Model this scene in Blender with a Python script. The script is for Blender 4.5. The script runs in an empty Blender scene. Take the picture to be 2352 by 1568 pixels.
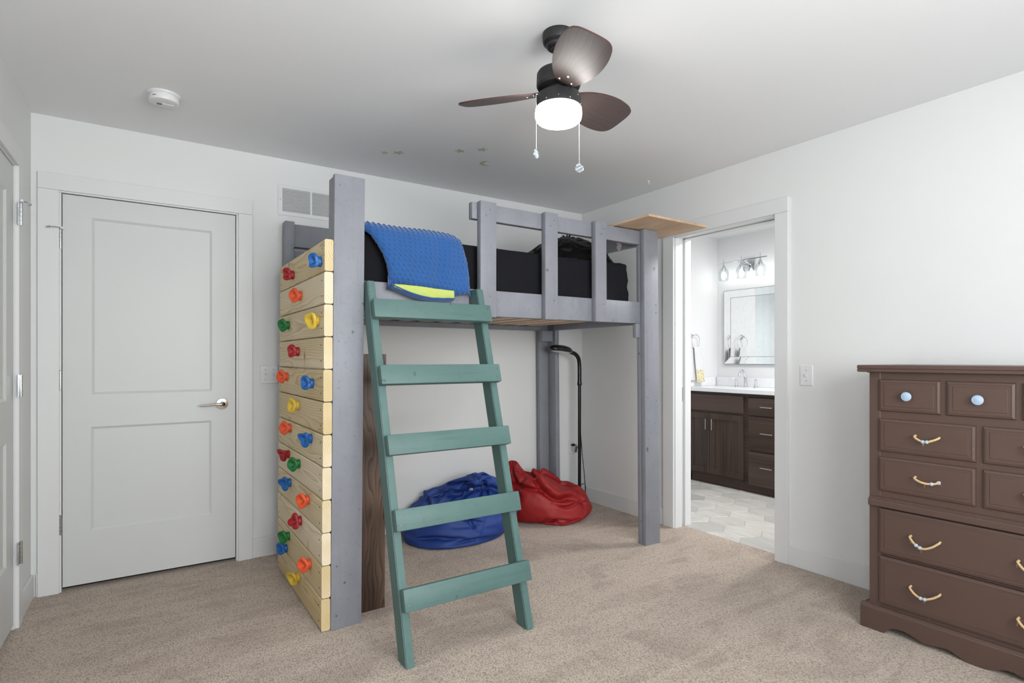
import bpy, bmesh, math, random
import numpy as np
from mathutils import Vector, Matrix, noise

S = bpy.context.scene
COL = S.collection
R = math.radians
random.seed(7)

# ------------------------------------------------------------------ camera
CH = 1.204
cam_data = bpy.data.cameras.new('camera')
cam_data.sensor_width = 36.0
cam_data.lens = 1292.33 / 2352 * 36.0
cam_data.shift_y = (822.55 - 784) / 2352
cam_data.clip_start = 0.05
cam = bpy.data.objects.new('camera', cam_data)
COL.objects.link(cam)
cam.location = (-3.1714, -3.6958, CH)
cam.rotation_euler = (R(90), 0, -0.585652)
S.camera = cam

# ------------------------------------------------------------------ world, lights, exposure
S.view_settings.view_transform = 'Standard'
S.view_settings.look = 'None'
S.view_settings.gamma = 1.0
S.view_settings.use_curve_mapping = False
S.view_settings.exposure = 0.22

world = bpy.data.worlds.new('world')
S.world = world
world.use_nodes = True
wn = world.node_tree
wn.nodes['Background'].inputs[0].default_value = (0.95, 0.97, 1.0, 1)
wn.nodes['Background'].inputs[1].default_value = 3.0

def area_light(name, loc, rot, sx, sy, energy, color):
    l = bpy.data.lights.new(name, 'AREA')
    l.shape = 'RECTANGLE'; l.size = sx; l.size_y = sy
    l.energy = energy; l.color = color
    o = bpy.data.objects.new(name, l)
    o.location = loc; o.rotation_euler = rot
    COL.objects.link(o)
    return o
# daylight entering by the window in the wall behind the camera
area_light('window_daylight', (-2.25, -4.82, 1.50), (R(100), 0, 0), 1.9, 1.35, 102, (1.0, 0.99, 0.985))
# added fill from the left, behind the camera, to brighten the climbing boards
area_light('left_fill_light', (-3.98, -3.95, 1.5), (R(90), 0, R(-90)), 0.9, 1.3, 16, (1.0, 0.99, 0.985))
# unseen light added under the bathroom ceiling to brighten the room
area_light('bathroom_fill_light', (0.95, -1.75, 2.39), (0, 0, 0), 0.35, 0.35, 32, (1.0, 0.99, 0.98))

# ------------------------------------------------------------------ helpers
def lin(c):
    out = []
    for v in c[:3]:
        v = v / 255.0
        out.append(v / 12.92 if v <= 0.04045 else ((v + 0.055) / 1.055) ** 2.4)
    return (out[0], out[1], out[2], 1.0)

class NT:
    def __init__(s, name):
        s.m = bpy.data.materials.new(name); s.m.use_nodes = True
        s.t = s.m.node_tree; s.b = s.t.nodes['Principled BSDF']
    def n(s, typ, **kw):
        nd = s.t.nodes.new(typ)
        for k, v in kw.items():
            if k in nd.inputs.keys() if isinstance(k, str) else False: nd.inputs[k].default_value = v
            else: setattr(nd, k, v)
        return nd
    def l(s, a, b): s.t.links.new(a, b)
    def inp(s, **kw):
        names = dict(rough='Roughness', metal='Metallic', coat='Coat Weight', coatr='Coat Roughness', sheen='Sheen Weight',
                     sheenr='Sheen Roughness', trans='Transmission Weight', ior='IOR', spec='Specular IOR Level', alpha='Alpha')
        for k, v in kw.items(): s.b.inputs[names[k]].default_value = v
    def coords(s, scale=(1, 1, 1), rnd=True):
        tc = s.n('ShaderNodeTexCoord')
        mp = s.n('ShaderNodeMapping'); mp.inputs['Scale'].default_value = scale
        if rnd:
            oi = s.n('ShaderNodeObjectInfo'); mu = s.n('ShaderNodeVectorMath', operation='SCALE')
            cb = s.n('ShaderNodeCombineXYZ')
            for i in range(3): s.l(oi.outputs['Random'], cb.inputs[i])
            s.l(cb.outputs[0], mu.inputs[0]); mu.inputs['Scale'].default_value = 37.0
            ad = s.n('ShaderNodeVectorMath', operation='ADD')
            s.l(tc.outputs['Object'], ad.inputs[0]); s.l(mu.outputs[0], ad.inputs[1])
            s.l(ad.outputs[0], mp.inputs['Vector'])
        else: s.l(tc.outputs['Object'], mp.inputs['Vector'])
        return mp.outputs[0]
    def noise(s, vec, scale, detail=2, rough=0.5, dist=0):
        nd = s.n('ShaderNodeTexNoise'); nd.inputs['Scale'].default_value = scale
        nd.inputs['Detail'].default_value = detail; nd.inputs['Roughness'].default_value = rough
        nd.inputs['Distortion'].default_value = dist
        s.l(vec, nd.inputs['Vector']); return nd.outputs['Fac']
    def ramp(s, fac, stops, interp='LINEAR'):
        nd = s.n('ShaderNodeValToRGB'); cr = nd.color_ramp; cr.interpolation = interp
        while len(cr.elements) < len(stops): cr.elements.new(0.5)
        for e, (p, c) in zip(cr.elements, stops):
            e.position = p; e.color = c if len(c) == 4 else (c[0], c[1], c[2], 1)
        s.l(fac, nd.inputs[0]); return nd.outputs[0]
    def mix(s, fac, a, b, blend='MIX'):
        nd = s.n('ShaderNodeMix', data_type='RGBA', blend_type=blend)
        for i, v in ((0, fac), (6, a), (7, b)):
            if hasattr(v, 'is_output') or isinstance(v, bpy.types.NodeSocket): s.l(v, nd.inputs[i])
            elif i == 0: nd.inputs[0].default_value = v
            else: nd.inputs[i].default_value = v
        return nd.outputs[2]
    def base(s, v):
        if isinstance(v, bpy.types.NodeSocket): s.l(v, s.b.inputs['Base Color'])
        else: s.b.inputs['Base Color'].default_value = v
    def bump(s, h, strength=0.3, dist=0.002):
        nd = s.n('ShaderNodeBump'); nd.inputs['Strength'].default_value = strength; nd.inputs['Distance'].default_value = dist
        s.l(h, nd.inputs['Height']); s.l(nd.outputs[0], s.b.inputs['Normal'])
    def math(s, op, a, b=None):
        nd = s.n('ShaderNodeMath', operation=op)
        for i, v in ((0, a), (1, b)):
            if v is None: continue
            if isinstance(v, bpy.types.NodeSocket): s.l(v, nd.inputs[i])
            else: nd.inputs[i].default_value = v
        return nd.outputs[0]

def g3(v): return (v, v, v, 1)

def paint_mat(name, rgb, rough=0.6, var=0.03, bump=0.12, scale=220, spec=0.4):
    k = NT(name); v = k.coords(rnd=False)
    c = lin(rgb); n1 = k.noise(v, 1.7, 3)
    k.base(k.mix(n1, tuple(x * (1 - var) for x in c[:3]) + (1,), tuple(min(1, x * (1 + var)) for x in c[:3]) + (1,)))
    k.inp(rough=rough, spec=spec); k.bump(k.noise(v, scale, 3), bump, 0.001)
    return k.m
def plain(name, rgb, rough=0.5, metal=0.0, coat=0.0, bumpn=None):
    k = NT(name); v = k.coords(rnd=False); c = lin(rgb)
    k.base(k.mix(k.noise(v, 30, 2), tuple(x * .94 for x in c[:3]) + (1,), tuple(min(1, x * 1.05) for x in c[:3]) + (1,)))
    k.inp(rough=rough, metal=metal, coat=coat)
    if bumpn: k.bump(k.noise(v, bumpn[0], 3), bumpn[1], bumpn[2])
    return k.m

M = {}
M['wall'] = paint_mat('wall_paint', (220, 221, 221), 0.7, 0.012, 0.15, 160)
M['ceiling'] = paint_mat('ceiling_paint', (233, 234, 236), 0.85, 0.012, 0.25, 130)
M['trim'] = paint_mat('trim_paint', (216, 217, 218), 0.38, 0.01, 0.05, 90)
M['door'] = paint_mat('door_paint', (203, 205, 205), 0.42, 0.01, 0.06, 90)
M['bath_wall'] = paint_mat('bathroom_wall_paint', (228, 229, 230), 0.7, 0.01, 0.12, 160)
M['bath_blue'] = paint_mat('pale_blue_curtain_cloth', (226, 232, 235), 0.8, 0.02, 0.12, 60)
M['chrome'] = plain('polished_chrome', (215, 217, 220), 0.08, 1.0)
M['nickel'] = plain('satin_nickel', (196, 190, 182), 0.22, 1.0)
M['steel'] = plain('zinc_screw', (112, 116, 118), 0.5, 0.7)
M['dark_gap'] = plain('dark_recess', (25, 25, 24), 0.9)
M['plastic_white'] = plain('white_plastic', (222, 222, 224), 0.35)
M['vent_back'] = plain('vent_interior', (150, 150, 150), 0.8)
M['plastic_grey'] = plain('grey_plastic', (95, 95, 97), 0.5)
M['black_plastic'] = plain('black_plastic', (14, 14, 15), 0.28)
M['black_metal'] = plain('black_metal', (20, 20, 21), 0.3, 0.2)
M['fan_black'] = plain('matte_black_metal', (44, 43, 45), 0.45, 0.3)
M['counter'] = plain('white_quartz', (236, 238, 240), 0.2)
M['towel'] = plain('white_terry', (226, 226, 228), 0.95, bumpn=(500, 0.6, 0.002))
M['bead'] = plain('pale_blue_bead', (168, 192, 216), 0.45)
M['knob'] = plain('pale_blue_knob', (162, 184, 208), 0.42)
M['slat_wood'] = None

def grey_wood(name, rgb, dark, spotc, amt=0.35, long=2):
    k = NT(name); v = k.coords((1, 1, 1))
    c = lin(rgb); d = lin(dark)
    st_ = lambda a, b: tuple(b if i == long else a for i in range(3))
    vz = k.coords(st_(24, 2.0))
    streak = k.noise(vz, 1.5, 4, 0.6)
    blot = k.noise(v, 5, 4, 0.6)
    col = k.mix(k.ramp(blot, [(0.35, g3(0)), (0.75, g3(1))]), c, tuple(x * 0.86 for x in c[:3]) + (1,))
    col = k.mix(k.math('MULTIPLY', k.ramp(streak, [(0.55, g3(0)), (0.8, g3(1))]), amt), col, d)
    vo = k.n('ShaderNodeTexVoronoi'); vo.inputs['Scale'].default_value = 9.5
    vd = k.n('ShaderNodeVectorMath', operation='ADD'); nn = k.n('ShaderNodeTexNoise'); nn.inputs['Scale'].default_value = 26
    k.l(v, nn.inputs['Vector']); sc = k.n('ShaderNodeVectorMath', operation='SCALE'); sc.inputs['Scale'].default_value = 0.05
    k.l(nn.outputs['Color'], sc.inputs[0]); k.l(v, vd.inputs[0]); k.l(sc.outputs[0], vd.inputs[1]); k.l(vd.outputs[0], vo.inputs['Vector'])
    spots = k.ramp(vo.outputs['Distance'], [(0.05, g3(1)), (0.10, g3(0))])
    col = k.mix(k.math('MULTIPLY', spots, 0.7), col, lin(spotc))
    smudge = k.noise(k.coords((9, 9, 9)), 4, 5, 0.75)
    col = k.mix(k.ramp(smudge, [(0.56, g3(0)), (0.72, g3(0.45))]), col, d)
    k.base(col); k.inp(rough=0.5, spec=0.4)
    h = k.math('SUBTRACT', k.noise(k.coords(st_(75, 4)), 1.5, 4, 0.6), k.math('MULTIPLY', spots, 1.5))
    k.bump(h, 0.4, 0.001)
    return k.m
M['bed_paint'] = grey_wood('bed_grey_paint', (135, 137, 145), (98, 100, 108), (62, 64, 72))
M['ladder_paint'] = grey_wood('ladder_green_paint', (84, 113, 110), (64, 92, 88), (50, 74, 70), 0.55)
M['rung_paint'] = grey_wood('rung_green_paint', (84, 113, 110), (64, 92, 88), (50, 74, 70), 0.75, 0)

def pine(name, c1, c2, c3, axis='y', knots=True, tint=None, rough=0.6, ring=75.0, dist=0.035, long=0.10):
    """solid pine: growth rings round a long axis, so the ends show arcs and the faces show stretched grain"""
    k = NT(name)
    tc = k.n('ShaderNodeTexCoord'); oi = k.n('ShaderNodeObjectInfo')
    sep = k.n('ShaderNodeSeparateXYZ'); k.l(tc.outputs['Object'], sep.inputs[0])
    idx = {'x': 0, 'y': 1, 'z': 2}[axis]; oth = [i for i in range(3) if i != idx]
    rnd = oi.outputs['Random']
    # stretched coordinates for distortion
    cb = k.n('ShaderNodeCombineXYZ')
    k.l(k.math('MULTIPLY', sep.outputs[idx], long * 30), cb.inputs[0])
    k.l(k.math('ADD', k.math('MULTIPLY', sep.outputs[oth[0]], 9.0), k.math('MULTIPLY', rnd, 91.0)), cb.inputs[1])
    k.l(k.math('ADD', k.math('MULTIPLY', sep.outputs[oth[1]], 9.0), k.math('MULTIPLY', rnd, 57.0)), cb.inputs[2])
    nz = k.n('ShaderNodeTexNoise'); nz.inputs['Scale'].default_value = 1.0; nz.inputs['Detail'].default_value = 2
    k.l(cb.outputs[0], nz.inputs['Vector'])
    dn = k.math('MULTIPLY', k.math('SUBTRACT', nz.outputs['Fac'], 0.5), dist * 4)
    a = k.math('ADD', sep.outputs[oth[0]], k.math('SUBTRACT', k.math('MULTIPLY', rnd, 0.10), 0.11))
    fr = k.math('FRACT', k.math('MULTIPLY', rnd, 7.31))
    b = k.math('ADD', sep.outputs[oth[1]], k.math('MULTIPLY', k.math('SUBTRACT', fr, 0.5), 0.16))
    rr = k.math('SQRT', k.math('ADD', k.math('MULTIPLY', a, a), k.math('MULTIPLY', b, b)))
    rr = k.math('ADD', rr, dn)
    w = k.math('FRACT', k.math('MULTIPLY', rr, ring))
    grain = k.ramp(w, [(0.0, g3(0)), (0.62, g3(0.35)), (0.9, g3(1)), (1.0, g3(0))])
    col = k.mix(k.math('MULTIPLY', grain, 0.75), lin(c1), lin(c2))
    big = k.n('ShaderNodeTexNoise'); big.inputs['Scale'].default_value = 0.8; k.l(cb.outputs[0], big.inputs['Vector'])
    if tint: col = k.mix(k.ramp(big.outputs['Fac'], [(0.40, g3(0)), (0.62, g3(0.8))]), col, k.mix(1.0, col, lin(tint), 'MULTIPLY'))
    col = k.mix(k.math('FRACT', k.math('MULTIPLY', rnd, 5.7)), col, k.mix(1.0, col, lin((236, 226, 206)), 'MULTIPLY'))
    hgt = grain
    if knots:
        cv = k.n('ShaderNodeCombineXYZ')
        k.l(k.math('MULTIPLY', sep.outputs[idx], 1.0), cv.inputs[0])
        k.l(k.math('ADD', k.math('MULTIPLY', sep.outputs[2 if idx != 2 else 0], 0.45), k.math('MULTIPLY', rnd, 33.0)), cv.inputs[1])
        k.l(k.math('MULTIPLY', rnd, 11.0), cv.inputs[2])
        vo = k.n('ShaderNodeTexVoronoi'); vo.inputs['Scale'].default_value = 6.5; k.l(cv.outputs[0], vo.inputs['Vector'])
        kn = k.ramp(vo.outputs['Distance'], [(0.03, g3(1)), (0.075, g3(0))])
        halo = k.ramp(vo.outputs['Distance'], [(0.05, g3(0.8)), (0.20, g3(0))])
        col = k.mix(halo, col, lin(c2)); col = k.mix(k.math('MULTIPLY', kn, 0.85), col, lin(c3))
    k.base(col); k.inp(rough=rough, spec=0.35); k.bump(hgt, 0.08, 0.0006)
    return k.m
M['pine'] = pine('treated_pine', (238, 227, 204), (196, 169, 132), (84, 58, 40), 'y', True, (240, 238, 218), ring=135, dist=.012, long=.045)
M['slat_wood'] = pine('pale_slat_wood', (230, 212, 192), (206, 182, 158), (120, 90, 60), 'y', False, ring=60)
M['dark_plank'] = pine('dark_stained_oak', (112, 94, 86), (48, 38, 34), (30, 24, 22), 'z', False, (150, 140, 135), rough=0.42, ring=46, dist=0.05, long=0.06)
M['ply'] = pine('plywood', (214, 190, 166), (196, 168, 142), (90, 60, 50), 'y', True, (230, 215, 200), ring=24, dist=0.06)
M['vanity'] = pine('vanity_dark_wood', (82, 68, 64), (62, 50, 47), (40, 30, 28), 'z', False, (190, 190, 190), rough=0.45, ring=34, dist=0.012, long=.03)
M['vanity_h'] = pine('vanity_dark_wood_across', (86, 70, 65), (68, 54, 50), (40, 30, 28), 'x', False, (180, 180, 180), rough=0.45, ring=34, dist=0.012, long=.03)
M['blade'] = pine('fan_blade_laminate', (78, 67, 67), (66, 55, 55), (40, 32, 30), 'x', False, rough=0.42, ring=60, dist=0.03, long=0.07)
M['blade_edge'] = plain('reddish_blade_edge', (66, 36, 31), 0.5)

def dresser_paint():
    k = NT('dresser_brown_paint'); v = k.coords((1, 1, 1), rnd=False)
    c = lin((84, 65, 58))
    st = k.noise(k.coords((3, 3, 60), rnd=False), 1.5, 4, 0.6)
    col = k.mix(k.noise(v, 3.5, 3), tuple(x * .9 for x in c[:3]) + (1,), tuple(x * 1.1 for x in c[:3]) + (1,))
    chips = k.ramp(k.noise(v, 38, 3, 0.6), [(0.735, g3(0)), (0.75, g3(1))])
    col = k.mix(k.math('MULTIPLY', chips, 0.6), col, lin((176, 150, 120)))
    k.base(col); k.inp(rough=0.42, spec=0.45); k.bump(st, 0.12, 0.001); return k.m
M['dresser'] = dresser_paint()

def carpet():
    k = NT('beige_loop_carpet'); v = k.coords(rnd=False)
    # woven loops: slightly skewed cells
    mp = k.n('ShaderNodeMapping'); mp.inputs['Scale'].default_value = (170, 118, 1); mp.inputs['Rotation'].default_value = (0, 0, R(28))
    k.l(v, mp.inputs['Vector'])
    vo = k.n('ShaderNodeTexVoronoi'); vo.inputs['Scale'].default_value = 1.0; vo.inputs['Randomness'].default_value = 0.55
    k.l(mp.outputs[0], vo.inputs['Vector'])
    d = vo.outputs['Distance']
    fine = k.noise(v, 900, 2, 0.6)
    tone = k.noise(v, 2.2, 4, 0.6, 1.2)
    mp2 = k.n('ShaderNodeMapping'); mp2.inputs['Scale'].default_value = (1.1, 7.5, 1); mp2.inputs['Rotation'].default_value = (0, 0, R(-32))
    k.l(v, mp2.inputs['Vector'])
    streak = k.noise(mp2.outputs[0], 1.0, 3, 0.6, 0.8)
    base = k.mix(k.ramp(tone, [(0.43, g3(0)), (0.57, g3(1))]), lin((178, 158, 142)), lin((200, 181, 164)))
    base = k.mix(k.ramp(streak, [(0.44, g3(0.0)), (0.58, g3(0.7))]), base, lin((208, 190, 173)))
    base = k.mix(k.ramp(d, [(0.38, g3(0)), (0.78, g3(0.9))]), base, lin((98, 82, 70)))
    base = k.mix(k.math('MULTIPLY', fine, 0.2), base, lin((216, 201, 186)))
    k.base(base); k.inp(rough=0.95, spec=0.1, sheen=0.25, sheenr=0.6)
    h = k.math('SUBTRACT', k.math('MULTIPLY', fine, 0.35), d)
    k.bump(h, 0.8, 0.005)
    return k.m
M['carpet'] = carpet()

def tile_mat():
    k = NT('pale_stone_tile'); v = k.coords((1, 1, 1))
    vs = k.coords((9, 2.2, 1))
    n1 = k.noise(vs, 1.6, 5, 0.65, 0.6); n2 = k.noise(v, 6, 4, 0.6)
    oi = k.n('ShaderNodeObjectInfo')
    a = k.mix(oi.outputs['Random'], lin((186, 185, 182)), lin((222, 219, 213)))
    col = k.mix(k.ramp(n1, [(0.35, g3(0)), (0.7, g3(0.7))]), a, lin((174, 172, 169)))
    col = k.mix(k.ramp(n2, [(0.55, g3(0)), (0.75, g3(0.4))]), col, lin((206, 196, 184)))
    k.base(col); k.inp(rough=0.35); return k.m
M['tile'] = tile_mat()
M['grout'] = plain('pale_grout', (176, 175, 172), 0.9)

def glass(name, rgb=(255, 255, 255), rough=0.0, mixf=0.12):
    k = NT(name); t = k.n('ShaderNodeBsdfTransparent'); gl = k.n('ShaderNodeBsdfGlossy'); gl.inputs['Roughness'].default_value = rough + 0.02
    fr = k.n('ShaderNodeLayerWeight'); fr.inputs['Blend'].default_value = 0.35
    mx = k.n('ShaderNodeMixShader'); t.inputs[0].default_value = lin(rgb)
    k.l(k.math('ADD', k.math('MULTIPLY', k.math('POWER', fr.outputs['Facing'], 2.0), 0.35), mixf * 0.3), mx.inputs[0])
    k.l(t.outputs[0], mx.inputs[1]); k.l(gl.outputs[0], mx.inputs[2])
    k.l(mx.outputs[0], k.t.nodes['Material Output'].inputs['Surface']); return k.m
M['glass'] = glass('clear_glass', (248, 250, 250))
M['mirror'] = plain('silvered_mirror', (238, 240, 240), 0.01, 1.0)
def emit(name, rgb, st):
    k = NT(name); k.base(lin((250, 250, 250))); k.b.inputs['Emission Color'].default_value = lin(rgb)
    k.b.inputs['Emission Strength'].default_value = st; k.inp(rough=0.3); return k.m
M['fan_glow'] = emit('lit_frosted_glass', (255, 252, 248), 21.0)
M['bulb'] = emit('lit_bulb', (255, 252, 249), 12.0)

def fabric(name, rgb, rough=0.5, bs=600, bst=0.15, sheen=0.0, coat=0.0, var=0.12):
    k = NT(name); v = k.coords(rnd=False); c = lin(rgb)
    k.base(k.mix(k.noise(v, 9, 3), tuple(x * (1 - var) for x in c[:3]) + (1,), tuple(min(1, x * (1 + var)) for x in c[:3]) + (1,)))
    k.inp(rough=rough, sheen=sheen, coat=coat, coatr=0.3); k.bump(k.noise(v, bs, 3), bst, 0.001); return k.m
M['sheet'] = fabric('black_sheet', (27, 27, 31), 0.9, 900, 0.3, 0.0)
M['sheet'].node_tree.nodes['Principled BSDF'].inputs['Specular IOR Level'].default_value = 0.12
M['minky'] = fabric('blue_minky', (24, 80, 142), 0.85, 1400, 0.5, 0.35, 0.0, 0.14)
M['lime'] = fabric('lime_lining', (178, 190, 100), 0.9, 900, 0.4, 0.2)
M['blue_vinyl'] = fabric('blue_nylon', (24, 56, 128), 0.6, 500, 0.08)
M['red_vinyl'] = fabric('red_nylon', (146, 18, 22), 0.58, 500, 0.08)
M['rope'] = fabric('sisal_rope', (206, 176, 134), 0.9, 500, 0.5)
HOLD = {}
for n_, c_ in dict(red=(158, 22, 32), orange=(222, 86, 44), yellow=(206, 174, 58), green=(24, 112, 52), blue=(22, 92, 164)).items():
    HOLD[n_] = plain(n_ + '_hold_resin', c_, 0.42, bumpn=(120, 0.06, 0.001))

def black_bag_mat():
    k = NT('shiny_black_plastic_film'); v = k.coords(rnd=False)
    k.base(lin((6, 6, 7))); k.inp(rough=0.13, spec=0.14)
    k.bump(k.noise(v, 60, 4, 0.65, 0.6), 0.9, 0.006); return k.m
M['black_film'] = black_bag_mat()

def towel_print():
    k = NT('pale_yellow_printed_band'); v = k.coords((60, 60, 60), rnd=False)
    vo = k.n('ShaderNodeTexVoronoi'); vo.inputs['Scale'].default_value = 1.0; k.l(k.coords((95, 1, 55), rnd=False), vo.inputs['Vector'])
    cid = vo.outputs['Color']; sp = k.n('ShaderNodeSeparateColor'); k.l(cid, sp.inputs[0])
    colr = k.ramp(sp.outputs[0], [(0.0, lin((70, 80, 50))), (0.35, lin((196, 90, 52))), (0.65, lin((60, 70, 60)))], 'CONSTANT')
    k.base(k.mix(k.ramp(vo.outputs['Distance'], [(0.24, g3(1)), (0.32, g3(0))]), lin((222, 214, 178)), colr)); k.inp(rough=0.9); return k.m
M['towel_band'] = towel_print()

# ------------------------------------------------------------------ object helpers
def smooth_faces(bm):
    for f in bm.faces: f.smooth = True
def to_obj(name, bm, mat, parent=None, smooth=False, loc=None, angle=None):
    if smooth: smooth_faces(bm)
    me = bpy.data.meshes.new(name); bm.to_mesh(me); bm.free()
    mats = mat if isinstance(mat, (list, tuple)) else [mat]
    for m_ in mats: me.materials.append(m_)
    if angle is not None:
        for p in me.polygons: p.use_smooth = True
        try: me.set_sharp_from_angle(angle=R(angle))
        except Exception: pass
    o = bpy.data.objects.new(name, me); COL.objects.link(o)
    if loc is not None: o.location = loc
    if parent is not None: o.parent = parent
    return o
def inst(src, name, parent, loc, rot=None):
    o = bpy.data.objects.new(name, src.data); COL.objects.link(o); o.parent = parent; o.location = loc
    if rot is not None: o.rotation_euler = rot
    return o
def thing(name, label, cat, loc=(0, 0, 0), rotz=0.0, group=None):
    o = bpy.data.objects.new(name, None); COL.objects.link(o); o.location = loc; o.rotation_euler = (0, 0, rotz)
    o.empty_display_size = 0.1
    o['label'] = label; o['category'] = cat
    if group: o['group'] = group
    return o
def tag(o, label, cat, group=None):
    o['label'] = label; o['category'] = cat
    if group: o['group'] = group
    return o
def struct(o, label=None):
    o['kind'] = 'structure'
    if label: o['label'] = label
    return o
def struct_root(name, loc=(0, 0, 0), rotz=0.0):
    o = bpy.data.objects.new(name, None); COL.objects.link(o); o.location = loc; o.rotation_euler = (0, 0, rotz); o['kind'] = 'structure'; return o

def bxa(bm, x0, x1, y0, y1, z0, z1, bev=0.0, seg=2, off=(0, 0, 0)):
    x0, x1 = min(x0, x1), max(x0, x1); y0, y1 = min(y0, y1), max(y0, y1); z0, z1 = min(z0, z1), max(z0, z1)
    r = bmesh.ops.create_cube(bm, size=1.0)
    vs = r['verts']
    for v in vs:
        v.co = Vector(((v.co.x + .5) * (x1 - x0) + x0 - off[0], (v.co.y + .5) * (y1 - y0) + y0 - off[1], (v.co.z + .5) * (z1 - z0) + z0 - off[2]))
    if bev > 0:
        es = list({e for v in vs for e in v.link_edges})
        bmesh.ops.bevel(bm, geom=es, offset=bev, segments=seg, profile=0.5, affect='EDGES')
    return bm
def box(name, x0, x1, y0, y1, z0, z1, mat, parent=None, bev=0.0, seg=2, off=None, centre=True):
    """a box with its own origin at its centre (coordinates in the parent's frame)"""
    c = ((x0 + x1) / 2, (y0 + y1) / 2, (z0 + z1) / 2)
    bm = bmesh.new(); bxa(bm, x0, x1, y0, y1, z0, z1, bev, seg, c)
    if off: c = tuple(c[i] - off[i] for i in range(3))
    return to_obj(name, bm, mat, parent, loc=c)
def cyl(bm, p0, p1, r0, r1=None, n=24, caps=True):
    r1 = r0 if r1 is None else r1
    p0 = Vector(p0); p1 = Vector(p1); d = (p1 - p0)
    q = d.to_track_quat('Z', 'Y'); a = []; b = []
    for i in range(n):
        t = 2 * math.pi * i / n; v = Vector((math.cos(t), math.sin(t), 0))
        a.append(bm.verts.new(p0 + q @ (v * r0))); b.append(bm.verts.new(p1 + q @ (v * r1)))
    for i in range(n): bm.faces.new((a[i], a[(i + 1) % n], b[(i + 1) % n], b[i]))
    if caps:
        bm.faces.new(list(reversed(a))); bm.faces.new(b)
    return bm
def tube(bm, pts, rad, n=10, closed=False, caps=True):
    pts = [Vector(p) for p in pts]; rings = []
    N = len(pts); up = None
    for i, p in enumerate(pts):
        if closed: t = (pts[(i + 1) % N] - pts[i - 1])
        else: t = (pts[min(i + 1, N - 1)] - pts[max(i - 1, 0)])
        t.normalize()
        if up is None:
            up = Vector((0, 0, 1)) if abs(t.z) < .9 else Vector((1, 0, 0))
        s_ = t.cross(up).normalized(); up = s_.cross(t).normalized()
        r_ = rad[i] if isinstance(rad, (list, tuple)) else rad
        rings.append([bm.verts.new(p + (s_ * math.cos(2 * math.pi * k / n) + up * math.sin(2 * math.pi * k / n)) * r_) for k in range(n)])
    M_ = N if closed else N - 1
    for i in range(M_):
        A = rings[i]; B = rings[(i + 1) % N]
        for k in range(n): bm.faces.new((A[k], A[(k + 1) % n], B[(k + 1) % n], B[k]))
    if caps and not closed:
        bm.faces.new(list(reversed(rings[0]))); bm.faces.new(rings[-1])
    return bm
def spline(pts, n=8):
    pts = [Vector(p) for p in pts]; out = []
    P = [pts[0] * 2 - pts[1]] + pts + [pts[-1] * 2 - pts[-2]]
    for i in range(1, len(P) - 2):
        for k in range(n):
            t = k / n; a, b, c, d = P[i - 1], P[i], P[i + 1], P[i + 2]
            out.append(0.5 * ((2 * b) + (-a + c) * t + (2 * a - 5 * b + 4 * c - d) * t * t + (-a + 3 * b - 3 * c + d) * t ** 3))
    out.append(pts[-1]); return out
def lathe(bm, prof, n=48, c=(0, 0, 0), axis='z', close=True):
    rings = []
    for (r_, h) in prof:
        ring = []
        for i in range(n):
            t = 2 * math.pi * i / n
            if r_ < 1e-5:
                if i == 0: v = bm.verts.new(P3(0, 0, h, c, axis))
                ring.append(v)
            else: ring.append(bm.verts.new(P3(r_ * math.cos(t), r_ * math.sin(t), h, c, axis)))
        rings.append(ring)
    for a, b in zip(rings, rings[1:]):
        for i in range(n):
            j = (i + 1) % n; q = []
            for v in (a[i], a[j], b[j], b[i]):
                if v not in q: q.append(v)
            if len(q) >= 3:
                try: bm.faces.new(q)
                except ValueError: pass
    bmesh.ops.recalc_face_normals(bm, faces=bm.faces[:])
    return bm
def P3(a, b, h, c, axis):
    if axis == 'z': return Vector((c[0] + a, c[1] + b, c[2] + h))
    if axis == 'y': return Vector((c[0] + a, c[1] + h, c[2] + b))
    return Vector((c[0] + h, c[1] + a, c[2] + b))
def prism(bm, poly, z0, z1):
    a = [bm.verts.new((x, y, z0)) for x, y in poly]; b = [bm.verts.new((x, y, z1)) for x, y in poly]; n = len(poly)
    for i in range(n): bm.faces.new((a[i], a[(i + 1) % n], b[(i + 1) % n], b[i]))
    bm.faces.new(list(reversed(a))); bm.faces.new(b)
    bmesh.ops.recalc_face_normals(bm, faces=bm.faces[:]); return bm
def nested(bm, u0, u1, z0, z1, steps, back, orient):
    """a moulded slab front: steps = [(inset, height)]; orient maps (u, z, h) to 3-D"""
    rings = []
    for ins, h in [(0, back)] + steps:
        rings.append([bm.verts.new(orient(u, z, h)) for u, z in ((u0 + ins, z0 + ins), (u1 - ins, z0 + ins), (u1 - ins, z1 - ins), (u0 + ins, z1 - ins))])
    for a, b in zip(rings, rings[1:]):
        for i in range(4): bm.faces.new((a[i], a[(i + 1) % 4], b[(i + 1) % 4], b[i]))
    bm.faces.new(rings[-1]); bm.faces.new(list(reversed(rings[0])))
    bmesh.ops.recalc_face_normals(bm, faces=bm.faces[:]); return bm
def screw_head(name, parent, loc, nrm, r_=0.0042, mat=None):
    bm = bmesh.new(); nv = Vector(nrm).normalized()
    cyl(bm, Vector((0, 0, 0)) - nv * .002, nv * .0008, r_, r_ * .85, 12)
    return to_obj(name, bm, mat or M['steel'], parent, loc=loc)

# ================================================================== SETTING
H = 2.44
XL = -3.624                      # left wall at the back corner
LW = R(-1.55)                    # the left wall runs slightly out of square
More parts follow.
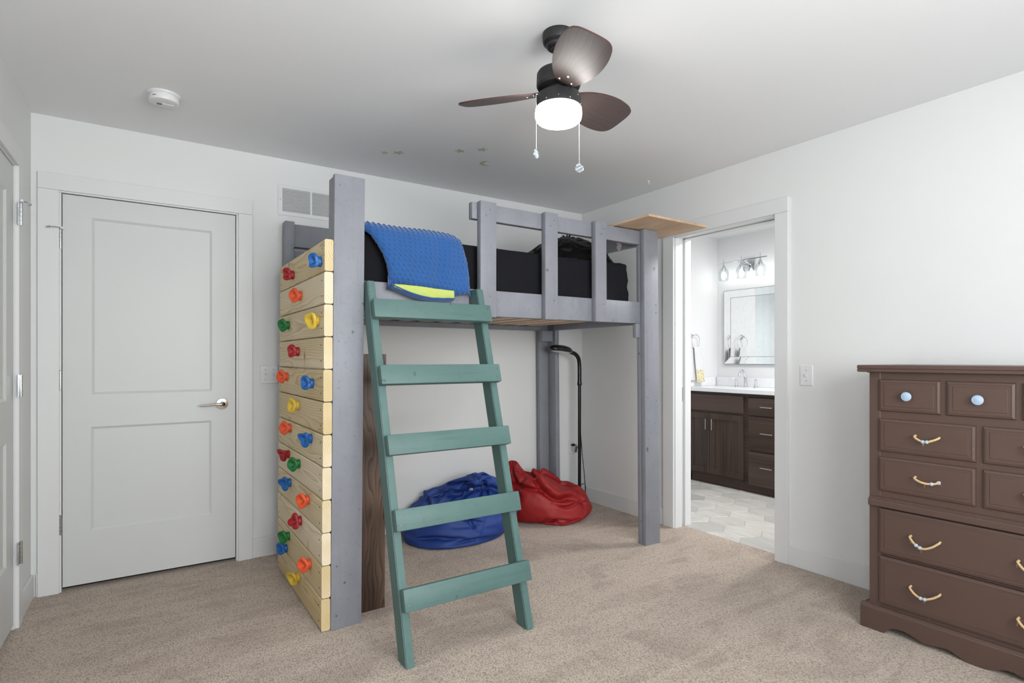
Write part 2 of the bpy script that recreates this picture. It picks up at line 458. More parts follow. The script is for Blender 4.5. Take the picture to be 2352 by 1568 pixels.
# walls -------------------------------------------------------------
bm = bmesh.new()
bxa(bm, -3.80, -3.515, 0, .14, 0, H); bxa(bm, -2.677, .165, 0, .14, 0, H); bxa(bm, -3.515, -2.677, 0, .14, 2.068, H)
bxa(bm, -3.515, -2.677, .06, .14, 0, 2.068)
struct(to_obj('wall_back', bm, M['wall']))
bm = bmesh.new()
bxa(bm, 0, .165, -.99, 0, 0, H); bxa(bm, 0, .165, -4.72, -1.79, 0, H); bxa(bm, 0, .165, -1.79, -.99, 2.075, H)
struct(to_obj('wall_right', bm, M['wall']))
lw = struct_root('wall_left', (XL, 0, 0), LW)       # local x out of the room, local y along the wall
bm = bmesh.new()
# in this frame the room is at +x, the wall body at -x
bxa(bm, -.14, 0, -.384, .1, 0, H); bxa(bm, -.14, 0, -3.45, -1.265, 0, H); bxa(bm, -.14, 0, -4.80, -4.40, 0, H)
bxa(bm, -.14, 0, -1.265, -.384, 2.068, H); bxa(bm, -.14, -.06, -1.265, -.384, 0, 2.068)
bxa(bm, -.14, 0, -4.40, -3.45, 0, .85); bxa(bm, -.14, 0, -4.40, -3.45, 2.15, H)
to_obj('plaster', bm, M['wall'], lw)
bm = bmesh.new()
bxa(bm, -3.85, -3.25, -4.72, -4.60, 0, H); bxa(bm, -1.25, .165, -4.72, -4.60, 0, H)
bxa(bm, -3.25, -1.25, -4.72, -4.60, 0, .85); bxa(bm, -3.25, -1.25, -4.72, -4.60, 2.2, H)
struct(to_obj('wall_front', bm, M['wall']))
bm = bmesh.new(); bxa(bm, -3.90, .165, -4.80, .14, H, H + .08)
struct(to_obj('ceiling', bm, M['ceiling']))
bm = bmesh.new(); bxa(bm, -3.90, .095, -4.80, .12, -.05, 0)
struct(to_obj('floor', bm, M['carpet']))

# windows behind the camera, the left one made up ------------------------------------------
def window(name, w, h, parent_loc, rotz):
    r_ = struct_root(name, parent_loc, rotz)
    for a, b, c, d in ((-w / 2, -w / 2 + .05, 0, h), (w / 2 - .05, w / 2, 0, h), (-w / 2 + .05, w / 2 - .05, 0, .05), (-w / 2 + .05, w / 2 - .05, h - .05, h), (-.02, .02, .05, h - .05)):
        box('window_frame', a, b, -.04, .04, c, d, M['trim'], r_, .003)
    for a, b in ((-w / 2 + .05, -.02), (.02, w / 2 - .05)):
        box('window_pane', a, b, -.003, .003, .05, h - .05, M['glass'], r_)
    return r_
window('window_1', 2.0, 1.35, (-2.25, -4.66, .85), 0)
window('added_window', .95, 1.30, (XL - .07 - .106, -3.925, .85), R(90) + LW)  # unseen window added to let the left fill light in

# door 1, closed, in the back wall ------------------------------------
def panel_door(name, x0, x1, z0, z1, panels, parent=None, loc=(0, 0, 0), rotz=0.0, thick=.035):
    """leaf seen from -y (local): front face at y=0; recessed panels"""
    bm = bmesh.new(); xs = sorted({x0, x1, *[v for p in panels for v in p[:2]]}); zs = sorted({z0, z1, *[v for p in panels for v in p[2:]]})
    def inp(cx, cz): return any(p[0] < cx < p[1] and p[2] < cz < p[3] for p in panels)
    vd = {}
    def V(x, y, z):
        k_ = (round(x, 5), round(y, 5), round(z, 5))
        if k_ not in vd: vd[k_] = bm.verts.new((x, y, z))
        return vd[k_]
    for i in range(len(xs) - 1):
        for j in range(len(zs) - 1):
            a, b, c, d = xs[i], xs[i + 1], zs[j], zs[j + 1]
            if not inp((a + b) / 2, (c + d) / 2): bm.faces.new((V(a, 0, c), V(b, 0, c), V(b, 0, d), V(a, 0, d)))
    for a, b, c, d in panels:
        rings = [[V(p, yy, q) if k_ == 0 else bm.verts.new((p, yy, q)) for p, q in ((a + i_, c + i_), (b - i_, c + i_), (b - i_, d - i_), (a + i_, d - i_))]
                 for k_, (i_, yy) in enumerate(((0, 0), (.008, .006), (.012, .009)))]
        for r0_, r1_ in zip(rings, rings[1:]):
            for i in range(4): bm.faces.new((r0_[i], r0_[(i + 1) % 4], r1_[(i + 1) % 4], r1_[i]))
        bm.faces.new(rings[-1])
    f4 = [bm.verts.new((p, thick, q)) for p, q in ((x0, z0), (x1, z0), (x1, z1), (x0, z1))]
    bm.faces.new(list(reversed(f4)))
    for p in ((x0, x0, z0, z1), (x1, x1, z0, z1), (x0, x1, z0, z0), (x0, x1, z1, z1)):
        pass
    bmesh.ops.recalc_face_normals(bm, faces=bm.faces[:])
    o = to_obj(name, bm, M['door'], parent, loc=loc); o.rotation_euler = (0, 0, rotz)
    # plain edges of the leaf
    return o
def door_edges(o, x0, x1, z0, z1, thick=.035):
    bm = bmesh.new()
    for a, b, c, d in ((x0, x0 + .004, z0, z1), (x1 - .004, x1, z0, z1), (x0 + .004, x1 - .004, z0, z0 + .004), (x0 + .004, x1 - .004, z1 - .004, z1)):
        bxa(bm, a, b, .0006, thick - .0006, c, d)
    return to_obj('edge_band', bm, M['door'], o)
def lever(parent, x, z, direction, stub=.052, length=.115, y0=0.0):
    h = bmesh.new()
    lathe(h, [(0, 0), (.033, 0), (.033, -.004), (.030, -.009), (.014, -.011), (.012, -.02), (.011, -stub)], 32, (x, y0, z), 'y')
    pts = spline([(x, y0 - stub, z), (x + direction * .02, y0 - stub - .004, z), (x + direction * .06, y0 - stub, z - .001), (x + direction * length, y0 - stub + .006, z - .004)], 5)
    tube(h, pts, [.0095 if i < 4 else .0085 - .00018 * i for i in range(len(pts))], 12)
    bmesh.ops.recalc_face_normals(h, faces=h.faces[:])
    return to_obj('door_handle', h, M['nickel'], parent, angle=40)
def hinge(parent, x, z, leaf_side=1, stop=False, h=.10, y=-.008, leaf=True):
    b = bmesh.new()
    for k in range(5): cyl(b, (x, y, z - h / 2 + k * h / 5 + .0008), (x, y, z - h / 2 + (k + 1) * h / 5 - .0008), .0062, None, 14)
    cyl(b, (x, y, z + h / 2), (x, y, z + h / 2 + .004), .0068, .004, 14)
    if leaf: bxa(b, x, x + leaf_side * .026, y + .004, y + .0075, z - h / 2, z + h / 2)
    o = to_obj('hinge', b, M['chrome'], parent, angle=40)
    if stop:
        s_ = bmesh.new()
        tube(s_, spline([(x, y - .004, z + h / 2 + .008), (x - leaf_side * .02, y - .02, z + h / 2 + .008), (x - leaf_side * .048, y - .022, z + h / 2 + .005)], 5), .0035, 8)
        cyl(s_, (x - leaf_side * .040, y - .026, z + h / 2 + .006), (x - leaf_side * .054, y - .018, z + h / 2 + .004), .0062, .0045, 12)
        to_obj('hinge_stop', s_, M['chrome'], parent, angle=40)
        s2 = bmesh.new(); cyl(s2, (x + leaf_side * .001, y - .004, z + h / 2 + .008), (x + leaf_side * .014, y - .004, z + h / 2 + .009), .006, .006, 12)
        p_ = to_obj('rubber_pad', s2, M['plastic_white'], parent, angle=40)
    return o
d1 = panel_door('door_1', -3.4995, -2.693, .022, 2.052, [(-3.378, -2.815, 1.013, 1.945), (-3.382, -2.818, .296, .842)], loc=(0, .004, 0))
struct(d1, 'white two-panel door with a satin lever, closed in the back wall')
door_edges(d1, -3.4995, -2.693, .022, 2.052)
lever(d1, -2.764, .937, -1)
for i, z in enumerate((1.815, 1.089, .347)): hinge(d1, -3.507, z, 1, i == 0, y=-.012, leaf=False)
bm = bmesh.new(); bxa(bm, -2.690, -2.688, -.002, .004, .905, .965)
to_obj('latch', bm, M['steel'], d1)
# casing of door 1
t1 = struct_root('trim_1', (0, 0, 0))
box('casing_board', -3.597, -3.511, -.018, 0, 0, 2.064, M['trim'], t1, .002)
box('casing_board', -2.678, -2.602, -.018, 0, 0, 2.064, M['trim'], t1, .002)
box('casing_board', -3.597, -2.602, -.018, 0, 2.0645, 2.148, M['trim'], t1, .002)
for a, b in ((-3.515, -3.503), (-2.689, -2.677)): box('jamb', a, b, -.004, .058, 0, 2.0555, M['trim'], t1, .001)
box('jamb', -3.515, -2.677, -.004, .058, 2.0565, 2.068, M['trim'], t1, .001)
box('gap_shade_sheet', -3.503, -2.689, .042, .058, 0.004, 2.055, M['dark_gap'], t1)  # near-black sheet gives the gaps round the leaf their shade by colour

# door 2 in the left wall ----------------------------------------------
# local frame of the left wall: x out into the room, y along the wall
D2 = panel_door('door_2', .395, 1.255, .022, 2.052, [(.530, 1.12, 1.022, 1.922), (.530, 1.12, .315, .845)], loc=(XL, 0, 0), rotz=R(-90) + LW)
# rotated by -90: local x -> -y world, local -y -> -x world, so turn it round to face the room
D2.rotation_euler = (0, 0, R(-90) + LW)
D2.scale = (1, -1, 1)
struct(D2, 'white two-panel closet door at the left edge, closed')
door_edges(D2, .395, 1.255, .022, 2.052)
lever(D2, 1.19, .905, -1)
for i, z in enumerate((1.848, 1.081, .336)): hinge(D2, .3845, z, 1, i == 0, y=-.0245, h=.10)
t2 = struct_root('trim_2', (XL, 0, 0), LW)
box('casing_board', 0, .018, -.386, -.300, 0, 2.064, M['trim'], t2, .002)
box('casing_board', 0, .018, -1.350, -1.264, 0, 2.064, M['trim'], t2, .002)
box('casing_board', 0, .018, -1.350, -.300, 2.0645, 2.148, M['trim'], t2, .002)
box('jamb', -.058, .003, -.3935, -.384, 0, 2.06, M['trim'], t2, .001)
box('jamb', -.058, .003, -1.265, -1.257, 0, 2.06, M['trim'], t2, .001)
box('jamb', -.058, .003, -1.257, -.3935, 2.056, 2.068, M['trim'], t2, .001)

# bathroom doorway with its pocket door ------------------------------------
t3 = struct_root('trim_3', (0, 0, 0))
box('casing_board', -.018, 0, -1.006, -.911, 0, 2.062, M['trim'], t3, .002)
box('casing_board', -.018, 0, -1.850, -1.768, 0, 2.062, M['trim'], t3, .002)
box('casing_board', -.018, 0, -1.850, -.911, 2.0625, 2.150, M['trim'], t3, .002)
for (a, b) in ((0, .070), (.104, .165)):
    box('jamb', a, b, -1.012, -.9905, 0, 2.058, M['trim'], t3, .001)
    box('jamb', a, b, -1.012 - .77, -1.012, 2.058, 2.0745, M['trim'], t3, .001)
box('jamb', 0, .165, -1.7895, -1.768, 0, 2.058, M['trim'], t3, .001)
box('slot_shade_strip', .0705, .1035, -1.767, -.9905, 2.066, 2.0745, M['dark_gap'], t3)  # dark strip, shade inside the pocket slot put in as colour
d3 = box('door_3', .074, .1, -.9985, -.9908, .018, 2.052, M['door'], None, .001)
struct(d3, 'edge of the white pocket door slid into the wall')
lp = bmesh.new(); bxa(lp, -.007, .007, -.0052, -.0038, -.14, -.04); bxa(lp, -.003, .003, -.0065, -.005, -.10, -.075)
to_obj('latch', lp, M['nickel'], d3)

# baseboards -----------------------------------------------------------
def baseboard(name, x0, x1, y0, y1, parent=None):
    bm = bmesh.new(); bxa(bm, x0, x1, y0, y1, 0, .118, .003, 2)
    o = to_obj(name, bm, M['trim'], parent)
    if parent is None: struct(o)
    return o
b_ = baseboard('baseboard_back', -2.602, -.0135, -.013, 0)
baseboard('baseboard_corner', XL + .02, -3.597, -.013, 0)
baseboard('baseboard_right', -.013, 0, -.911, 0)
baseboard('baseboard_side', -.013, 0, -4.60, -1.850)
lb = struct_root('baseboard_left', (XL, 0, 0), LW)
box('board', 0, .013, -.300, -.014, 0, .118, M['trim'], lb, .003)
box('board', 0, .013, -4.6, -1.350, 0, .118, M['trim'], lb, .003)

# ================================================================== BATHROOM SHELL
BX, BY = 1.84, -2.45
bm = bmesh.new(); bxa(bm, 1.15, 1.96, 0, .12, 0, H); bxa(bm, .165, 1.96, .52, .60, 0, H); bxa(bm, .165, .20, 0.14, .52, 0, H); bxa(bm, 1.15, 1.19, .12, .52, 0, H)
struct(to_obj('wall_bathroom_left', bm, M['bath_wall']))
bm = bmesh.new(); bxa(bm, BX, BX + .12, BY, 0, 0, H)
struct(to_obj('wall_bathroom_back', bm, M['bath_wall']))
bm = bmesh.new(); bxa(bm, .165, BX + .12, BY - .12, BY, 0, H)
struct(to_obj('wall_bathroom_right', bm, M['bath_wall']))
bm = bmesh.new(); bxa(bm, .165, BX + .12, BY - .12, .60, H, H + .08)
struct(to_obj('ceiling_bathroom', bm, M['bath_wall']))
fb = struct_root('floor_bathroom', (0, 0, 0))
box('grout_bed', .096, BX, BY, .52, -.05, -.0040, M['grout'], fb)
# hexagonal stone tiles, each one a piece
TF = .2435; TS = TF / math.sqrt(3) - .0024
def hexpoly(cx, cy): return [(cx + TS * math.cos(R(90 + 60 * k)), cy + TS * math.sin(R(90 + 60 * k))) for k in range(6)]
def clip(poly, ax, lim, keep):
    out = []
    for i, p in enumerate(poly):
        q = poly[(i + 1) % len(poly)]; a = (p[ax] - lim) * keep; b = (q[ax] - lim) * keep
        if a >= 0: out.append(p)
        if a * b < 0:
            t = a / (a - b); out.append((p[0] + (q[0] - p[0]) * t, p[1] + (q[1] - p[1]) * t))
    return out
def tile_mesh(poly):
    bm = bmesh.new(); prism(bm, poly, -.006, 0.0)
    top = [e for e in bm.edges if all(v.co.z > -.001 for v in e.verts)]
    bmesh.ops.bevel(bm, geom=top, offset=.0012, segments=1, affect='EDGES')
    return bm
base_tile = None
for j in range(-1, 13):
    for i in range(-2, 9):
        cx = 1.18 - TF * (i - 1) + (0 if j % 2 else TF / 2); cy = -.267 + (3 - j) * TF * .866
        if cx < .096 - TS or cx > BX + TS or cy > .5 + TS or cy < BY - TS: continue
        poly = hexpoly(cx, cy)
        full = min(p[0] for p in poly) > .097 and max(p[0] for p in poly) < BX and min(p[1] for p in poly) > BY and max(p[1] for p in poly) < .52
        if full:
            if base_tile is None:
                base_tile = to_obj('tile', tile_mesh(hexpoly(0, 0)), M['tile'], fb, loc=(cx, cy, 0))
            else: inst(base_tile, 'tile', fb, (cx, cy, 0))
        else:
            for ax, lim, kp in ((0, .097, 1), (0, BX, -1), (1, BY, 1), (1, .52, -1)): poly = clip(poly, ax, lim, kp) if len(poly) >= 3 else []
            if len(poly) < 3: continue
            mx = sum(p[0] for p in poly) / len(poly); my = sum(p[1] for p in poly) / len(poly)
            if max(p[0] for p in poly) - min(p[0] for p in poly) < .01: continue
            to_obj('tile', tile_mesh([(p[0] - mx, p[1] - my) for p in poly]), M['tile'], fb, loc=(mx, my, 0))

# ================================================================== LOFT BED
bed = thing('loft_bed', 'tall grey-painted wooden loft bed with a climbing wall of pine boards on its left end', 'loft bed', (-1.40, -.62, 0))
BO = (-1.40, -.62, 0)
def lean(x, z): return -.0095 * (x + 1.5) * z
def bpart(name, x0, x1, y0, y1, z0, z1, mat=None, parent=None, bev=.003, holes=None):
    c = ((x0 + x1) / 2, (y0 + y1) / 2, (z0 + z1) / 2); bm = bmesh.new(); bxa(bm, x0, x1, y0, y1, z0, z1, bev, 2, c)
    for v in bm.verts:
        v.co.x += lean(c[0], v.co.z + c[2])
    o = to_obj(name, bm, mat or M['bed_paint'], parent or bed, loc=tuple(c[i] - BO[i] for i in range(3)), angle=35)
    return o
tp = bpart('post', -2.465, -2.327, -1.183, -1.152, 0, 2.024)
bpart('post', -2.465, -2.427, -1.151, -1.09, 0, 2.018)
rp = bpart('post', -.463, -.333, -1.168, -1.131, 0, 2.030)
bpart('post', -.463, -.425, -1.130, -1.098, 0, 2.028)
bpart('post', -.49, -.401, -.067, -.03, 0, 2.02)
bpart('post', -.400, -.362, -.16, -.03, 0, 2.02)
bpart('post', -2.452, -2.398, -.105, -.03, 0, 2.037)
fr = bpart('side_rail', -2.426, -.464, -1.130, -1.092, 1.428, 1.566)
bpart('side_rail', -2.397, -.491, -.106, -.068, 1.422, 1.562)
gr = bpart('guard_rail', -1.712, -.464, -1.130, -1.092, 1.936, 2.024)
bpart('guard_rail', -2.397, -.491, -.067, -.037, 1.890, 2.030)
for a, b, z0, z1 in ((-1.694, -1.597, 1.420, 2.026), (-1.266, -1.177, 1.423, 2.027), (-.884, -.796, 1.424, 2.028)):
    q = bpart('baluster', a, b, -1.170, -1.131, z0, z1)
    for z in ((1.985, 1.952), (1.53,)):
        for i, zz in enumerate(z):
            s_ = screw_head('screw', q, (((-1) ** i) * .012, -.0196, zz - (z0 + z1) / 2), (0, -1, 0), .0045, M['steel'])
bpart('guard_rail', -2.397, -.491, -.067, -.037, 1.725, 1.868)
bpart('end_rail', -.424, -.386, -1.091, -.161, 1.425, 1.565)
er = bpart('end_rail', -.424, -.386, -1.091, -.161, 1.943, 2.029)
bpart('end_rail', -2.462, -2.428, -1.089, -.106, 1.425, 1.565)
bpart('support_block', -.500, -.4645, -1.130, -1.098, 1.337, 1.4275)
bpart('support_block', -.520, -.415, -.148, -.1065, 1.337, 1.4215)
bpart('ledger', -2.38, -.47, -1.0915, -1.055, 1.430, 1.454)
bpart('ledger', -2.38, -.55, -.143, -.1065, 1.430, 1.454)
for i in range(12):
    x = -2.34 + i * .152
    bpart('slat', x, x + .089, -1.088, -.11, 1.455, 1.474, M['slat_wood'], bev=.0015)
# sticker on the end rail
bm = bmesh.new()
sh = [(p * 1.4, q * 1.4) for p, q in ((-.017, .020), (-.011, .016), (0, .019), (.011, .015), (.017, .017), (.0165, .002), (.0155, -.008), (.009, -.015), (0, -.023), (-.009, -.015), (-.016, -.007), (-.0145, .003))]
a_ = [bm.verts.new((-.0012, -p, q)) for p, q in sh]; b2_ = [bm.verts.new((0, -p, q)) for p, q in sh]
bm.faces.new(a_); bm.faces.new(list(reversed(b2_)))
for i in range(len(sh)): bm.faces.new((a_[i], b2_[i], b2_[(i + 1) % len(sh)], a_[(i + 1) % len(sh)]))
bmesh.ops.recalc_face_normals(bm, faces=bm.faces[:])
def sticker_mat():
    k = NT('sticker_print'); v = k.coords((1, 1, 1), rnd=False)
    k.base(k.mix(k.ramp(k.noise(v, 110, 2), [(0.52, g3(0)), (0.60, g3(1))]), lin((222, 212, 214)), lin((170, 110, 116)))); k.inp(rough=.4); return k.m
st = to_obj('sticker', bm, sticker_mat(), er, loc=(-.0192 + lean(-.4, 1.98), -.905 - (-.626), -.019))
st['label'] = 'small white and pink badge-shaped sticker'

# tall post: screws and knots
for z in (1.975, 1.28, 1.07, .28, .06):
    screw_head('screw', tp, (-.045 + lean(-2.396, z), -.0158, z - 1.012), (0, -1, 0), .005)
for z in (1.55, 1.50, .93, .3):
    screw_head('screw', rp, (.04 + lean(-.398, z), -.0188, z - 1.015), (0, -1, 0), .0045)

# climbing boards -----------------------------------------------------
holds = [('blue', 716, 600, -1.116, 1.635), ('red', 656, 631, -.581, 1.641), ('orange', 673, 679, -.751, 1.516), ('green', 647, 747, -.484, 1.381), ('yellow', 712, 737, -1.085, 1.372),
         ('red', 0, 0, -.713, 1.236), ('orange', 0, 0, -.462, 1.102), ('blue', 0, 0, -.998, 1.086), ('yellow', 0, 0, -.722, .964), ('orange', 0, 0, -.55, .837),
         ('blue', 0, 0, -.982, .827), ('red', 0, 0, -.517, .689), ('green', 0, 0, -.751, .673), ('blue', 0, 0, -.56, .553), ('orange', 0, 0, -.94, .532),
         ('red', 0, 0, -.798, .406), ('green', 0, 0, -.539, .268), ('blue', 0, 0, -.484, .157), ('orange', 0, 0, -.982, .242), ('yellow', 0, 0, -.77, .123)]
HS = [(1, .30, .0, 0), (1, .32, .0, .2), (3, .35, .2, .1), (3, .35, .3, .4), (4, .2, .0, .3), (1, .3, .1, -.2), (3, .35, .5, .2), (1, .32, .2, .1), (5, .1, .6, .0), (3, .35, .3, -.2),
      (6, .3, .1, .5), (6, .3, .2, .8), (3, .3, .5, .1), (6, .35, .3, .3), (3, .4, .1, .1), (6, .3, .2, -.3), (3, .38, .1, .2), (1, .3, .2, .05), (3, .4, .4, .0), (4, .25, .2, .5)]
def hold_mesh(kind, amp, ph, rot, seed):
    """a resin hold: a stubby neck against the board and a flared, dished rim with a bolt hole; +x is away from the board"""
    rnd = random.Random(seed); NU = 40
    def rim(t):
        if kind == 1: return (.030 * (1 + .0 * math.cos(t)) * (.62 + .38 * abs(math.sin(t))) , .034 * (1 + .12 * math.sin(t)))       # ear
        if kind == 3: return (.026 * (1 + .10 * math.cos(2 * t)), .037 * (1 + .10 * math.cos(3 * t + ph)))                 # saddle
        if kind == 4: return (.031 * (1 + .13 * math.cos(3 * t + ph)), .037 * (1 + .13 * math.cos(3 * t + ph)))            # lobed
        if kind == 5: return (.022, .040)                                                                     # long
        return (.028 * (1 + .26 * math.cos(3 * t + ph)), .036 * (1 + .26 * math.cos(3 * t + ph)))                  # star
    prof = [(0, .74, 0), (.0, .80, 0), (.008, .82, 0), (.016, .74, .1), (.021, .78, .4), (.026, .95, .8), (.031, 1.0, 1), (.038, .99, 1), (.0415, .88, 1), (.040, .70, .9), (.034, .46, .6), (.026, .30, .3), (.020, .24, .1), (.004, .22, 0), (.004, .0, 0)]
    bm = bmesh.new(); rings = []
    lift = .005 if kind in (3, 1) else .003
    for h, s_, w_ in prof:
        ring = []
        for i in range(NU):
            t = 2 * math.pi * i / NU
            ra, rb = rim(t)
            # neck is rounder than the rim
            a = (ra * w_ + .026 * (1 - w_)) * s_; b = (rb * w_ + .029 * (1 - w_)) * s_
            y = a * math.cos(t); z = b * math.sin(t)
            hh = h + w_ * lift * (math.sin(t) ** 2 - .35) + w_ * .002 * math.sin(3 * t + ph * 5) + w_ * .55 * y
            y, z = y * math.cos(rot) - z * math.sin(rot), y * math.sin(rot) + z * math.cos(rot)
            ring.append(bm.verts.new((-hh, y, z)) if s_ > 0 or i == 0 else ring[0])
        rings.append(ring)
    for a, b in zip(rings, rings[1:]):
        for i in range(NU):
            j = (i + 1) % NU; q = []
            for v in (a[i], a[j], b[j], b[i]):
                if v not in q: q.append(v)
            if len(q) >= 3:
                try: bm.faces.new(q)
                except ValueError: pass
    bm.faces.new(list(reversed(rings[0])))
    bmesh.ops.recalc_face_normals(bm, faces=bm.faces[:])
    return bm
NB = 12; PITCH = .14425; boards = []
for i in range(NB):
    z0 = .003 + i * PITCH; z1 = z0 + .1405; zc = (z0 + z1) / 2
    x0, x1 = -2.505, -2.4665
    c = ((x0 + x1) / 2, -.715, zc)
    bm = bmesh.new()
    ln = .93 + ((i * 37) % 5) * .002; y0 = -1.176; y1 = y0 + ln
    bxa(bm, x0, x1, y0, y1, z0, z1, 0, 1, c)
    es = [e for e in bm.edges if abs(e.verts[0].co.y - e.verts[1].co.y) > .5]
    bmesh.ops.bevel(bm, geom=es, offset=.008, segments=4, profile=.5, affect='EDGES')
    for v in bm.verts: v.co.x += lean(-2.485, zc)
    o = to_obj('climbing_board', bm, M['pine'], bed, loc=tuple(c[k] - BO[k] for k in range(3)), angle=50)
    boards.append(o)
    for yy in (-1.135, -.28):
        for zz in (-.035, .035):
            screw_head('screw', o, (-.0194 + lean(-2.485, zc), yy - c[1], zz), (-1, 0, 0), .0038, M['dark_gap'])
for k_, (c_, _, _, y, z) in enumerate(holds):
    i = min(NB - 1, max(0, int((z - .003) / PITCH))); o = boards[i]; zc = .003 + i * PITCH + .07025
    # keep the foot of the hold on its own board
    zz = z + .002; yy = y
    kd, am, ph, rt = HS[k_]
    dz = max(-.04, min(.04, zz - zc))
    h = to_obj('climbing_hold', hold_mesh(kd, am, ph, rt, k_), HOLD[c_], o, smooth=True, loc=(-.0192 + lean(-2.485, zc), yy + .715, dz))
    md = h.modifiers.new('round', 'SUBSURF'); md.levels = 1; md.render_levels = 1
    h['label'] = c_ + ' climbing hold'

# ------------------------------------------------------------------ mattress
def rounded_slab(x0, x1, y0, y1, z0, z1, r_, nx, ny, nz, fn=None):
    """a rounded box with wrinkles: sphere-projected grid"""
    bm = bmesh.new(); bxa(bm, x0, x1, y0, y1, z0, z1)
    bmesh.ops.subdivide_edges(bm, edges=[e for e in bm.edges if abs(e.verts[0].co.x - e.verts[1].co.x) > 1e-4], cuts=nx, use_grid_fill=True)
    bmesh.ops.subdivide_edges(bm, edges=[e for e in bm.edges if abs(e.verts[0].co.y - e.verts[1].co.y) > (y1 - y0) * .6], cuts=ny, use_grid_fill=True)
    bmesh.ops.subdivide_edges(bm, edges=[e for e in bm.edges if abs(e.verts[0].co.z - e.verts[1].co.z) > (z1 - z0) * .6], cuts=nz, use_grid_fill=True)
    for v in bm.verts:
        p = v.co; q = Vector((min(max(p.x, x0 + r_), x1 - r_), min(max(p.y, y0 + r_), y1 - r_), min(max(p.z, z0 + r_), z1 - r_)))
        d = p - q
        if d.length > 1e-6:
            n_ = d.normalized(); p2 = q + n_ * r_
        else: n_ = Vector((0, 0, 0)); p2 = p
        if fn: p2 = p2 + n_ * fn(p2)
        v.co = p2
    return bm
MO = (-1.445, -.60, 1.475)
def mw(p):
    u = (p.x + 1.2); w = max(0, min(1, (p.x + 1.35) / .7))
    rid = noise.noise(Vector((p.x * 2.2 - p.z * 4.0, p.z * 26 + p.x * 5.0, p.y * 1.5)))
    edge = max(0, min(1, (p.x + 1.0) / .45))
    return .0015 * noise.noise(p * 9) + .011 * w * rid + .012 * edge * math.sin((p.z - 1.475) / .335 * math.pi)
bm = rounded_slab(-2.385, -.545, -1.087, -.122, 1.4755, 1.812, .028, 120, 24, 34, mw)
for v in bm.verts:
    if v.co.y < -1.0875: v.co.y = -1.0875
    if v.co.y > -.11: v.co.y = -.11
    if v.co.z < 1.4755: v.co.z = 1.4755
    v.co -= Vector(MO)
mat_o = to_obj('mattress', bm, M['sheet'], smooth=True, loc=MO)
tag(mat_o, 'thick mattress in a wrinkled black fitted sheet on the loft bed', 'mattress')

# ------------------------------------------------------------------ shiny black bag on the mattress
def heap(name, cx, cy, cz, rx, ry, rz, seed, mat, nu=96, nv=40, amp=.12):
    bm = bmesh.new(); rows = []
    for j in range(nv + 1):
        ph = (j / nv) * math.pi / 2; row = []
        for i in range(nu):
            t = 2 * math.pi * i / nu
            d = Vector((math.cos(t) * math.cos(ph), math.sin(t) * math.cos(ph), math.sin(ph)))
            gath = math.sin(ph) ** 6
            n_ = 1 + amp * noise.noise(d * 2.2 + Vector((seed, 0, 0))) * (1 - gath) + amp * .35 * (1 - abs(noise.noise(d * 6 + Vector((0, seed, 0)))) * 2) + .03 * gath * math.sin(t * 11)
            foot = (1 + .16 * (1 - math.sin(ph)) ** 3)
            row.append(bm.verts.new((d.x * rx * n_ * foot, d.y * ry * n_ * foot, max(0.0, d.z * rz * n_ * (1 - .0 * foot)))))
        rows.append(row)
    for a, b in zip(rows, rows[1:]):
        for i in range(nu):
            j = (i + 1) % nu; bm.faces.new((a[i], a[j], b[j], b[i]))
    bm.faces.new(list(reversed(rows[0]))); bm.faces.new(rows[-1])
    bmesh.ops.remove_doubles(bm, verts=bm.verts[:], dist=1e-5)
    bmesh.ops.recalc_face_normals(bm, faces=bm.faces[:])
    return to_obj(name, bm, mat, smooth=True, loc=(cx, cy, cz))
gb = heap('plastic_bag', -.78, -.76, 1.8155, .29, .25, .185, 3.3, M['black_film'])
tag(gb, 'shiny black plastic bag knotted at the top, lying on the mattress', 'bag')
bm = bmesh.new()
for k in range(7):
    a = k * .9; tube(bm, spline([(0, 0, .165), (.008 * math.cos(a), .008 * math.sin(a), .192), (.034 * math.cos(a + .4), .034 * math.sin(a + .4), .198 + .008 * (k % 3))], 4), [.009, .008, .007, .007, .007, .007, .006, .005, .004], 6)
to_obj('knot', bm, M['black_film'], gb, smooth=True)

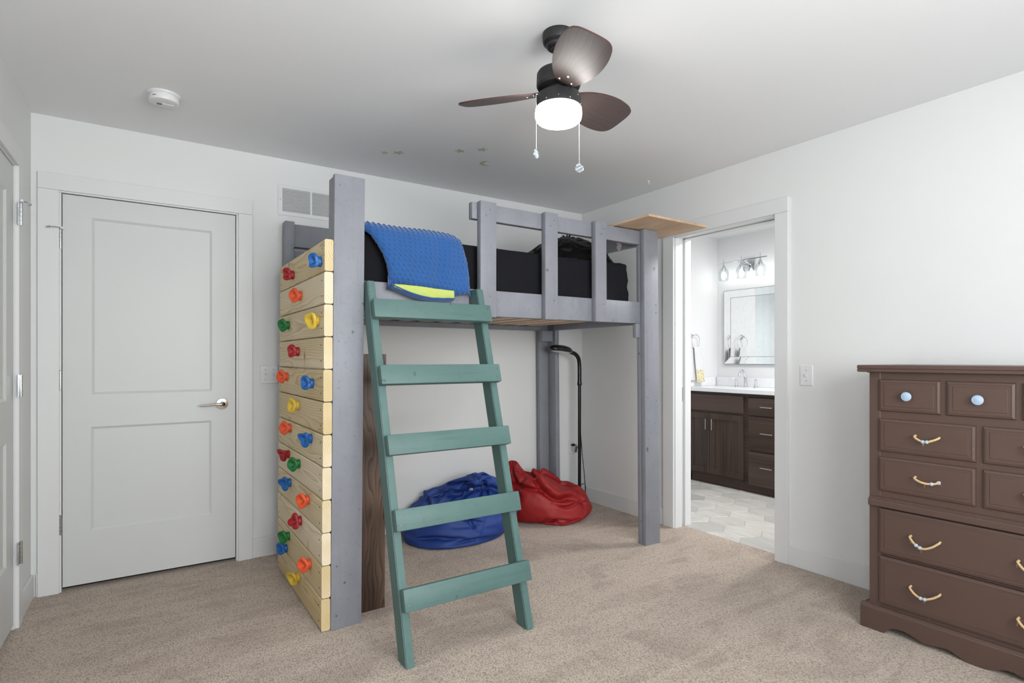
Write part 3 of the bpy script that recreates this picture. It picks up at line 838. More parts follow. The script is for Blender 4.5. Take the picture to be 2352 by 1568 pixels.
# ------------------------------------------------------------------ blanket over the rail
def smoothstep(a, b, x):
    t = max(0, min(1, (x - a) / (b - a))); return t * t * (3 - 2 * t)
def path_point(path, s):
    """polyline by length"""
    L = [0]
    for a, b in zip(path, path[1:]): L.append(L[-1] + (b - a).length)
    s = max(0, min(L[-1], s))
    for i in range(len(L) - 1):
        if s <= L[i + 1] + 1e-9:
            t = (s - L[i]) / (L[i + 1] - L[i]); return path[i].lerp(path[i + 1], t), (path[i + 1] - path[i]).normalized(), L[-1]
    return path[-1], (path[-1] - path[-2]).normalized(), L[-1]
def blanket_surface():
    path = spline([(0, -.60, 1.83), (0, -.80, 1.862), (0, -.98, 1.872), (0, -1.09, 1.857), (0, -1.150, 1.815), (0, -1.172, 1.74), (0, -1.180, 1.66), (0, -1.186, 1.60), (0, -1.184, 1.574), (0, -1.172, 1.560), (0, -1.160, 1.566)], 12)
    _, _, L = path_point(path, 0)
    NS, NU_ = 270, 250; bm = bmesh.new(); grid = []
    for j in range(NS + 1):
        s = L * j / NS; p, t, _ = path_point(path, s)
        nrm = Vector((0, t.z, -t.y))
        if nrm.y > 0 and nrm.z < 0: nrm = -nrm
        drop = smoothstep(.40, L * .93, s)
        zt = p.z
        xl = -2.36 + .02 * smoothstep(0, .3, s) + (.150) * smoothstep(.42, L * .92, s)
        xr = -1.790 + .036 * smoothstep(.45, L * .9, s) + .0 * drop
        row = []
        for i in range(NU_ + 1):
            u = i / NU_; x = xl + (xr - xl) * u
            # puffy, rounded at both sides
            e = 1 - abs(2 * u - 1) ** 7
            edge = (e ** .5) * .034 - .034
            hang = smoothstep(.5, L * .8, s)
            fold = .008 * hang * math.sin((x + 2.0) * 26 + 1.3 * math.sin(s * 9)) * smoothstep(.35, .9, u)
            fold += .012 * hang * math.exp(-((x + 1.94 + (s - .8) * .12) / .035) ** 2) * -1
            tilt_top = -.006 * smoothstep(.55, 1.0, u) * (1 - hang) - .012 * math.sin(u * math.pi) * (1 - hang) * smoothstep(0, .5, s)
            sagz = -.036 * u * (1 - u ** 10 * .8) * smoothstep(L * .8, L * .93, s) + .012 * math.sin(u * 5) * smoothstep(L * .8, L * .93, s) * 0.5
            wob = .004 * noise.noise(Vector((x * 7, s * 7, 1.0)))
            # minky dots, geometry
            du = .0265; dv = .0230
            xs_ = u * (xr - xl); r_ = round(s / dv); xx = xs_ + (du / 2 if r_ % 2 else 0); cxx = round(xx / du) * du
            dd = math.hypot(xx - cxx, s - r_ * dv); dot = .0068 * math.exp(-(dd / .0042) ** 2) - .0012 * math.exp(-((dd - .0085) / .0028) ** 2)
            off = edge + fold + wob + dot
            q = p + nrm * off
            if row or True: row.append(bm.verts.new((x, q.y, q.z + tilt_top + sagz)))
        grid.append(row)
    for a, b in zip(grid, grid[1:]):
        for i in range(NU_): bm.faces.new((a[i], a[i + 1], b[i + 1], b[i]))
    return bm
BLO = Vector((-2.05, -1.0, 1.70))
bm = blanket_surface()
for v in bm.verts:
    # never through the rail or the mattress
    if v.co.z < 1.59 and v.co.y > -1.138: v.co.y = -1.138
    if v.co.z < 1.816: v.co.y = min(v.co.y, -1.092 - .004) if v.co.y < -1.02 else v.co.y
    v.co -= BLO
bmesh.ops.recalc_face_normals(bm, faces=bm.faces[:])
bl = to_obj('blanket', bm, M['minky'], smooth=True, loc=BLO)
tag(bl, 'blue dotted plush blanket with a lime lining, folded over the bed rail above the ladder', 'blanket')
sd = bl.modifiers.new('thick', 'SOLIDIFY'); sd.thickness = .004; sd.offset = -1
def fold_strip(name, pts_lo, pts_hi, y_lo, y_hi, mat, bulge, dots=False, n=70, m=12):
    bm = bmesh.new(); g = []
    lo = spline([(x, 0, z) for x, z in pts_lo], 10); hi = spline([(x, 0, z) for x, z in pts_hi], 10)
    for j in range(m + 1):
        v = j / m; row = []
        for i in range(n + 1):
            t = i / n; fi = t * (len(lo) - 1); i0 = min(int(fi), len(lo) - 2); a = lo[i0].lerp(lo[i0 + 1], fi - i0); b = hi[i0].lerp(hi[i0 + 1], fi - i0)
            p = a.lerp(b, v); y = y_lo + (y_hi - y_lo) * v - bulge * math.sin(math.pi * v) + .002 * noise.noise(Vector((p.x * 30, 0, v * 3)))
            row.append(bm.verts.new((p.x - BLO.x, y - BLO.y, p.z - BLO.z)))
        g.append(row)
    for a, b in zip(g, g[1:]):
        for i in range(n): bm.faces.new((a[i], a[i + 1], b[i + 1], b[i]))
    bmesh.ops.recalc_face_normals(bm, faces=bm.faces[:])
    o = to_obj(name, bm, mat, bl, smooth=True); s_ = o.modifiers.new('t', 'SOLIDIFY'); s_.thickness = .006; s_.offset = 0
    return o
l_ = fold_strip('lining', [(-2.180, 1.538), (-2.08, 1.508), (-1.98, 1.494), (-1.868, 1.496)], [(-2.178, 1.548), (-2.08, 1.549), (-1.98, 1.543), (-1.868, 1.538)], -1.206, -1.208, M['lime'], .003)
l_['label'] = 'lime green lining'
fold_strip('lower_fold', [(-2.188, 1.532), (-2.08, 1.496), (-1.98, 1.482), (-1.868, 1.486)], [(-2.192, 1.550), (-2.08, 1.512), (-1.98, 1.498), (-1.862, 1.502)], -1.176, -1.212, M['minky'], .006)

# ------------------------------------------------------------------ plywood shelf on the bed corner
bm = bmesh.new(); bxa(bm, -.698, -.166, -1.408, -.93, 2.0315, 2.0455, .001, 1, (-.43, -1.17, 2.038))
ply = to_obj('plywood_board', bm, M['ply'], loc=(-.43, -1.17, 2.038))
tag(ply, 'bare plywood board laid flat on top of the right bed post', 'shelf')

# ------------------------------------------------------------------ dark stained plank behind the tall post
bm = bmesh.new(); bxa(bm, -2.335, -2.180, -1.088, -1.069, 0.0, 1.224, .0015, 1, (-2.258, -1.078, .612))
for v in bm.verts: v.co.x += .006 * (v.co.z + .612)
dp = to_obj('wood_plank', bm, M['dark_plank'], loc=(-2.258, -1.078, .612))
tag(dp, 'dark stained wood plank standing upright behind the tall grey post', 'plank')

# ================================================================== LADDER
LO = (-2.005, -1.45, 0)
lad = thing('ladder', 'green-painted wooden ladder of five boards leaning on the loft bed', 'ladder', LO)
KL = .2874
def stile(xa, xb):
    bm = bmesh.new(); pts = []
    zt = 1.556
    for z, cut in ((0, 0), (zt, 0)):
        yf = -1.662 + KL * z
        pts.append((yf, z)); pts.append((yf + .083, z))
    a = [bm.verts.new((xa - LO[0], y - LO[1], z)) for y, z in (pts[0], pts[1], pts[3], pts[2])]
    b = [bm.verts.new((xb - LO[0], y - LO[1], z)) for y, z in (pts[0], pts[1], pts[3], pts[2])]
    for i in range(4): bm.faces.new((a[i], b[i], b[(i + 1) % 4], a[(i + 1) % 4]))
    bm.faces.new(list(reversed(a))); bm.faces.new(b)
    bmesh.ops.recalc_face_normals(bm, faces=bm.faces[:])
    bmesh.ops.bevel(bm, geom=bm.edges[:], offset=.0035, segments=2, affect='EDGES')
    return to_obj('stile', bm, M['ladder_paint'], lad, angle=35)
stile(-2.311, -2.275); stile(-1.741, -1.704)
tilt = math.atan(KL)
for zt in (1.4655, 1.1717, .8789, .5832, .2881):
    h_ = .0828 / math.cos(tilt); zc = zt - .0414
    yc = -1.681 + KL * zc
    bm = bmesh.new(); bxa(bm, -.3035, .3035, -.019, .019, -h_ / 2, h_ / 2, .0035, 2)
    bmesh.ops.rotate(bm, verts=bm.verts[:], cent=(0, 0, 0), matrix=Matrix.Rotation(-tilt, 3, 'X'))
    o = to_obj('rung', bm, M['rung_paint'], lad, loc=(-2.0085 + .006 - LO[0], yc - LO[1] - .0018, zc), angle=35)
    for sx in (-1, 1):
        for sz in (-1, 1):
            nrm = Vector((0, -math.cos(tilt), math.sin(tilt)))
            pos = Vector((sx * .283 + .003 * sz, 0, 0)) + nrm * .0192 + Vector((0, math.sin(tilt), math.cos(tilt))) * (sz * .02)
            screw_head('screw', o, pos, nrm, .0042)

# ================================================================== BEAN BAGS
from mathutils.bvhtree import BVHTree
def bag_mesh(data, n1, scale=(1, 1, 1), rot=0.0):
    NU, NV = 56, 38
    q = np.cumsum(np.array(data, dtype=float), axis=1).T / 1000.0      # millimetre steps from point to point
    c_, s_ = math.cos(rot), math.sin(rot)
    vs = []
    for x, y, z in q:
        x, y = x * scale[0], y * scale[1]
        vs.append((x * c_ - y * s_, x * s_ + y * c_, z * scale[2]))
    def I(j, i): return 1 + (j - 1) * NU + i % NU
    fs = []; n = len(vs)
    for i in range(NU):
        fs.append((0, I(1, i + 1), I(1, i))); fs.append((n - 1, I(NV - 1, i), I(NV - 1, i + 1)))
        for j in range(1, NV - 1): fs.append((I(j, i), I(j, i + 1), I(j + 1, i + 1), I(j + 1, i)))
    return vs, fs, I
def bean_bag(name, data, mat, loc, scale, rot, seams, lim=lambda x, z: -.022, zcap=0, folds=(), slump=None):
    vs, fs, I = bag_mesh(data, name, scale, rot)
    zmin = min(v[2] for v in vs); vs = [(x, y, z - zmin + .001) for x, y, z in vs]
    vs = [(x, min(y, lim(x + loc[0], z) - loc[1]), z) for x, y, z in vs]
    if zcap: vs = [(x, y, z if z < zcap * .8 else zcap * .8 + zcap * .2 * math.tanh((z - zcap * .8) / (zcap * .2))) for x, y, z in vs]
    me = bpy.data.meshes.new(name); me.from_pydata(vs, [], fs); me.materials.append(mat)
    for p in me.polygons: p.use_smooth = True
    o = bpy.data.objects.new(name, me); COL.objects.link(o); o.location = loc
    bm = bmesh.new(); bm.from_mesh(me); bmesh.ops.recalc_face_normals(bm, faces=bm.faces[:]); bm.to_mesh(me); bm.free()
    md = o.modifiers.new('s', 'SUBSURF'); md.levels = 2; md.render_levels = 2
    dg = bpy.context.evaluated_depsgraph_get(); me2 = bpy.data.meshes.new_from_object(o.evaluated_get(dg)); o.modifiers.clear(); o.data = me2
    # sewn-in creases: (points across / up the front of the bag, ridge, valley, width)
    N = len(me2.vertices)
    slump = slump or (lambda a: a * 0 + 1); co = np.empty(N * 3); nr = np.empty(N * 3)
    me2.vertices.foreach_get('co', co); me2.vertices.foreach_get('normal', nr); co = co.reshape(-1, 3); nr = nr.reshape(-1, 3)
    co[:, 2] *= slump(co[:, 0] * .833 - co[:, 1] * .553)
    front = np.clip((nr @ np.array([-.55, -.83, .25]) + .1) * 4, 0, 1)
    for pl, ridge, valley, wd in folds:
        P_ = np.array([(p.x, p.y) for p in spline([(a, b, 0) for a, b in pl], 8)])
        q = np.stack([co[:, 0] * .833 - co[:, 1] * .553, co[:, 2] + .27 * (co[:, 0] * .553 + co[:, 1] * .833)], 1)
        best = np.full(N, 9.0); sg = np.zeros(N); tt = np.zeros(N)
        for i in range(len(P_) - 1):
            a, ab = P_[i], P_[i + 1] - P_[i]; t = np.clip(((q - a) @ ab) / (ab @ ab), 0, 1); d_ = q - (a + t[:, None] * ab); l_ = np.hypot(d_[:, 0], d_[:, 1]); m_ = l_ < best
            best[m_] = l_[m_]; sg[m_] = np.sign(ab[0] * d_[m_, 1] - ab[1] * d_[m_, 0]); tt[m_] = (i + t[m_]) / (len(P_) - 1)
        env = np.sin(np.pi * (.08 + .84 * tt)) ** .6; d = best * sg
        co += nr * (front * env * (ridge * np.exp(-((d - wd) / (wd * 1.5)) ** 2) - valley * np.exp(-((d + wd * .6) / wd) ** 2)))[:, None]
    co[:, 2] = np.maximum(co[:, 2], .001); co[:, 1] = np.minimum(co[:, 1], -.02 - loc[1])
    me2.vertices.foreach_set('co', co.ravel())
    me2.update();
    skin = BVHTree.FromPolygons([v.co.copy() for v in me2.vertices], [tuple(p.vertices) for p in me2.polygons])
    for s_ in seams:
        bm = bmesh.new(); pts = [Vector(vs[I(j, s_)]) for j in range(4, 36)]
        pts = [p * .5 + (pts[max(0, k - 1)] + pts[min(len(pts) - 1, k + 1)]) * .25 for k, p in enumerate(pts)]
        cen = sum(pts, Vector()) / len(pts)
        pts = [p + Vector((p.x - cen.x, p.y - cen.y, .05)).normalized() * .0005 for p in pts]
        pts = [Vector((p.x, min(p.y, lim(p.x + loc[0], p.z) - loc[1]), max(p.z, .004))) for p in pts]
        sp = []
        for p in spline(pts, 3):
            c0, n0, _, _ = skin.find_nearest(Vector((p.x, p.y, p.z * float(slump(np.array([p.x * .833 - p.y * .553]))[0])))); sp.append(c0 + n0 * .0006)
        tube(bm, sp, .0018, 6); to_obj('seam', bm, mat, o, smooth=True)
    return o, vs, I
BLUE = [[-66,146,7,7,5,0,-6,-6,-6,-9,-10,-12,-13,-14,-16,-17,-18,-18,-19,-19,-19,-19,-17,-17,-15,-4,-8,-1,-7,-5,-3,-2,0,2,3,4,4,5,3,0,12,12,9,7,17,18,18,19,19,18,18,17,15,16,14,12,10,116,1,10,
7,4,0,-2,-11,-15,-18,-21,-23,-26,-27,-29,-30,-29,-33,-33,-33,-33,-32,-30,-29,-27,-20,-6,-9,-9,-5,-3,2,2,4,6,7,12,15,14,26,21,15,25,32,30,23,32,32,32,31,29,17,15,27,23,21,64,10,13,8,4,1,-7,
-11,-17,-21,-25,-28,-32,-32,-35,-35,-38,-38,-39,-39,-38,-37,-36,-34,-31,-27,-16,-13,-8,-9,-3,0,3,5,8,9,15,18,24,27,34,30,34,18,32,36,38,37,36,35,33,33,-4,23,29,28,47,11,-8,4,3,3,9,-10,-22,-22,-23,
-24,-33,-35,-35,-37,-38,-39,-38,-39,-39,-37,-37,-35,-33,-31,-29,-12,-11,-6,-5,-4,4,5,8,12,15,19,25,33,35,36,35,22,39,35,38,29,35,34,33,32,22,7,31,31,49,8,6,6,2,0,-2,-13,-17,-19,-24,-30,-34,-35,-37,
-37,-39,-39,-40,-39,-39,-39,-37,-35,-33,-31,-27,-18,-12,-8,-6,-3,5,7,15,8,19,23,19,27,32,35,36,37,38,33,38,37,37,35,33,33,18,17,20,34,33,-12,10,10,24,-4,-8,-22,-12,-6,-21,-32,-35,-36,-37,-38,-40,-39,-41,
-40,-40,-39,-37,-36,-33,-29,-28,-19,-15,-11,-6,-2,13,11,2,17,23,18,25,24,27,36,36,38,38,38,40,38,35,34,35,33,30,17,21,9,34,16,5,13,-4,-8,-5,-1,-18,-13,-14,-34,-36,-37,-38,-39,-39,-41,-40,-41,-40,-40,-38,
-36,-32,-32,-25,-21,-16,-11,-9,1,2,8,18,21,22,22,23,28,28,37,35,36,38,38,39,34,35,34,34,33,34,33,21,10,29,16,12,11,-4,-8,-7,-11,-12,-11,-30,-33,-35,-37,-39,-39,-40,-40,-42,-41,-40,-40,-39,-36,-34,-30,-24,
-22,-17,-14,-4,12,-3,2,32,22,23,23,17,29,27,32,39,36,35,38,40,38,36,34,35,34,34,29,3,15,40,11,13,19,2,-6,-8,-11,-13,-27,-31,-32,-36,-37,-39,-39,-40,-41,-42,-41,-41,-40,-39,-37,-35,-29,-24,-21,-17,-14,4,
-3,16,5,4,37,32,26,19,27,29,28,31,40,37,35,38,41,35,40,35,35,34,28,10,16,40,12,8,0,7,7,-12,-14,-20,-26,-30,-34,-36,-37,-39,-39,-41,-41,-42,-41,-42,-40,-39,-37,-36,-22,-21,-20,-26,-14,-3,8,2,16,4,
20,35,37,34,18,37,30,18,38,42,41,36,34,41,36,40,35,36,14,31,20,33,12,10,4,8,-11,-9,-17,-21,-26,-31,-34,-36,-38,-39,-39,-40,-41,-42,-42,-42,-40,-39,-38,-35,-30,-21,-18,-12,-21,-6,3,8,10,12,18,24,33,35,
36,24,39,36,22,42,41,42,36,40,38,36,40,34,24,23,24,31,13,11,9,-6,-9,-14,-17,-21,-27,-31,-35,-37,-38,-39,-39,-40,-41,-42,-42,-42,-39,-39,-38,-34,-34,-22,-18,-14,-13,-3,12,-1,9,13,15,19,26,30,32,33,36,36,
37,40,42,42,42,40,40,38,29,32,36,31,18,25,13,10,5,-5,-10,-15,-17,-21,-27,-32,-35,-37,-39,-39,-39,-41,-42,-40,-39,-42,-40,-38,-39,-35,-35,-21,-16,-9,-9,3,-4,16,-1,10,16,19,23,28,31,34,35,37,41,41,41,42,
42,42,38,38,38,33,32,24,21,25,12,8,3,-6,-10,-15,-17,-21,-27,-33,-36,-38,-38,-39,-40,-42,-41,-40,-38,-37,-41,-39,-38,-36,-35,-13,-9,-7,-10,-5,-3,6,18,0,12,19,22,26,34,32,36,38,39,41,41,43,41,42,42,38,
36,34,29,22,25,24,11,7,1,-6,-11,-15,-18,-19,-27,-34,-38,-38,-38,-39,-41,-42,-36,-42,-31,-40,-41,-39,-39,-35,-34,-1,-7,-17,-5,-3,-2,-3,11,19,3,15,22,25,30,35,37,38,39,40,41,42,43,42,40,40,36,33,26,29,
20,24,11,5,-1,-6,-12,-16,-18,-20,-38,-25,-36,-38,-38,-39,-41,-43,-33,-41,-27,-39,-42,-39,-39,-34,-34,-10,-8,3,0,-10,4,-3,2,12,20,6,18,24,32,37,37,37,38,39,40,41,43,42,41,39,37,33,29,24,20,23,11,3,
-2,-8,-14,-16,-19,-24,-40,-21,-33,-37,-38,-38,-43,-41,-32,-37,-26,-40,-40,-40,-38,-32,-32,-1,-11,6,-8,-4,7,-2,0,6,24,8,15,18,34,34,32,41,39,39,40,38,43,42,40,39,38,31,31,24,19,22,10,1,-4,-9,-15,-18,
-20,-28,-40,-19,-29,-36,-37,-38,-42,-42,-31,-29,-30,-35,-42,-39,-38,-25,-32,-20,13,-10,11,-6,0,6,1,-1,24,14,14,18,19,33,37,35,38,39,41,42,40,42,41,38,37,38,26,22,20,21,9,-2,-5,-11,-19,-16,-22,-30,-39,-19,
-25,-35,-37,-39,-36,-41,-36,-36,-21,-28,-40,-38,-39,-26,-22,-27,-10,14,18,-2,0,2,4,-2,15,23,12,12,25,24,33,36,38,39,41,41,41,40,40,41,38,37,25,21,19,20,8,-5,-6,-13,-22,-15,-24,-32,-37,-25,-17,-32,-38,-39,
-31,-40,-39,-40,-22,-16,-39,-32,-38,-23,-30,-18,-18,22,7,15,-1,2,-19,21,11,6,27,11,23,26,30,31,38,39,40,41,40,40,40,38,36,31,32,21,19,19,-3,-16,-2,0,-22,-18,-26,-33,-36,-27,-13,-29,-38,-38,-27,-41,-38,-37,
-20,-16,-38,-26,-36,-27,-26,-21,-17,11,25,4,14,-15,-14,27,-6,19,20,22,25,26,26,27,37,37,39,39,40,39,38,37,32,30,26,28,20,12,-21,5,2,-8,-18,-21,-28,-34,-33,-30,-10,-25,-38,-38,-24,-38,-39,-33,-13,-21,-38,-20,
-35,-22,-28,-21,-19,13,9,25,-11,11,-23,9,21,13,21,24,23,26,16,35,29,37,38,39,38,38,37,35,28,30,20,30,19,7,-26,-1,9,-2,-16,-21,-29,-34,-32,-31,-9,-21,-37,-37,-22,-37,-38,-28,-11,-23,-37,-14,-32,-25,-21,-16,
-26,9,4,28,-17,-15,16,12,17,9,28,23,23,7,23,32,35,36,34,38,38,37,34,34,30,26,17,26,21,1,-30,-5,9,-6,-2,-19,-31,-34,-30,-32,-8,-17,-35,-36,-21,-36,-35,-24,-10,-25,-35,-9,-30,-19,-19,-16,-28,-2,5,4,
23,-32,27,13,-8,24,5,21,24,27,31,32,31,30,36,35,36,37,33,31,23,30,21,14,25,-5,-31,-11,9,-11,-1,-5,-31,-33,-29,-33,-9,-11,-34,-35,-19,-35,-32,-19,-11,-26,-33,-4,-33,-5,-17,-20,-27,0,2,-9,26,-33,4,6,
7,12,22,28,30,31,29,26,33,32,27,35,35,34,33,26,22,31,17,11,25,-8,-31,-16,7,-14,-2,3,-25,-33,-28,-32,-17,1,-33,-33,-18,-33,-29,-12,-15,-26,-32,-1,-33,6,-18,-18,-27,0,-2,-16,25,-30,5,9,11,14,15,27,
25,29,31,28,33,27,25,34,30,33,32,20,26,29,12,13,22,-9,-30,-23,5,-16,-2,7,-19,-30,-28,-31,-19,6,-30,-32,-17,-32,-23,-12,-14,-27,-30,-3,-25,13,-17,-18,-25,2,-19,-14,0,1,7,10,12,16,17,17,28,24,29,30,
31,24,25,31,25,31,31,16,28,27,11,19,6,-7,-25,-29,0,-18,0,6,-8,-29,-27,-30,-21,11,-28,-30,-16,-30,-16,-14,-14,-29,-28,-24,9,12,-15,-15,-23,3,-18,-16,0,5,6,8,13,12,16,18,20,27,25,29,30,23,24,25,
30,25,24,15,28,23,16,1,8,-3,-22,-28,-10,-19,0,6,0,-24,-27,-28,-23,15,-26,-28,-17,-25,-6,-14,-27,-23,-29,-25,18,17,-16,-15,-13,3,-18,-15,1,5,7,8,0,22,6,20,20,25,25,27,28,28,24,25,12,14,22,24,
25,22,2,2,10,-7,-13,-27,-21,-17,-1,6,5,-17,-26,-25,-24,17,-22,-27,-19,-10,-13,-18,-25,-21,-27,-24,20,17,2,-13,-22,-4,-2,-13,-9,2,8,17,2,6,16,19,16,22,25,25,26,27,21,17,10,24,9,25,22,8,7,-4,
15,-18,-6,-17,-21,-23,-7,6,4,-5,-24,-23,-24,17,-18,-24,-23,-4,-14,-20,-21,-20,-24,-20,15,21,10,-6,-21,-19,10,-6,-8,0,8,9,12,5,11,16,16,20,22,24,24,8,13,19,23,24,23,4,15,3,-6,10,8,-20,-3,-17,
-20,-20,-13,6,4,3,-18,-21,-12,-9,1,-21,-19,-6,-18,-13,-23,-19,-19,-17,12,17,16,5,-16,-18,-5,1,3,-1,8,11,9,12,-1,15,15,16,19,23,21,10,6,20,22,20,0,8,14,-7,10,-3,8,-20,-3,-16,-17,-15,-15,-1,
4,5,-7,-18,-13,-14,9,-13,-15,-19,-14,-13,-11,-20,-17,-13,11,8,15,17,-3,-14,-3,-7,-2,11,7,10,9,-13,16,16,19,4,20,17,12,17,13,14,7,13,-11,15,9,4,-7,12,-7,-19,-3,-14,-15,-10,-14,-8,4,4,1,-14,
-16,-2,-11,-4,-11,1,-17,-16,-11,-16,-14,-7,7,6,14,15,14,-1,-4,-6,-12,-4,15,-1,17,2,-2,14,11,16,6,19,1,15,15,-10,17,8,11,-6,9,-4,9,-2,5,-30,-4,-9,-10,-11,-16,11,-18,3,9,-8,-12,-11,1,-11,
-13,12,-10,-8,-16,-15,0,-5,0,13,1,12,5,-13,8,-17,-1,6,13,5,13,3,6,16,-2,9,12,3,11,4,12,4,7,9,-11,-5,8,5,2,-1,2,-27,-9,-6,-7,-14,-9,11,5,-16,5,-9,4,-11,-7,1,-12,0,13,-12,
-13,-3,-7,-14,0,14,2,13,1,-8,-15,0,18,9,-10,16,5,10,-2,-5,14,6,7,6,5,10,-1,-6,9,9,5,-14,-4,9,0,9,-4,-36,-9,-4,-5,-6,-1,6,13,-10,-8,-3,-5,4,-16,-6,11,-3,7,2,-12,-6,-1,-15,
0,0,13,8,14,-6,-17,-5,23,9,-20,-1,14,5,15,-7,-9,11,2,10,-6,2,4,8,2,3,11,-10,-11,1,2,9,6,-60],
[15,-37,16,8,-3,18,5,13,16,16,15,15,13,12,11,9,7,4,3,-1,-2,-5,-6,-8,-9,6,-15,-13,-18,-18,-18,-19,-19,-19,-18,-19,-17,-16,-14,-8,-6,-3,-12,5,-4,-2,0,1,3,4,7,8,10,10,12,14,15,-47,8,29,
32,33,32,28,25,29,28,24,22,20,17,15,10,10,4,0,-3,-7,-10,-13,-17,-21,-26,-23,-24,-31,-32,-33,-30,-30,-32,-29,-28,-31,-29,-23,-14,-12,-5,-10,-7,-2,-2,0,3,7,11,15,14,16,20,23,26,-9,22,36,37,38,38,38,
36,35,32,30,26,22,19,16,14,8,3,0,-4,-8,-11,-15,-19,-24,-28,-32,-32,-38,-34,-38,-37,-36,-37,-35,-34,-35,-31,-26,-22,-9,-18,-8,-6,-7,-6,0,3,10,15,17,19,29,32,26,25,-11,37,37,39,38,39,37,37,32,32,32,
31,19,18,15,12,7,4,0,-3,-7,-11,-15,-19,-22,-24,-27,-38,-37,-39,-38,-39,-38,-39,-37,-38,-36,-34,-29,-21,-16,-14,-14,-7,4,-9,1,18,15,19,21,22,4,35,23,22,0,38,38,39,39,39,39,37,36,35,31,26,19,17,14,
12,8,5,1,-3,-7,-11,-15,-20,-23,-24,-30,-35,-38,-39,-39,-39,-39,-39,-36,-39,-35,-33,-35,-29,-23,-18,-15,11,-7,-13,9,12,15,18,21,23,31,28,10,15,27,36,40,38,31,39,39,34,38,39,35,23,18,16,15,12,9,5,2,
-3,-6,-11,-15,-19,-23,-29,-29,-36,-37,-39,-40,-40,-38,-38,-40,-37,-33,-36,-32,-32,-30,-18,-17,-4,-4,9,2,5,21,21,20,23,27,30,8,35,23,27,40,38,31,40,39,40,36,38,38,20,18,16,15,12,10,6,3,-3,-6,-11,-15,
-20,-24,-27,-32,-35,-38,-39,-40,-41,-40,-39,-36,-35,-34,-35,-34,-30,-29,-4,-21,-18,-11,-6,6,23,21,22,22,23,22,24,17,27,16,38,40,39,40,36,40,39,39,39,26,23,19,17,15,14,10,7,3,-2,-7,-10,-15,-20,-23,-29,-34,
-35,-38,-39,-41,-39,-41,-41,-23,-35,-34,-35,-37,-30,-31,-22,8,-19,-21,-14,4,11,18,22,23,23,22,25,19,27,30,40,40,37,42,41,40,39,38,29,27,24,20,17,16,14,11,8,4,-1,-7,-11,-15,-19,-23,-30,-35,-36,-39,-39,-41,
-42,-37,-40,-41,-19,-26,-33,-37,-25,-31,-31,-20,14,-13,-23,7,0,20,4,21,23,23,26,37,17,34,39,40,42,42,41,38,38,35,31,26,24,20,18,16,15,13,9,4,0,-7,-11,-16,-18,-22,-36,-36,-37,-34,-40,-42,-41,-41,-37,-41,
-35,-24,-20,-25,-38,-17,-29,-38,-5,2,1,-20,24,-2,20,5,23,22,33,28,26,42,39,40,37,41,39,40,36,35,31,27,24,20,18,17,15,14,10,6,1,-7,-12,-16,-19,-23,-30,-37,-38,-41,-37,-42,-42,-40,-40,-40,-36,-35,-25,-25,
-24,-29,-19,-23,-34,-1,4,2,2,15,8,22,10,24,35,30,35,34,40,39,41,40,39,38,37,35,31,27,23,19,18,17,17,15,10,6,6,-7,-14,-17,-18,-25,-26,-36,-39,-41,-41,-42,-37,-43,-40,-39,-39,-37,-33,-30,-27,-28,-22,-22,
-23,-7,-5,2,8,12,14,19,30,27,23,29,37,36,40,39,41,40,39,38,38,35,31,26,22,19,18,17,16,13,3,-3,17,6,-14,-17,-18,-23,-25,-37,-40,-42,-41,-40,-43,-35,-42,-40,-38,-38,-35,-32,-29,-26,-23,-22,-9,-10,-10,1,
4,8,20,19,18,27,28,34,37,36,39,40,41,40,39,38,37,35,31,25,20,18,18,17,15,11,-5,-3,17,19,-11,-16,-18,-22,-24,-40,-40,-37,-41,-41,-42,-41,-34,-41,-40,-37,-36,-33,-25,-28,-22,-20,-15,-10,-5,1,9,5,5,19,
24,25,30,36,34,37,39,40,40,40,39,38,37,35,32,22,18,17,18,17,12,6,-11,5,28,14,-6,-15,-17,-23,-25,-38,-39,-38,-40,-40,-40,-42,-39,-34,-39,-39,-36,-34,-30,-22,-20,-19,-16,-12,2,2,0,-3,15,14,23,26,33,30,
37,36,39,40,40,40,38,37,37,35,19,29,20,17,17,17,8,2,-13,12,31,14,0,-15,-16,-25,-25,-38,-37,-39,-33,-42,-40,-39,-42,-38,-34,-37,-38,-33,-26,-14,-18,-19,-17,-17,-11,-6,1,7,12,15,22,26,30,33,36,37,39,40,
39,39,38,36,36,33,11,30,23,18,17,16,5,-1,-14,19,33,11,7,-14,-15,-27,-27,-32,-39,-25,-41,-42,-36,-41,-41,-41,-26,-37,-40,-38,-20,-20,-25,-7,-12,-13,-12,-17,0,5,12,17,16,28,27,34,36,37,39,39,39,39,36,36,
34,30,5,30,26,18,17,17,-2,0,-14,28,28,21,3,-12,-17,-31,-26,-31,-31,-34,-28,-41,-40,-38,-38,-40,-22,-39,-38,-37,-35,-22,-16,-20,-12,-12,-8,-5,8,-2,8,18,17,17,32,33,36,36,39,39,38,38,34,36,32,27,1,29,
27,20,15,14,-8,5,-9,19,32,28,6,-15,-14,-29,-31,-29,-32,-31,-16,-41,-39,-41,-40,-29,-37,-25,-38,-37,-32,-33,-22,-17,-12,-9,2,0,-7,10,7,6,15,17,31,34,36,37,38,37,38,37,32,35,31,24,-4,28,28,21,14,11,
-11,7,4,6,31,34,6,-19,-5,-30,-26,-32,-33,-12,-32,-28,-41,-38,-34,-33,-32,-37,-30,-36,-33,-30,-27,-24,-11,-6,-4,0,1,7,10,12,17,24,11,33,35,35,40,36,36,35,32,33,29,21,-7,26,28,23,12,10,-13,4,3,14,
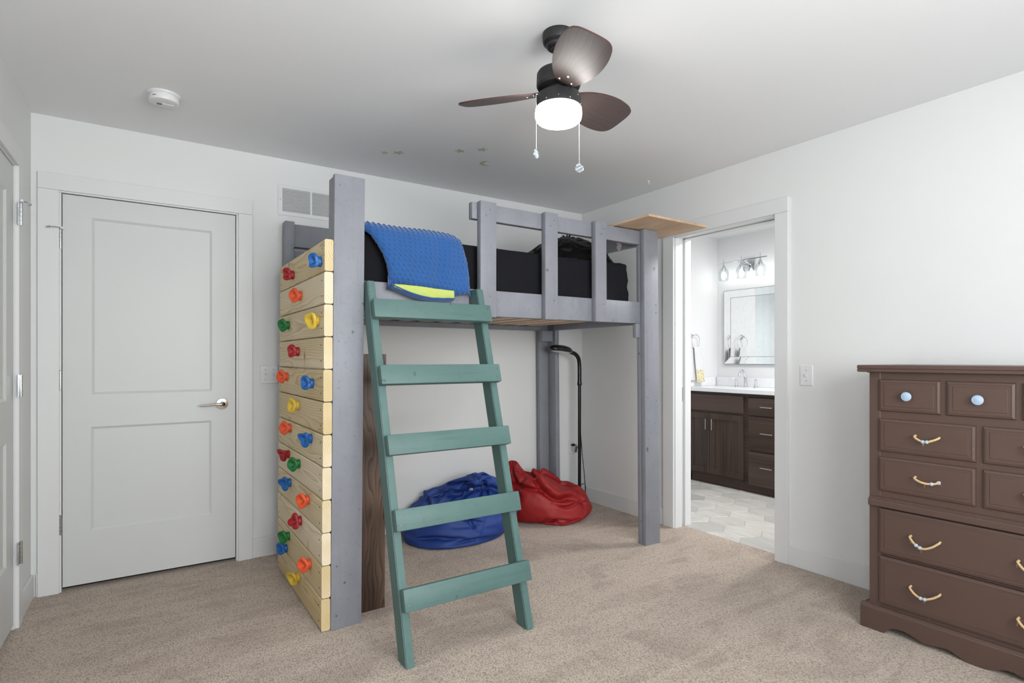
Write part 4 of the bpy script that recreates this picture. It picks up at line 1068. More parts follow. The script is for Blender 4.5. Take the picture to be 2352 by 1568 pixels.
32,33,7,-21,1,-27,-28,-31,-32,-22,-11,-37,-29,-37,-36,-23,-38,-34,-34,-32,-30,-28,-27,-23,-12,-14,-2,1,4,8,10,13,21,23,1,26,33,40,33,32,36,34,32,32,26,18,-8,23,27,24,11,9,-14,0,8,18,35,29,7,-21,
5,-27,-26,-30,-32,-16,-26,-12,-37,-37,-26,-36,-32,-26,-32,-27,-30,-27,-32,-16,-22,-11,-1,1,6,8,12,15,23,22,-3,15,33,42,27,36,25,32,32,30,24,16,-9,20,27,25,8,9,-14,0,9,22,35,26,7,-20,8,-26,-27,-22,
-27,-23,-28,-4,-34,-32,-30,-31,-21,-37,-22,-29,-30,-34,-27,-20,-12,-12,5,1,0,8,14,15,20,25,-4,4,30,44,20,36,23,35,22,30,20,15,-10,17,26,25,9,7,-13,0,11,25,33,23,8,-18,9,-24,-24,-23,-18,-31,-27,-16,
-21,-16,-22,-35,-35,-27,-36,-29,-27,-22,-19,-16,-14,-5,-7,9,2,5,13,17,22,21,-3,-4,23,45,15,34,23,34,26,17,17,13,-10,14,25,26,7,7,-13,1,13,28,31,20,8,-15,1,-3,-26,-28,-12,-24,-16,-34,-14,-10,-34,-34,
-35,-32,-28,-22,-18,-18,-18,-16,-12,-7,-3,-1,5,9,13,18,22,16,-4,-6,14,45,12,30,23,31,26,3,21,11,-9,11,25,22,8,6,-12,3,17,29,28,17,8,-13,-7,10,-25,-26,-17,2,-32,-30,-12,-13,-33,-31,-31,-31,-13,-22,
-20,-19,-14,-15,-11,-6,-3,-2,7,9,11,18,20,12,-8,-5,6,43,11,23,25,27,24,-8,22,11,-8,8,23,19,11,5,-12,5,21,27,27,14,9,-14,-11,22,-24,-25,-19,6,-24,-30,-24,-28,8,-31,-30,-27,-18,-14,-18,-18,-14,-13,
-11,-5,-3,-2,8,8,9,19,16,7,-7,-1,-7,40,17,9,26,24,22,-15,16,14,-6,4,21,17,12,3,-10,8,24,25,25,8,8,-2,-13,23,-22,-24,-20,8,-24,-26,-24,-21,6,-15,-29,-23,-17,-15,-14,-16,-16,-10,-9,-6,-2,-2,
-11,17,18,18,12,2,-4,-16,-3,35,19,2,26,20,20,-18,7,16,-2,0,18,14,13,3,-9,14,27,24,10,11,5,0,14,8,-21,-22,-24,13,-22,-24,-20,-12,-10,2,-27,-16,-7,-16,-22,-9,-14,-12,-8,-7,-6,-3,-3,17,16,16,
4,3,-18,-13,2,22,25,3,14,21,20,-17,-8,17,6,-5,13,11,14,2,-6,24,22,18,4,11,3,0,18,9,-8,-17,-8,-16,-16,-22,14,-8,-11,-14,-26,2,-13,-18,-21,-5,-12,-11,-8,-6,-6,-4,-3,10,21,12,3,-13,-13,-17,
16,-2,24,18,13,4,20,-10,-20,9,10,-3,6,10,14,2,-1,24,20,13,1,10,2,0,16,13,0,-13,-14,-16,4,-11,-11,23,-11,-24,-21,3,-2,-20,-19,-8,-4,-9,-8,-13,-12,3,4,4,4,26,-7,-16,-23,5,-14,5,24,13,
6,10,20,-7,-20,-8,13,8,-9,18,5,-1,12,21,13,9,1,8,2,1,13,13,6,-5,-15,-13,-12,-5,14,22,-11,-4,-18,-20,19,-17,-18,-2,-12,-5,-7,-12,-11,8,4,2,-16,21,-10,-20,-10,-20,-5,23,-1,16,2,13,7,2,
-12,-18,5,9,-5,14,0,12,13,7,10,8,6,3,2,1,13,10,5,12,-10,-17,-6,17,15,7,-1,-5,-9,-18,0,5,-14,-20,1,-10,-17,12,-10,-14,21,-6,-19,-7,4,-16,-18,4,-16,-4,1,15,11,0,8,6,-9,-15,-7,8,
7,-2,15,-1,14,10,8,0,6,2,2,3,10,9,9,8,6,0,4,-2,-2,-6,11,-11,3,-14,-15,10,13,-8,-17,4,-20,15,-2,-17,-4,3,-7,-20,7,-17,0,-16,3,-26,-4,10,4,10,8,-6,4,-9,-13,-1,3,8,7,3,
9,8,6,1,3,0,10,4,4,11,0,7,4,4,1,2,-3,-3,9,-9,11,-11,-8,-5,12,8,-6,-16,9,-13,-8,-13,-13,1,12,4,-10,-12,-15,5,-12,-27,7,-1,10,5,7,-9,-10,7,-12,10,-17,4,9,6,6,6,2,9,
3,-7,3,6,3,8,1,6,3,3,-1,4,-3,12,-12,2,12,-5,-8,-7,3,9,-14,7,-9,3,-17,4,-12,-4,3,5,1,-10,-9,-14,7,-34,7,9,-1,10,-5,-16,-7,-3,10,10,-14,-6,2,11,3,7,-4,12,-2,6,-15,6,
2,13,-9,15,-3,-6,9,4,3,1,1,-11,13,-11,6,-8,0,0,-1,-7,-4,19,-12,-2,-17,0,-3,5,5,0,-14,-7,-3,-37],
[102,-77,7,15,19,-6,-18,-12,-8,-7,-5,-4,-2,-2,-1,0,0,0,0,1,2,2,4,4,6,19,-10,-14,-4,-4,-2,-2,0,1,2,4,7,8,13,17,-13,-14,13,-18,-7,-7,-4,-3,-1,0,0,0,0,4,5,4,5,23,-31,-11,
1,0,1,18,-19,0,0,9,-9,0,0,1,11,-10,-1,-1,0,0,0,0,0,1,5,23,-22,-7,0,0,12,-12,0,14,-14,0,6,18,-16,21,-28,18,-7,11,-23,6,-6,0,0,1,24,25,1,2,2,-27,-28,1,3,1,-1,-4,
1,2,2,1,1,3,4,3,4,2,2,0,-1,0,0,-1,-1,-2,-2,16,-18,4,-16,-3,12,-13,1,14,-15,0,14,-14,15,-15,15,-15,32,-19,-11,-2,10,7,6,2,0,-22,-4,3,5,7,2,8,2,1,0,-6,1,4,3,1,
-1,5,4,4,4,2,1,0,0,-1,0,0,-2,-3,-4,-4,-5,-5,-5,-5,-5,-2,-1,0,0,1,-1,-5,-2,0,0,0,30,2,-13,-2,17,7,5,-2,-2,-31,11,3,2,8,3,-4,-6,7,4,4,2,1,-1,2,5,6,5,5,
3,2,1,-1,0,-1,0,-2,-1,-3,-4,-4,-4,-5,-6,-5,-5,-2,-1,0,1,-1,-1,-3,-6,-7,-5,-5,5,7,15,8,4,2,2,0,1,-18,-20,33,-11,27,-6,-2,-3,12,5,4,-1,2,-1,1,7,7,6,4,3,2,0,0,
-2,-1,0,-2,-2,-3,-3,-3,-4,-5,-6,-5,-5,-2,-3,0,1,-1,0,-4,-4,-7,-6,-6,-12,-10,5,7,10,-2,1,1,0,-1,-20,34,15,30,-26,9,-7,25,4,4,-7,6,1,-1,9,8,6,4,3,2,0,-1,-2,-1,-1,-2,
-3,-2,-3,-3,-3,-5,-5,-6,-5,-6,-6,6,0,-1,-1,-2,-5,-8,-17,-1,-4,-11,-11,-11,-1,-1,0,0,0,-1,1,28,29,15,-1,-1,-3,8,19,9,3,0,-3,11,10,8,6,4,3,2,-1,-1,-3,-1,-1,-2,-3,-3,-2,-2,
-4,-4,-5,-6,-9,-4,-5,-8,-7,0,0,9,-5,-5,-15,-13,-3,0,-10,-11,-11,-12,-2,1,0,0,14,36,28,17,1,-2,-6,0,2,8,9,10,12,10,10,8,7,4,3,1,0,-2,-3,-2,-2,-2,-3,-3,-1,-2,-3,-4,-5,-9,
-7,-9,-10,-7,2,-8,-4,8,-20,-3,6,-21,4,-12,4,-13,-8,-11,-11,-4,1,2,16,17,34,12,12,9,3,0,-7,12,12,12,11,11,9,9,6,4,3,2,-1,-3,-3,-3,-1,-2,-3,-3,-3,-3,-3,0,-6,-8,-9,-9,-9,-8,
-9,-3,3,-4,-9,-13,-10,6,-17,7,-7,-7,-5,-12,-8,-6,1,1,23,-2,27,-3,12,12,21,-2,15,11,13,12,11,10,10,8,6,4,3,1,0,-3,-4,-3,-1,-2,-3,-3,-3,-3,-3,-3,-3,-8,-9,-9,-9,-8,-9,-8,-7,-3,
4,-20,-3,-8,-14,-6,6,2,-22,6,-16,3,-6,3,3,20,-7,29,11,12,12,14,14,13,13,12,11,10,10,8,6,4,3,2,-1,-3,-5,-3,-1,-2,-2,-4,-3,-3,-3,-3,-4,-9,-18,0,-9,-8,-8,-7,-9,-9,-8,-8,-8,-6,
-5,-9,-7,-7,-6,-4,-5,-2,9,4,-3,3,10,32,12,12,13,15,14,13,13,12,11,10,9,8,7,4,3,1,-4,-14,7,0,-2,-2,-2,-3,-3,-4,-3,-6,-6,-16,-6,-18,6,-7,-7,-8,-8,-8,-8,-8,-8,-7,-9,-7,-6,-6,
-6,-5,-3,-3,-2,3,4,8,9,32,12,13,15,14,14,13,13,12,11,11,9,8,6,5,3,0,-11,-15,7,7,-1,-2,-2,-3,-3,-8,-12,-21,-9,11,-7,-12,-17,12,-6,-8,-7,-8,-10,-7,-8,-7,-8,-7,-6,-6,-7,-4,-5,-3,
-1,2,6,9,7,33,13,13,15,14,14,14,12,12,11,11,8,8,7,5,2,-3,-21,-4,9,6,1,-2,-2,-3,-4,-19,-18,-7,-13,-16,16,-3,-13,-16,17,-5,-8,-7,-9,-8,-9,-7,-7,-7,-8,-6,-4,-6,-3,-4,-1,2,7,5,
10,34,12,14,15,14,14,14,12,12,1,18,10,8,7,6,0,-6,-24,2,9,6,3,-2,-2,-4,-4,-17,-18,-17,-26,1,-12,17,-3,-12,-14,21,-5,-8,-10,-17,-12,-6,-3,-2,-4,-7,-4,-4,-4,-3,-2,2,4,9,10,34,12,15,
14,15,13,13,12,11,-5,21,13,8,7,6,-1,-8,-25,6,9,5,5,-2,-2,-5,-5,-27,-14,-33,-4,-5,-19,11,8,-5,-22,16,2,0,-14,-13,-9,-9,-8,-6,-3,2,-3,-4,-4,-3,-3,3,3,9,10,35,13,14,15,14,13,13,
11,9,-9,22,15,9,8,6,-6,-7,-25,10,9,6,4,-1,-2,-13,-3,-20,-25,-23,-28,7,-10,-16,18,10,-25,5,-6,5,10,-13,-11,-8,-8,-5,-2,0,-8,1,-4,-4,-2,0,6,9,11,35,13,14,14,14,12,13,11,6,-12,22,
17,11,6,4,-19,5,-20,-1,16,11,4,-3,0,-12,-16,-9,-24,-24,-34,-1,-12,-4,-10,29,-10,-22,9,13,-2,4,-9,-9,-7,-6,-6,-3,-1,-4,-3,-1,-2,0,6,10,10,36,13,14,14,13,12,12,10,4,-14,15,24,11,6,2,
-24,8,-9,-10,15,15,5,-16,11,-15,-8,-18,-16,-31,-24,-25,-3,-12,12,10,-23,13,-2,13,2,-1,-3,-4,-8,-6,-5,-3,-2,-4,-3,-4,-4,-9,21,9,11,36,10,7,17,18,12,12,8,2,-16,11,25,14,5,1,-27,1,-12,6,
15,15,5,-22,16,-11,-11,-14,-17,-32,-29,-16,-22,7,10,-18,8,7,4,3,-5,-8,-13,19,-5,1,-6,-4,-4,-4,-5,-4,-8,-10,29,13,11,34,-4,22,17,17,12,11,7,-1,-17,8,26,16,2,1,-28,-9,0,9,14,16,5,-26,
18,-17,-5,-14,-13,-33,-28,-26,-5,-8,19,-11,-7,-24,8,12,-9,-5,16,1,14,-1,-6,-5,-5,-5,-5,-7,-12,-8,33,20,10,31,-7,12,28,20,12,11,5,-2,-18,5,25,18,0,1,-28,-9,2,12,13,15,6,-29,18,-14,-15,-26,
9,-30,-24,-27,-2,-14,17,-17,-26,4,-11,3,6,13,12,5,3,0,-15,-4,4,-5,-8,-6,-10,-11,33,27,12,27,-8,8,28,9,30,11,2,-3,-17,0,25,20,-1,-1,-27,-8,4,13,12,15,7,-31,18,-20,-20,-24,17,-21,-24,-32,
-20,10,-12,-3,-6,-2,-7,3,6,11,1,-8,-15,20,3,-11,0,0,-8,-10,-16,-1,30,33,16,25,-8,3,26,1,24,32,0,-3,-18,-3,23,22,-1,-2,-27,-7,6,13,13,14,7,-32,12,-35,-18,-10,20,-26,-32,-7,-20,9,-9,-5,
-2,-4,-5,0,-1,-4,-8,-18,-6,15,24,0,-3,-5,-8,-13,-17,6,30,33,21,23,-7,-2,24,-3,23,34,8,-4,-17,-5,16,26,-1,-2,-26,-6,9,12,13,12,8,-31,-1,-32,-14,-9,15,-34,-10,-2,-20,8,-9,-7,-8,-8,-27,0,
-11,-6,-1,-13,1,20,23,6,-14,-3,2,-20,-9,12,32,31,26,22,-7,-5,20,-7,23,31,17,-3,-15,-7,12,26,2,-4,-25,-4,10,12,13,10,9,-29,-18,-21,-14,-8,10,-32,7,-2,-21,-16,-31,-5,-6,11,-22,-24,1,-14,-4,1,
2,23,20,12,-20,-2,8,-21,-1,17,30,25,32,25,-8,-5,15,-10,22,27,25,0,-14,-8,9,23,5,-5,-24,0,11,10,13,5,8,-20,-26,-17,-15,-10,5,-30,4,7,-19,-23,-30,-26,0,16,-21,-20,-20,-2,10,-5,-2,20,20,18,
1,-6,-7,-20,7,20,26,26,30,31,-7,-4,7,-12,21,22,29,6,-11,-9,5,21,7,-6,-22,5,8,10,0,13,5,-15,-17,-21,-14,-8,-9,-26,7,6,-21,-26,-27,-28,15,-9,-28,-16,2,-14,8,1,-2,1,16,15,27,-20,-9,-2,
15,19,24,26,27,32,-1,-4,-7,-7,19,21,25,14,-5,-11,1,19,9,-7,-18,7,9,8,-9,13,0,-14,-9,-18,-26,-16,14,-22,-21,11,-22,-26,-24,-16,10,-27,-18,-7,8,-16,-5,3,2,0,17,21,25,-12,-15,4,15,22,24,21,
14,40,6,-2,-8,-9,12,23,15,23,1,-9,-5,17,10,-6,-12,7,8,4,-15,12,-5,-15,-13,-1,-23,-21,0,3,-22,-23,-21,-9,-21,1,-5,-26,-23,2,7,-13,-13,-1,-1,20,19,15,12,1,-9,0,19,20,8,23,19,40,11,-6,
-10,-4,4,22,12,22,9,-1,-18,8,23,-13,4,6,3,-17,0,9,-11,-16,-13,9,-15,-22,-8,6,-20,-23,-18,-8,-19,-20,-11,-8,-14,0,5,-17,0,-5,-1,18,20,-10,6,9,18,5,17,10,17,12,22,26,22,-4,-11,0,-12,22,
17,11,19,4,-16,-6,20,11,4,-6,-9,-16,15,-4,-12,-16,-13,15,-14,-2,-17,-3,-19,-10,-14,-16,-19,-18,-13,5,-15,-10,-2,4,-7,-1,5,3,10,11,-5,16,7,12,18,13,3,16,12,21,19,2,-3,-14,-5,14,19,7,17,10,
-1,-18,6,18,-6,-15,-6,3,15,-6,-13,-16,-13,14,6,-7,-10,-19,-17,-16,-13,-20,3,-16,-3,-11,-12,-1,11,-1,-2,-2,4,4,7,-10,9,16,13,6,13,-1,17,6,17,1,20,9,-12,-3,-1,14,3,14,1,13,9,-5,-18,12,
3,-11,-10,16,4,-2,-13,-14,-17,8,17,-8,-14,-9,-12,-10,-14,-11,-1,-12,5,-11,-11,-8,13,10,-1,-10,13,-7,3,-6,-5,12,8,19,8,8,-4,19,7,3,7,11,-11,-7,8,5,9,-1,9,5,5,8,-6,-13,12,-12,-7,0,
4,13,-12,-5,-14,-3,13,0,-12,-10,-8,-15,2,7,-25,2,14,-7,-12,-13,4,13,-15,19,-11,12,-7,-18,6,12,12,1,15,8,-7,-3,11,11,-1,-3,-2,-3,13,0,8,6,-6,1,6,9,0,-3,-7,-5,-9,0,0,11,-3,10,
-15,-11,5,3,-5,-4,-5,-12,3,11,-5,-20,2,14,3,-13,-13,2,-13,-1,16,7,9,-16,-7,12,5,6,-1,10,3,-4,10,-24]]
RED = [[121,166,-5,-7,-9,-10,-13,-14,-15,-17,-17,-19,-18,-19,-15,-15,-18,-18,-17,-17,-15,-14,-12,-11,-9,-3,-4,-3,0,2,1,6,8,10,11,13,14,16,16,18,18,18,20,19,18,19,17,17,15,14,13,11,9,6,5,2,0,112,-7,-10,
-13,-17,-21,-23,-25,-28,-31,-31,-31,-32,-31,-31,-33,-32,-31,-28,-25,-24,-21,-17,-13,-10,-7,-3,1,3,7,9,13,16,18,22,24,26,29,31,31,32,33,33,32,31,28,28,24,23,21,19,16,12,10,4,3,26,-5,-9,-12,-15,-20,-26,
-30,-33,-36,-38,-37,-38,-38,-39,-38,-36,-36,-33,-31,-28,-25,-20,-14,-13,-9,-5,1,4,8,14,14,18,21,24,30,31,34,35,37,38,38,36,35,33,32,30,29,25,24,21,19,14,11,6,3,-11,1,-13,-5,-16,-15,-33,-24,-38,-38,-38,
-37,-38,-36,-39,-33,-36,-35,-37,-39,-31,-7,-8,-12,-9,-15,-17,15,1,-1,18,6,21,20,17,37,14,39,38,36,36,36,35,35,32,34,28,31,24,27,17,22,11,16,2,8,-8,-7,-4,-9,-13,-12,-28,-33,-39,-34,-36,-39,-39,-39,-39,
-40,-38,-34,-35,-34,-31,-20,-14,-13,-8,0,15,10,6,-2,-9,23,27,19,0,16,26,36,37,35,37,36,36,36,32,34,30,31,23,28,16,21,18,9,10,5,-8,-5,-7,-11,-12,-14,-16,-38,-37,-37,-36,-36,-40,-40,-40,-40,-40,-37,-22,
-30,-36,-6,-34,7,-23,16,-1,2,-7,21,-7,30,20,25,4,-10,37,32,24,36,38,37,38,36,32,35,29,32,25,28,15,24,15,11,10,1,-4,-5,-6,-13,-11,-21,-14,-25,-39,-40,-34,-40,-40,-41,-40,-40,-40,-39,-22,-28,-27,-26,-18,
-14,-2,-3,-2,0,-5,25,18,16,15,12,10,-3,36,26,28,38,38,38,37,37,33,35,30,32,25,29,17,24,11,16,7,4,-5,-11,-3,-16,-9,-23,-14,-27,-27,-40,-40,-39,-39,-41,-41,-41,-39,-41,-29,-28,-28,-27,-18,-17,6,-13,3,
-6,2,19,19,15,16,13,9,9,26,26,34,39,38,39,37,37,34,35,30,33,26,29,20,21,16,9,12,3,-6,-9,-5,-14,-12,-22,-19,-27,-27,-31,-40,-40,-41,-41,-41,-41,-40,-38,-34,-32,-30,-27,-16,-14,-3,6,-18,-4,14,7,19,
24,14,4,8,14,25,29,39,36,39,39,39,37,33,36,32,30,31,24,27,14,16,17,4,2,-2,-8,-8,-15,-12,-21,-21,-27,-28,-30,-35,-40,-40,-41,-41,-41,-34,-38,-31,-30,-37,-35,-18,-13,-14,11,-17,-3,9,11,27,18,11,-1,14,
13,27,32,38,36,40,39,39,38,34,36,30,34,30,26,25,15,20,8,14,-3,-3,-12,-5,-11,-16,-25,-24,-20,-31,-30,-36,-36,-39,-39,-39,-37,-36,-35,-34,-33,-40,-25,0,-15,-17,-22,-16,-2,13,13,25,12,7,10,12,10,31,32,38,
37,40,39,38,38,37,36,32,33,29,24,27,19,18,14,9,-4,-4,-13,-10,-8,-20,-16,-26,-23,-33,-29,-36,-36,-39,-39,-39,-38,-36,-35,-33,-29,-37,3,-17,-23,-24,-28,-11,24,6,6,8,5,8,10,11,21,31,31,39,36,40,40,39,
38,35,37,32,34,27,29,23,14,20,10,15,4,-11,-8,-10,-12,-22,-16,-27,-23,-32,-29,-36,-36,-39,-39,-40,-38,-37,-34,-34,-30,-29,-7,-12,-27,-23,-16,-15,9,10,5,5,6,11,10,20,19,32,29,37,39,40,40,39,38,35,36,34,
32,31,24,25,17,14,5,16,14,-14,-11,-10,-11,-22,-15,-28,-23,-30,-31,-36,-36,-39,-39,-40,-38,-37,-35,-33,-31,-28,-8,-14,-20,-30,-17,-9,0,8,5,8,7,13,12,23,17,31,35,34,39,39,40,39,38,35,37,34,30,32,25,22,
17,10,6,21,10,-11,-8,-16,-10,-17,-18,-27,-24,-31,-30,-35,-37,-39,-39,-39,-39,-36,-37,-33,-29,-18,-19,-18,-19,-20,-23,-1,-13,4,7,10,9,15,12,24,19,31,35,33,38,41,39,38,38,36,36,32,31,33,24,22,10,9,11,22,
9,-16,-5,-10,-12,-21,-15,-27,-23,-31,-29,-37,-35,-39,-39,-39,-38,-37,-36,-34,-30,-20,-21,-18,-18,-19,-18,-8,-11,5,7,8,14,11,19,18,24,33,30,38,35,40,39,38,37,37,35,31,34,30,24,16,16,3,21,13,11,-20,-5,-7,
-10,-17,-18,-25,-25,-30,-29,-34,-37,-39,-39,-38,-38,-36,-37,-32,-32,-22,-22,-18,-19,-17,-18,-12,0,-1,11,3,16,10,20,17,27,28,37,33,37,39,39,38,37,36,35,31,33,29,22,15,16,5,20,13,7,-21,-5,-5,-10,-14,-22,-19,
-26,-29,-29,-34,-36,-38,-38,-38,-38,-36,-37,-31,-32,-22,-24,-17,-19,-16,-13,-14,1,-4,7,5,15,11,21,19,30,24,34,34,39,37,38,38,37,36,34,34,30,27,19,18,10,16,12,11,6,-20,-6,-4,-10,-14,-16,-21,-26,-28,-30,-33,
-33,-38,-38,-38,-37,-36,-36,-30,-33,-21,-25,-16,-20,-15,-13,-11,-2,-3,9,1,13,12,23,19,29,25,35,32,39,37,38,36,36,36,34,33,28,27,17,17,10,15,13,11,5,-22,-4,-6,-9,-14,-14,-22,-22,-29,-29,-32,-31,-37,-37,-37,
-38,-35,-36,-31,-31,-21,-25,-18,-16,-14,-13,-10,0,-7,5,2,15,11,20,23,27,27,35,30,38,38,36,38,35,33,34,33,26,26,15,17,10,15,13,10,6,-26,-3,-7,-9,-12,-14,-21,-20,-26,-31,-29,-30,-36,-36,-37,-37,-34,-36,-31,
-31,-20,-26,-16,-18,-14,-9,-10,1,-8,6,-3,13,16,18,25,32,21,32,31,38,35,38,35,35,33,33,32,26,23,14,16,9,15,13,11,4,-27,-3,-7,-9,-12,-13,-18,-19,-26,-29,-28,-28,-35,-36,-36,-36,-34,-35,-29,-31,-23,-23,-16,
-16,-15,-5,-12,1,-8,2,5,27,8,9,26,30,19,30,30,37,36,36,36,34,34,32,25,26,22,13,16,9,15,13,10,2,-27,-4,-6,-9,-12,-13,-15,-19,-24,-28,-26,-27,-33,-35,-35,-36,-32,-34,-28,-32,-24,-21,-17,-16,-14,-7,0,
-9,-4,3,9,26,25,-7,20,28,18,26,33,33,37,36,35,33,34,31,20,25,21,12,14,10,16,13,8,1,-28,-4,-6,-8,-12,-12,-15,-17,-21,-27,-24,-26,-32,-34,-34,-34,-33,-32,-28,-27,-13,-31,-15,-20,-13,-5,3,-9,-2,-1,16,
27,27,-13,15,21,23,22,29,35,36,35,35,33,31,30,16,24,20,12,14,10,15,13,6,1,-29,-4,-6,-8,-11,-12,-14,-16,-19,-25,-22,-25,-30,-32,-33,-34,-30,-31,-27,-24,-8,-32,-20,-15,-2,-19,4,-8,-2,3,23,28,20,-14,13,
22,16,23,22,35,35,34,33,32,28,29,15,23,18,13,11,12,14,14,5,-1,-29,-4,-6,-8,-11,-11,-13,-15,-17,-22,-21,-25,-28,-30,-32,-31,-31,-28,-26,-18,-6,-32,-22,2,-9,-25,-2,2,-4,5,26,27,13,-13,13,18,20,26,16,
26,33,33,29,32,26,26,13,23,17,13,10,13,15,11,3,-1,-30,-4,-6,-7,-11,-10,-13,-14,-14,-17,-21,-26,-26,-27,-30,-31,-28,-26,-24,-14,-5,-31,-18,9,-15,-25,-5,0,-1,12,25,26,5,-8,19,22,11,15,21,28,18,32,29,
28,24,23,13,21,16,13,10,13,14,9,3,-1,-32,-3,-6,-7,-10,-10,-11,-14,-14,0,-25,-27,-29,-26,-23,-30,-29,-24,-20,-11,-4,-30,-13,14,-22,-24,-1,-4,2,14,24,23,-6,9,22,17,16,6,15,27,19,17,27,26,23,16,15,
18,16,14,10,14,14,6,1,1,-34,-3,-6,-6,-4,-12,-14,-3,-4,-13,-23,-25,-26,-27,-19,-28,-29,-19,-18,0,-13,-29,-7,15,-27,-20,-5,-1,5,16,22,21,-8,18,21,18,8,7,7,27,16,23,8,23,24,19,7,21,20,1,16,
14,9,4,1,0,-34,-2,-3,-9,-4,-11,-12,-3,0,-13,-21,-22,-24,-25,-17,-25,-25,-19,-13,5,-19,-25,-2,16,-23,-25,-1,-4,7,18,20,17,-3,19,20,-5,3,6,25,27,22,20,11,-4,24,21,3,19,18,20,-4,14,7,7,-4,
0,-35,-2,-2,-9,-3,-10,-10,-2,3,-13,-20,-18,-23,-22,-20,-18,-19,-17,-8,3,-24,-16,12,6,-21,-24,-7,-1,12,17,15,17,4,19,10,-15,-3,16,25,25,25,22,17,3,-10,19,3,18,19,13,-3,12,7,5,-5,-1,-28,-3,-6,
-8,-5,-9,-5,-1,3,-12,-16,-16,-19,-10,-23,-18,-17,-18,3,-3,-23,-5,14,-2,-16,-22,-8,-2,12,16,14,17,13,13,-16,9,-16,22,21,23,20,23,23,8,-5,-17,7,17,18,5,3,11,2,4,-5,7,-36,-3,-6,1,-12,-5,-6,
10,-9,-8,-10,-8,-12,-18,-15,-13,-20,-15,-6,6,-21,9,7,-14,-4,-16,-12,-1,11,14,16,16,15,-1,-19,-4,9,17,15,20,21,20,12,20,-14,-11,9,1,17,-4,16,-3,2,2,3,5,-34,7,-20,0,-7,-9,11,-6,2,-12,4,
-14,-9,-16,-8,-17,-10,-7,1,-19,10,-5,10,-17,7,-18,-15,8,4,13,14,15,9,-9,-16,2,16,7,13,17,11,12,17,11,13,-13,-14,1,10,1,14,-2,-4,11,-3,6,-25,1,-14,-15,-6,17,-18,9,-14,10,-8,-2,-12,-6,-14,
3,-15,-14,11,-18,-2,20,-3,-13,12,-10,-18,-5,12,10,12,11,9,-14,-10,3,12,10,8,14,4,13,11,12,14,-1,-13,-14,-3,16,10,18,-12,-16,11,-17,-19,12,-17,-7,15,4,-16,-13,-5,-3,10,15,-9,-12,-12,-7,1,-14,-9,
11,-10,16,-20,13,-2,13,-2,-21,2,9,11,-3,17,-9,-14,9,12,0,14,-3,12,9,-4,15,3,14,-5,-7,-13,7,11,7,9,-2,-8,-13,-24,-8,1,5,12,1,-11,-10,-4,-8,-1,8,5,-13,0,-6,-8,-1,-13,1,12,2,-14,
-1,11,4,12,-1,7,0,-11,-1,12,0,-16,4,13,-3,2,11,-2,10,-10,13,4,4,12,1,-12,-6,1,15,5,1,-9,-15,-17],
[-77,29,19,18,17,16,15,13,11,10,7,6,4,1,2,-3,-5,-6,-8,-9,-12,-14,-14,-15,-16,-14,-19,-19,-19,-19,-15,-16,-17,-16,-16,-14,-12,-11,-9,-7,-5,-3,-1,1,3,6,8,9,12,13,15,16,17,19,19,19,19,46,31,31,
29,28,26,24,20,16,14,10,6,4,2,-4,-7,-10,-13,-17,-21,-24,-26,-26,-28,-32,-31,-32,-33,-33,-32,-29,-28,-28,-27,-24,-21,-18,-16,-13,-9,-5,-1,3,7,13,15,19,22,23,26,28,30,31,32,33,32,50,37,35,34,33,31,28,
23,20,15,12,7,5,2,-4,-9,-13,-15,-21,-23,-27,-30,-32,-36,-37,-37,-38,-38,-39,-37,-36,-35,-33,-32,-30,-26,-22,-16,-10,-8,-4,-1,7,12,16,19,22,25,27,30,31,34,36,36,38,37,45,38,35,37,33,34,22,29,12,-4,8,
11,10,14,-2,-22,-16,-20,-14,-4,-25,-38,-39,-38,-38,-37,-35,-30,-39,-38,-32,-38,-32,-33,-34,-13,-37,-2,-7,-11,-11,-15,13,13,20,16,27,21,31,26,35,33,37,36,38,38,47,37,38,36,36,35,26,22,-9,19,14,7,4,-2,-3,
-3,-11,-15,-17,-19,-26,-35,-35,-38,-39,-38,-33,-38,-37,-38,-36,-31,-24,-35,-36,-34,-25,-16,-14,-4,-15,6,17,8,22,15,25,23,31,27,36,33,35,39,38,38,48,38,38,37,35,35,34,13,6,4,17,-9,-3,-4,-5,-4,-5,6,-32,
-27,-19,-40,-23,-40,-33,-36,-41,-39,-34,-28,-38,-24,-34,-31,-39,-38,-11,-23,-33,-12,4,12,8,11,22,16,27,22,30,28,37,32,37,39,38,39,49,39,39,37,37,31,35,26,6,2,11,-4,-3,-3,-6,-8,-7,3,-31,-30,-31,-24,-35,
-33,-33,-41,-41,-35,-40,-25,-32,-37,-36,-30,-30,-40,-16,-31,-31,3,10,-1,16,9,20,17,26,23,31,28,36,34,39,37,39,40,49,39,40,36,38,31,34,24,21,0,-2,5,-10,-2,-8,-1,1,-6,-31,-29,-31,-26,-37,-37,-39,-38,-35,
-40,-40,-34,-33,-36,-35,-30,-30,-33,-31,-32,-9,8,-4,4,16,9,21,15,27,22,32,28,36,35,38,40,39,40,50,39,40,37,38,32,32,23,22,13,-7,-7,-5,-5,-3,-1,0,-17,-24,-27,-29,-31,-39,-39,-33,-40,-38,-40,-33,-42,-34,
-30,-36,-40,-28,-38,-33,-20,4,-9,6,1,12,12,23,13,25,28,25,34,32,39,38,38,40,41,50,40,40,37,38,32,31,24,20,15,5,-7,-7,-7,-8,3,-24,-18,-28,-27,-20,-20,-38,-40,-39,-38,-29,-42,-41,-40,-29,-35,-38,-41,-36,
-38,-23,-14,3,-12,4,9,6,13,22,13,28,23,27,34,34,39,37,41,39,41,51,38,42,39,36,30,28,31,16,17,4,5,-5,-8,-12,-21,-22,-23,-23,-24,-4,-34,-42,-38,-38,-35,-28,-42,-39,-39,-31,-39,-40,-32,-39,-39,-17,-15,0,
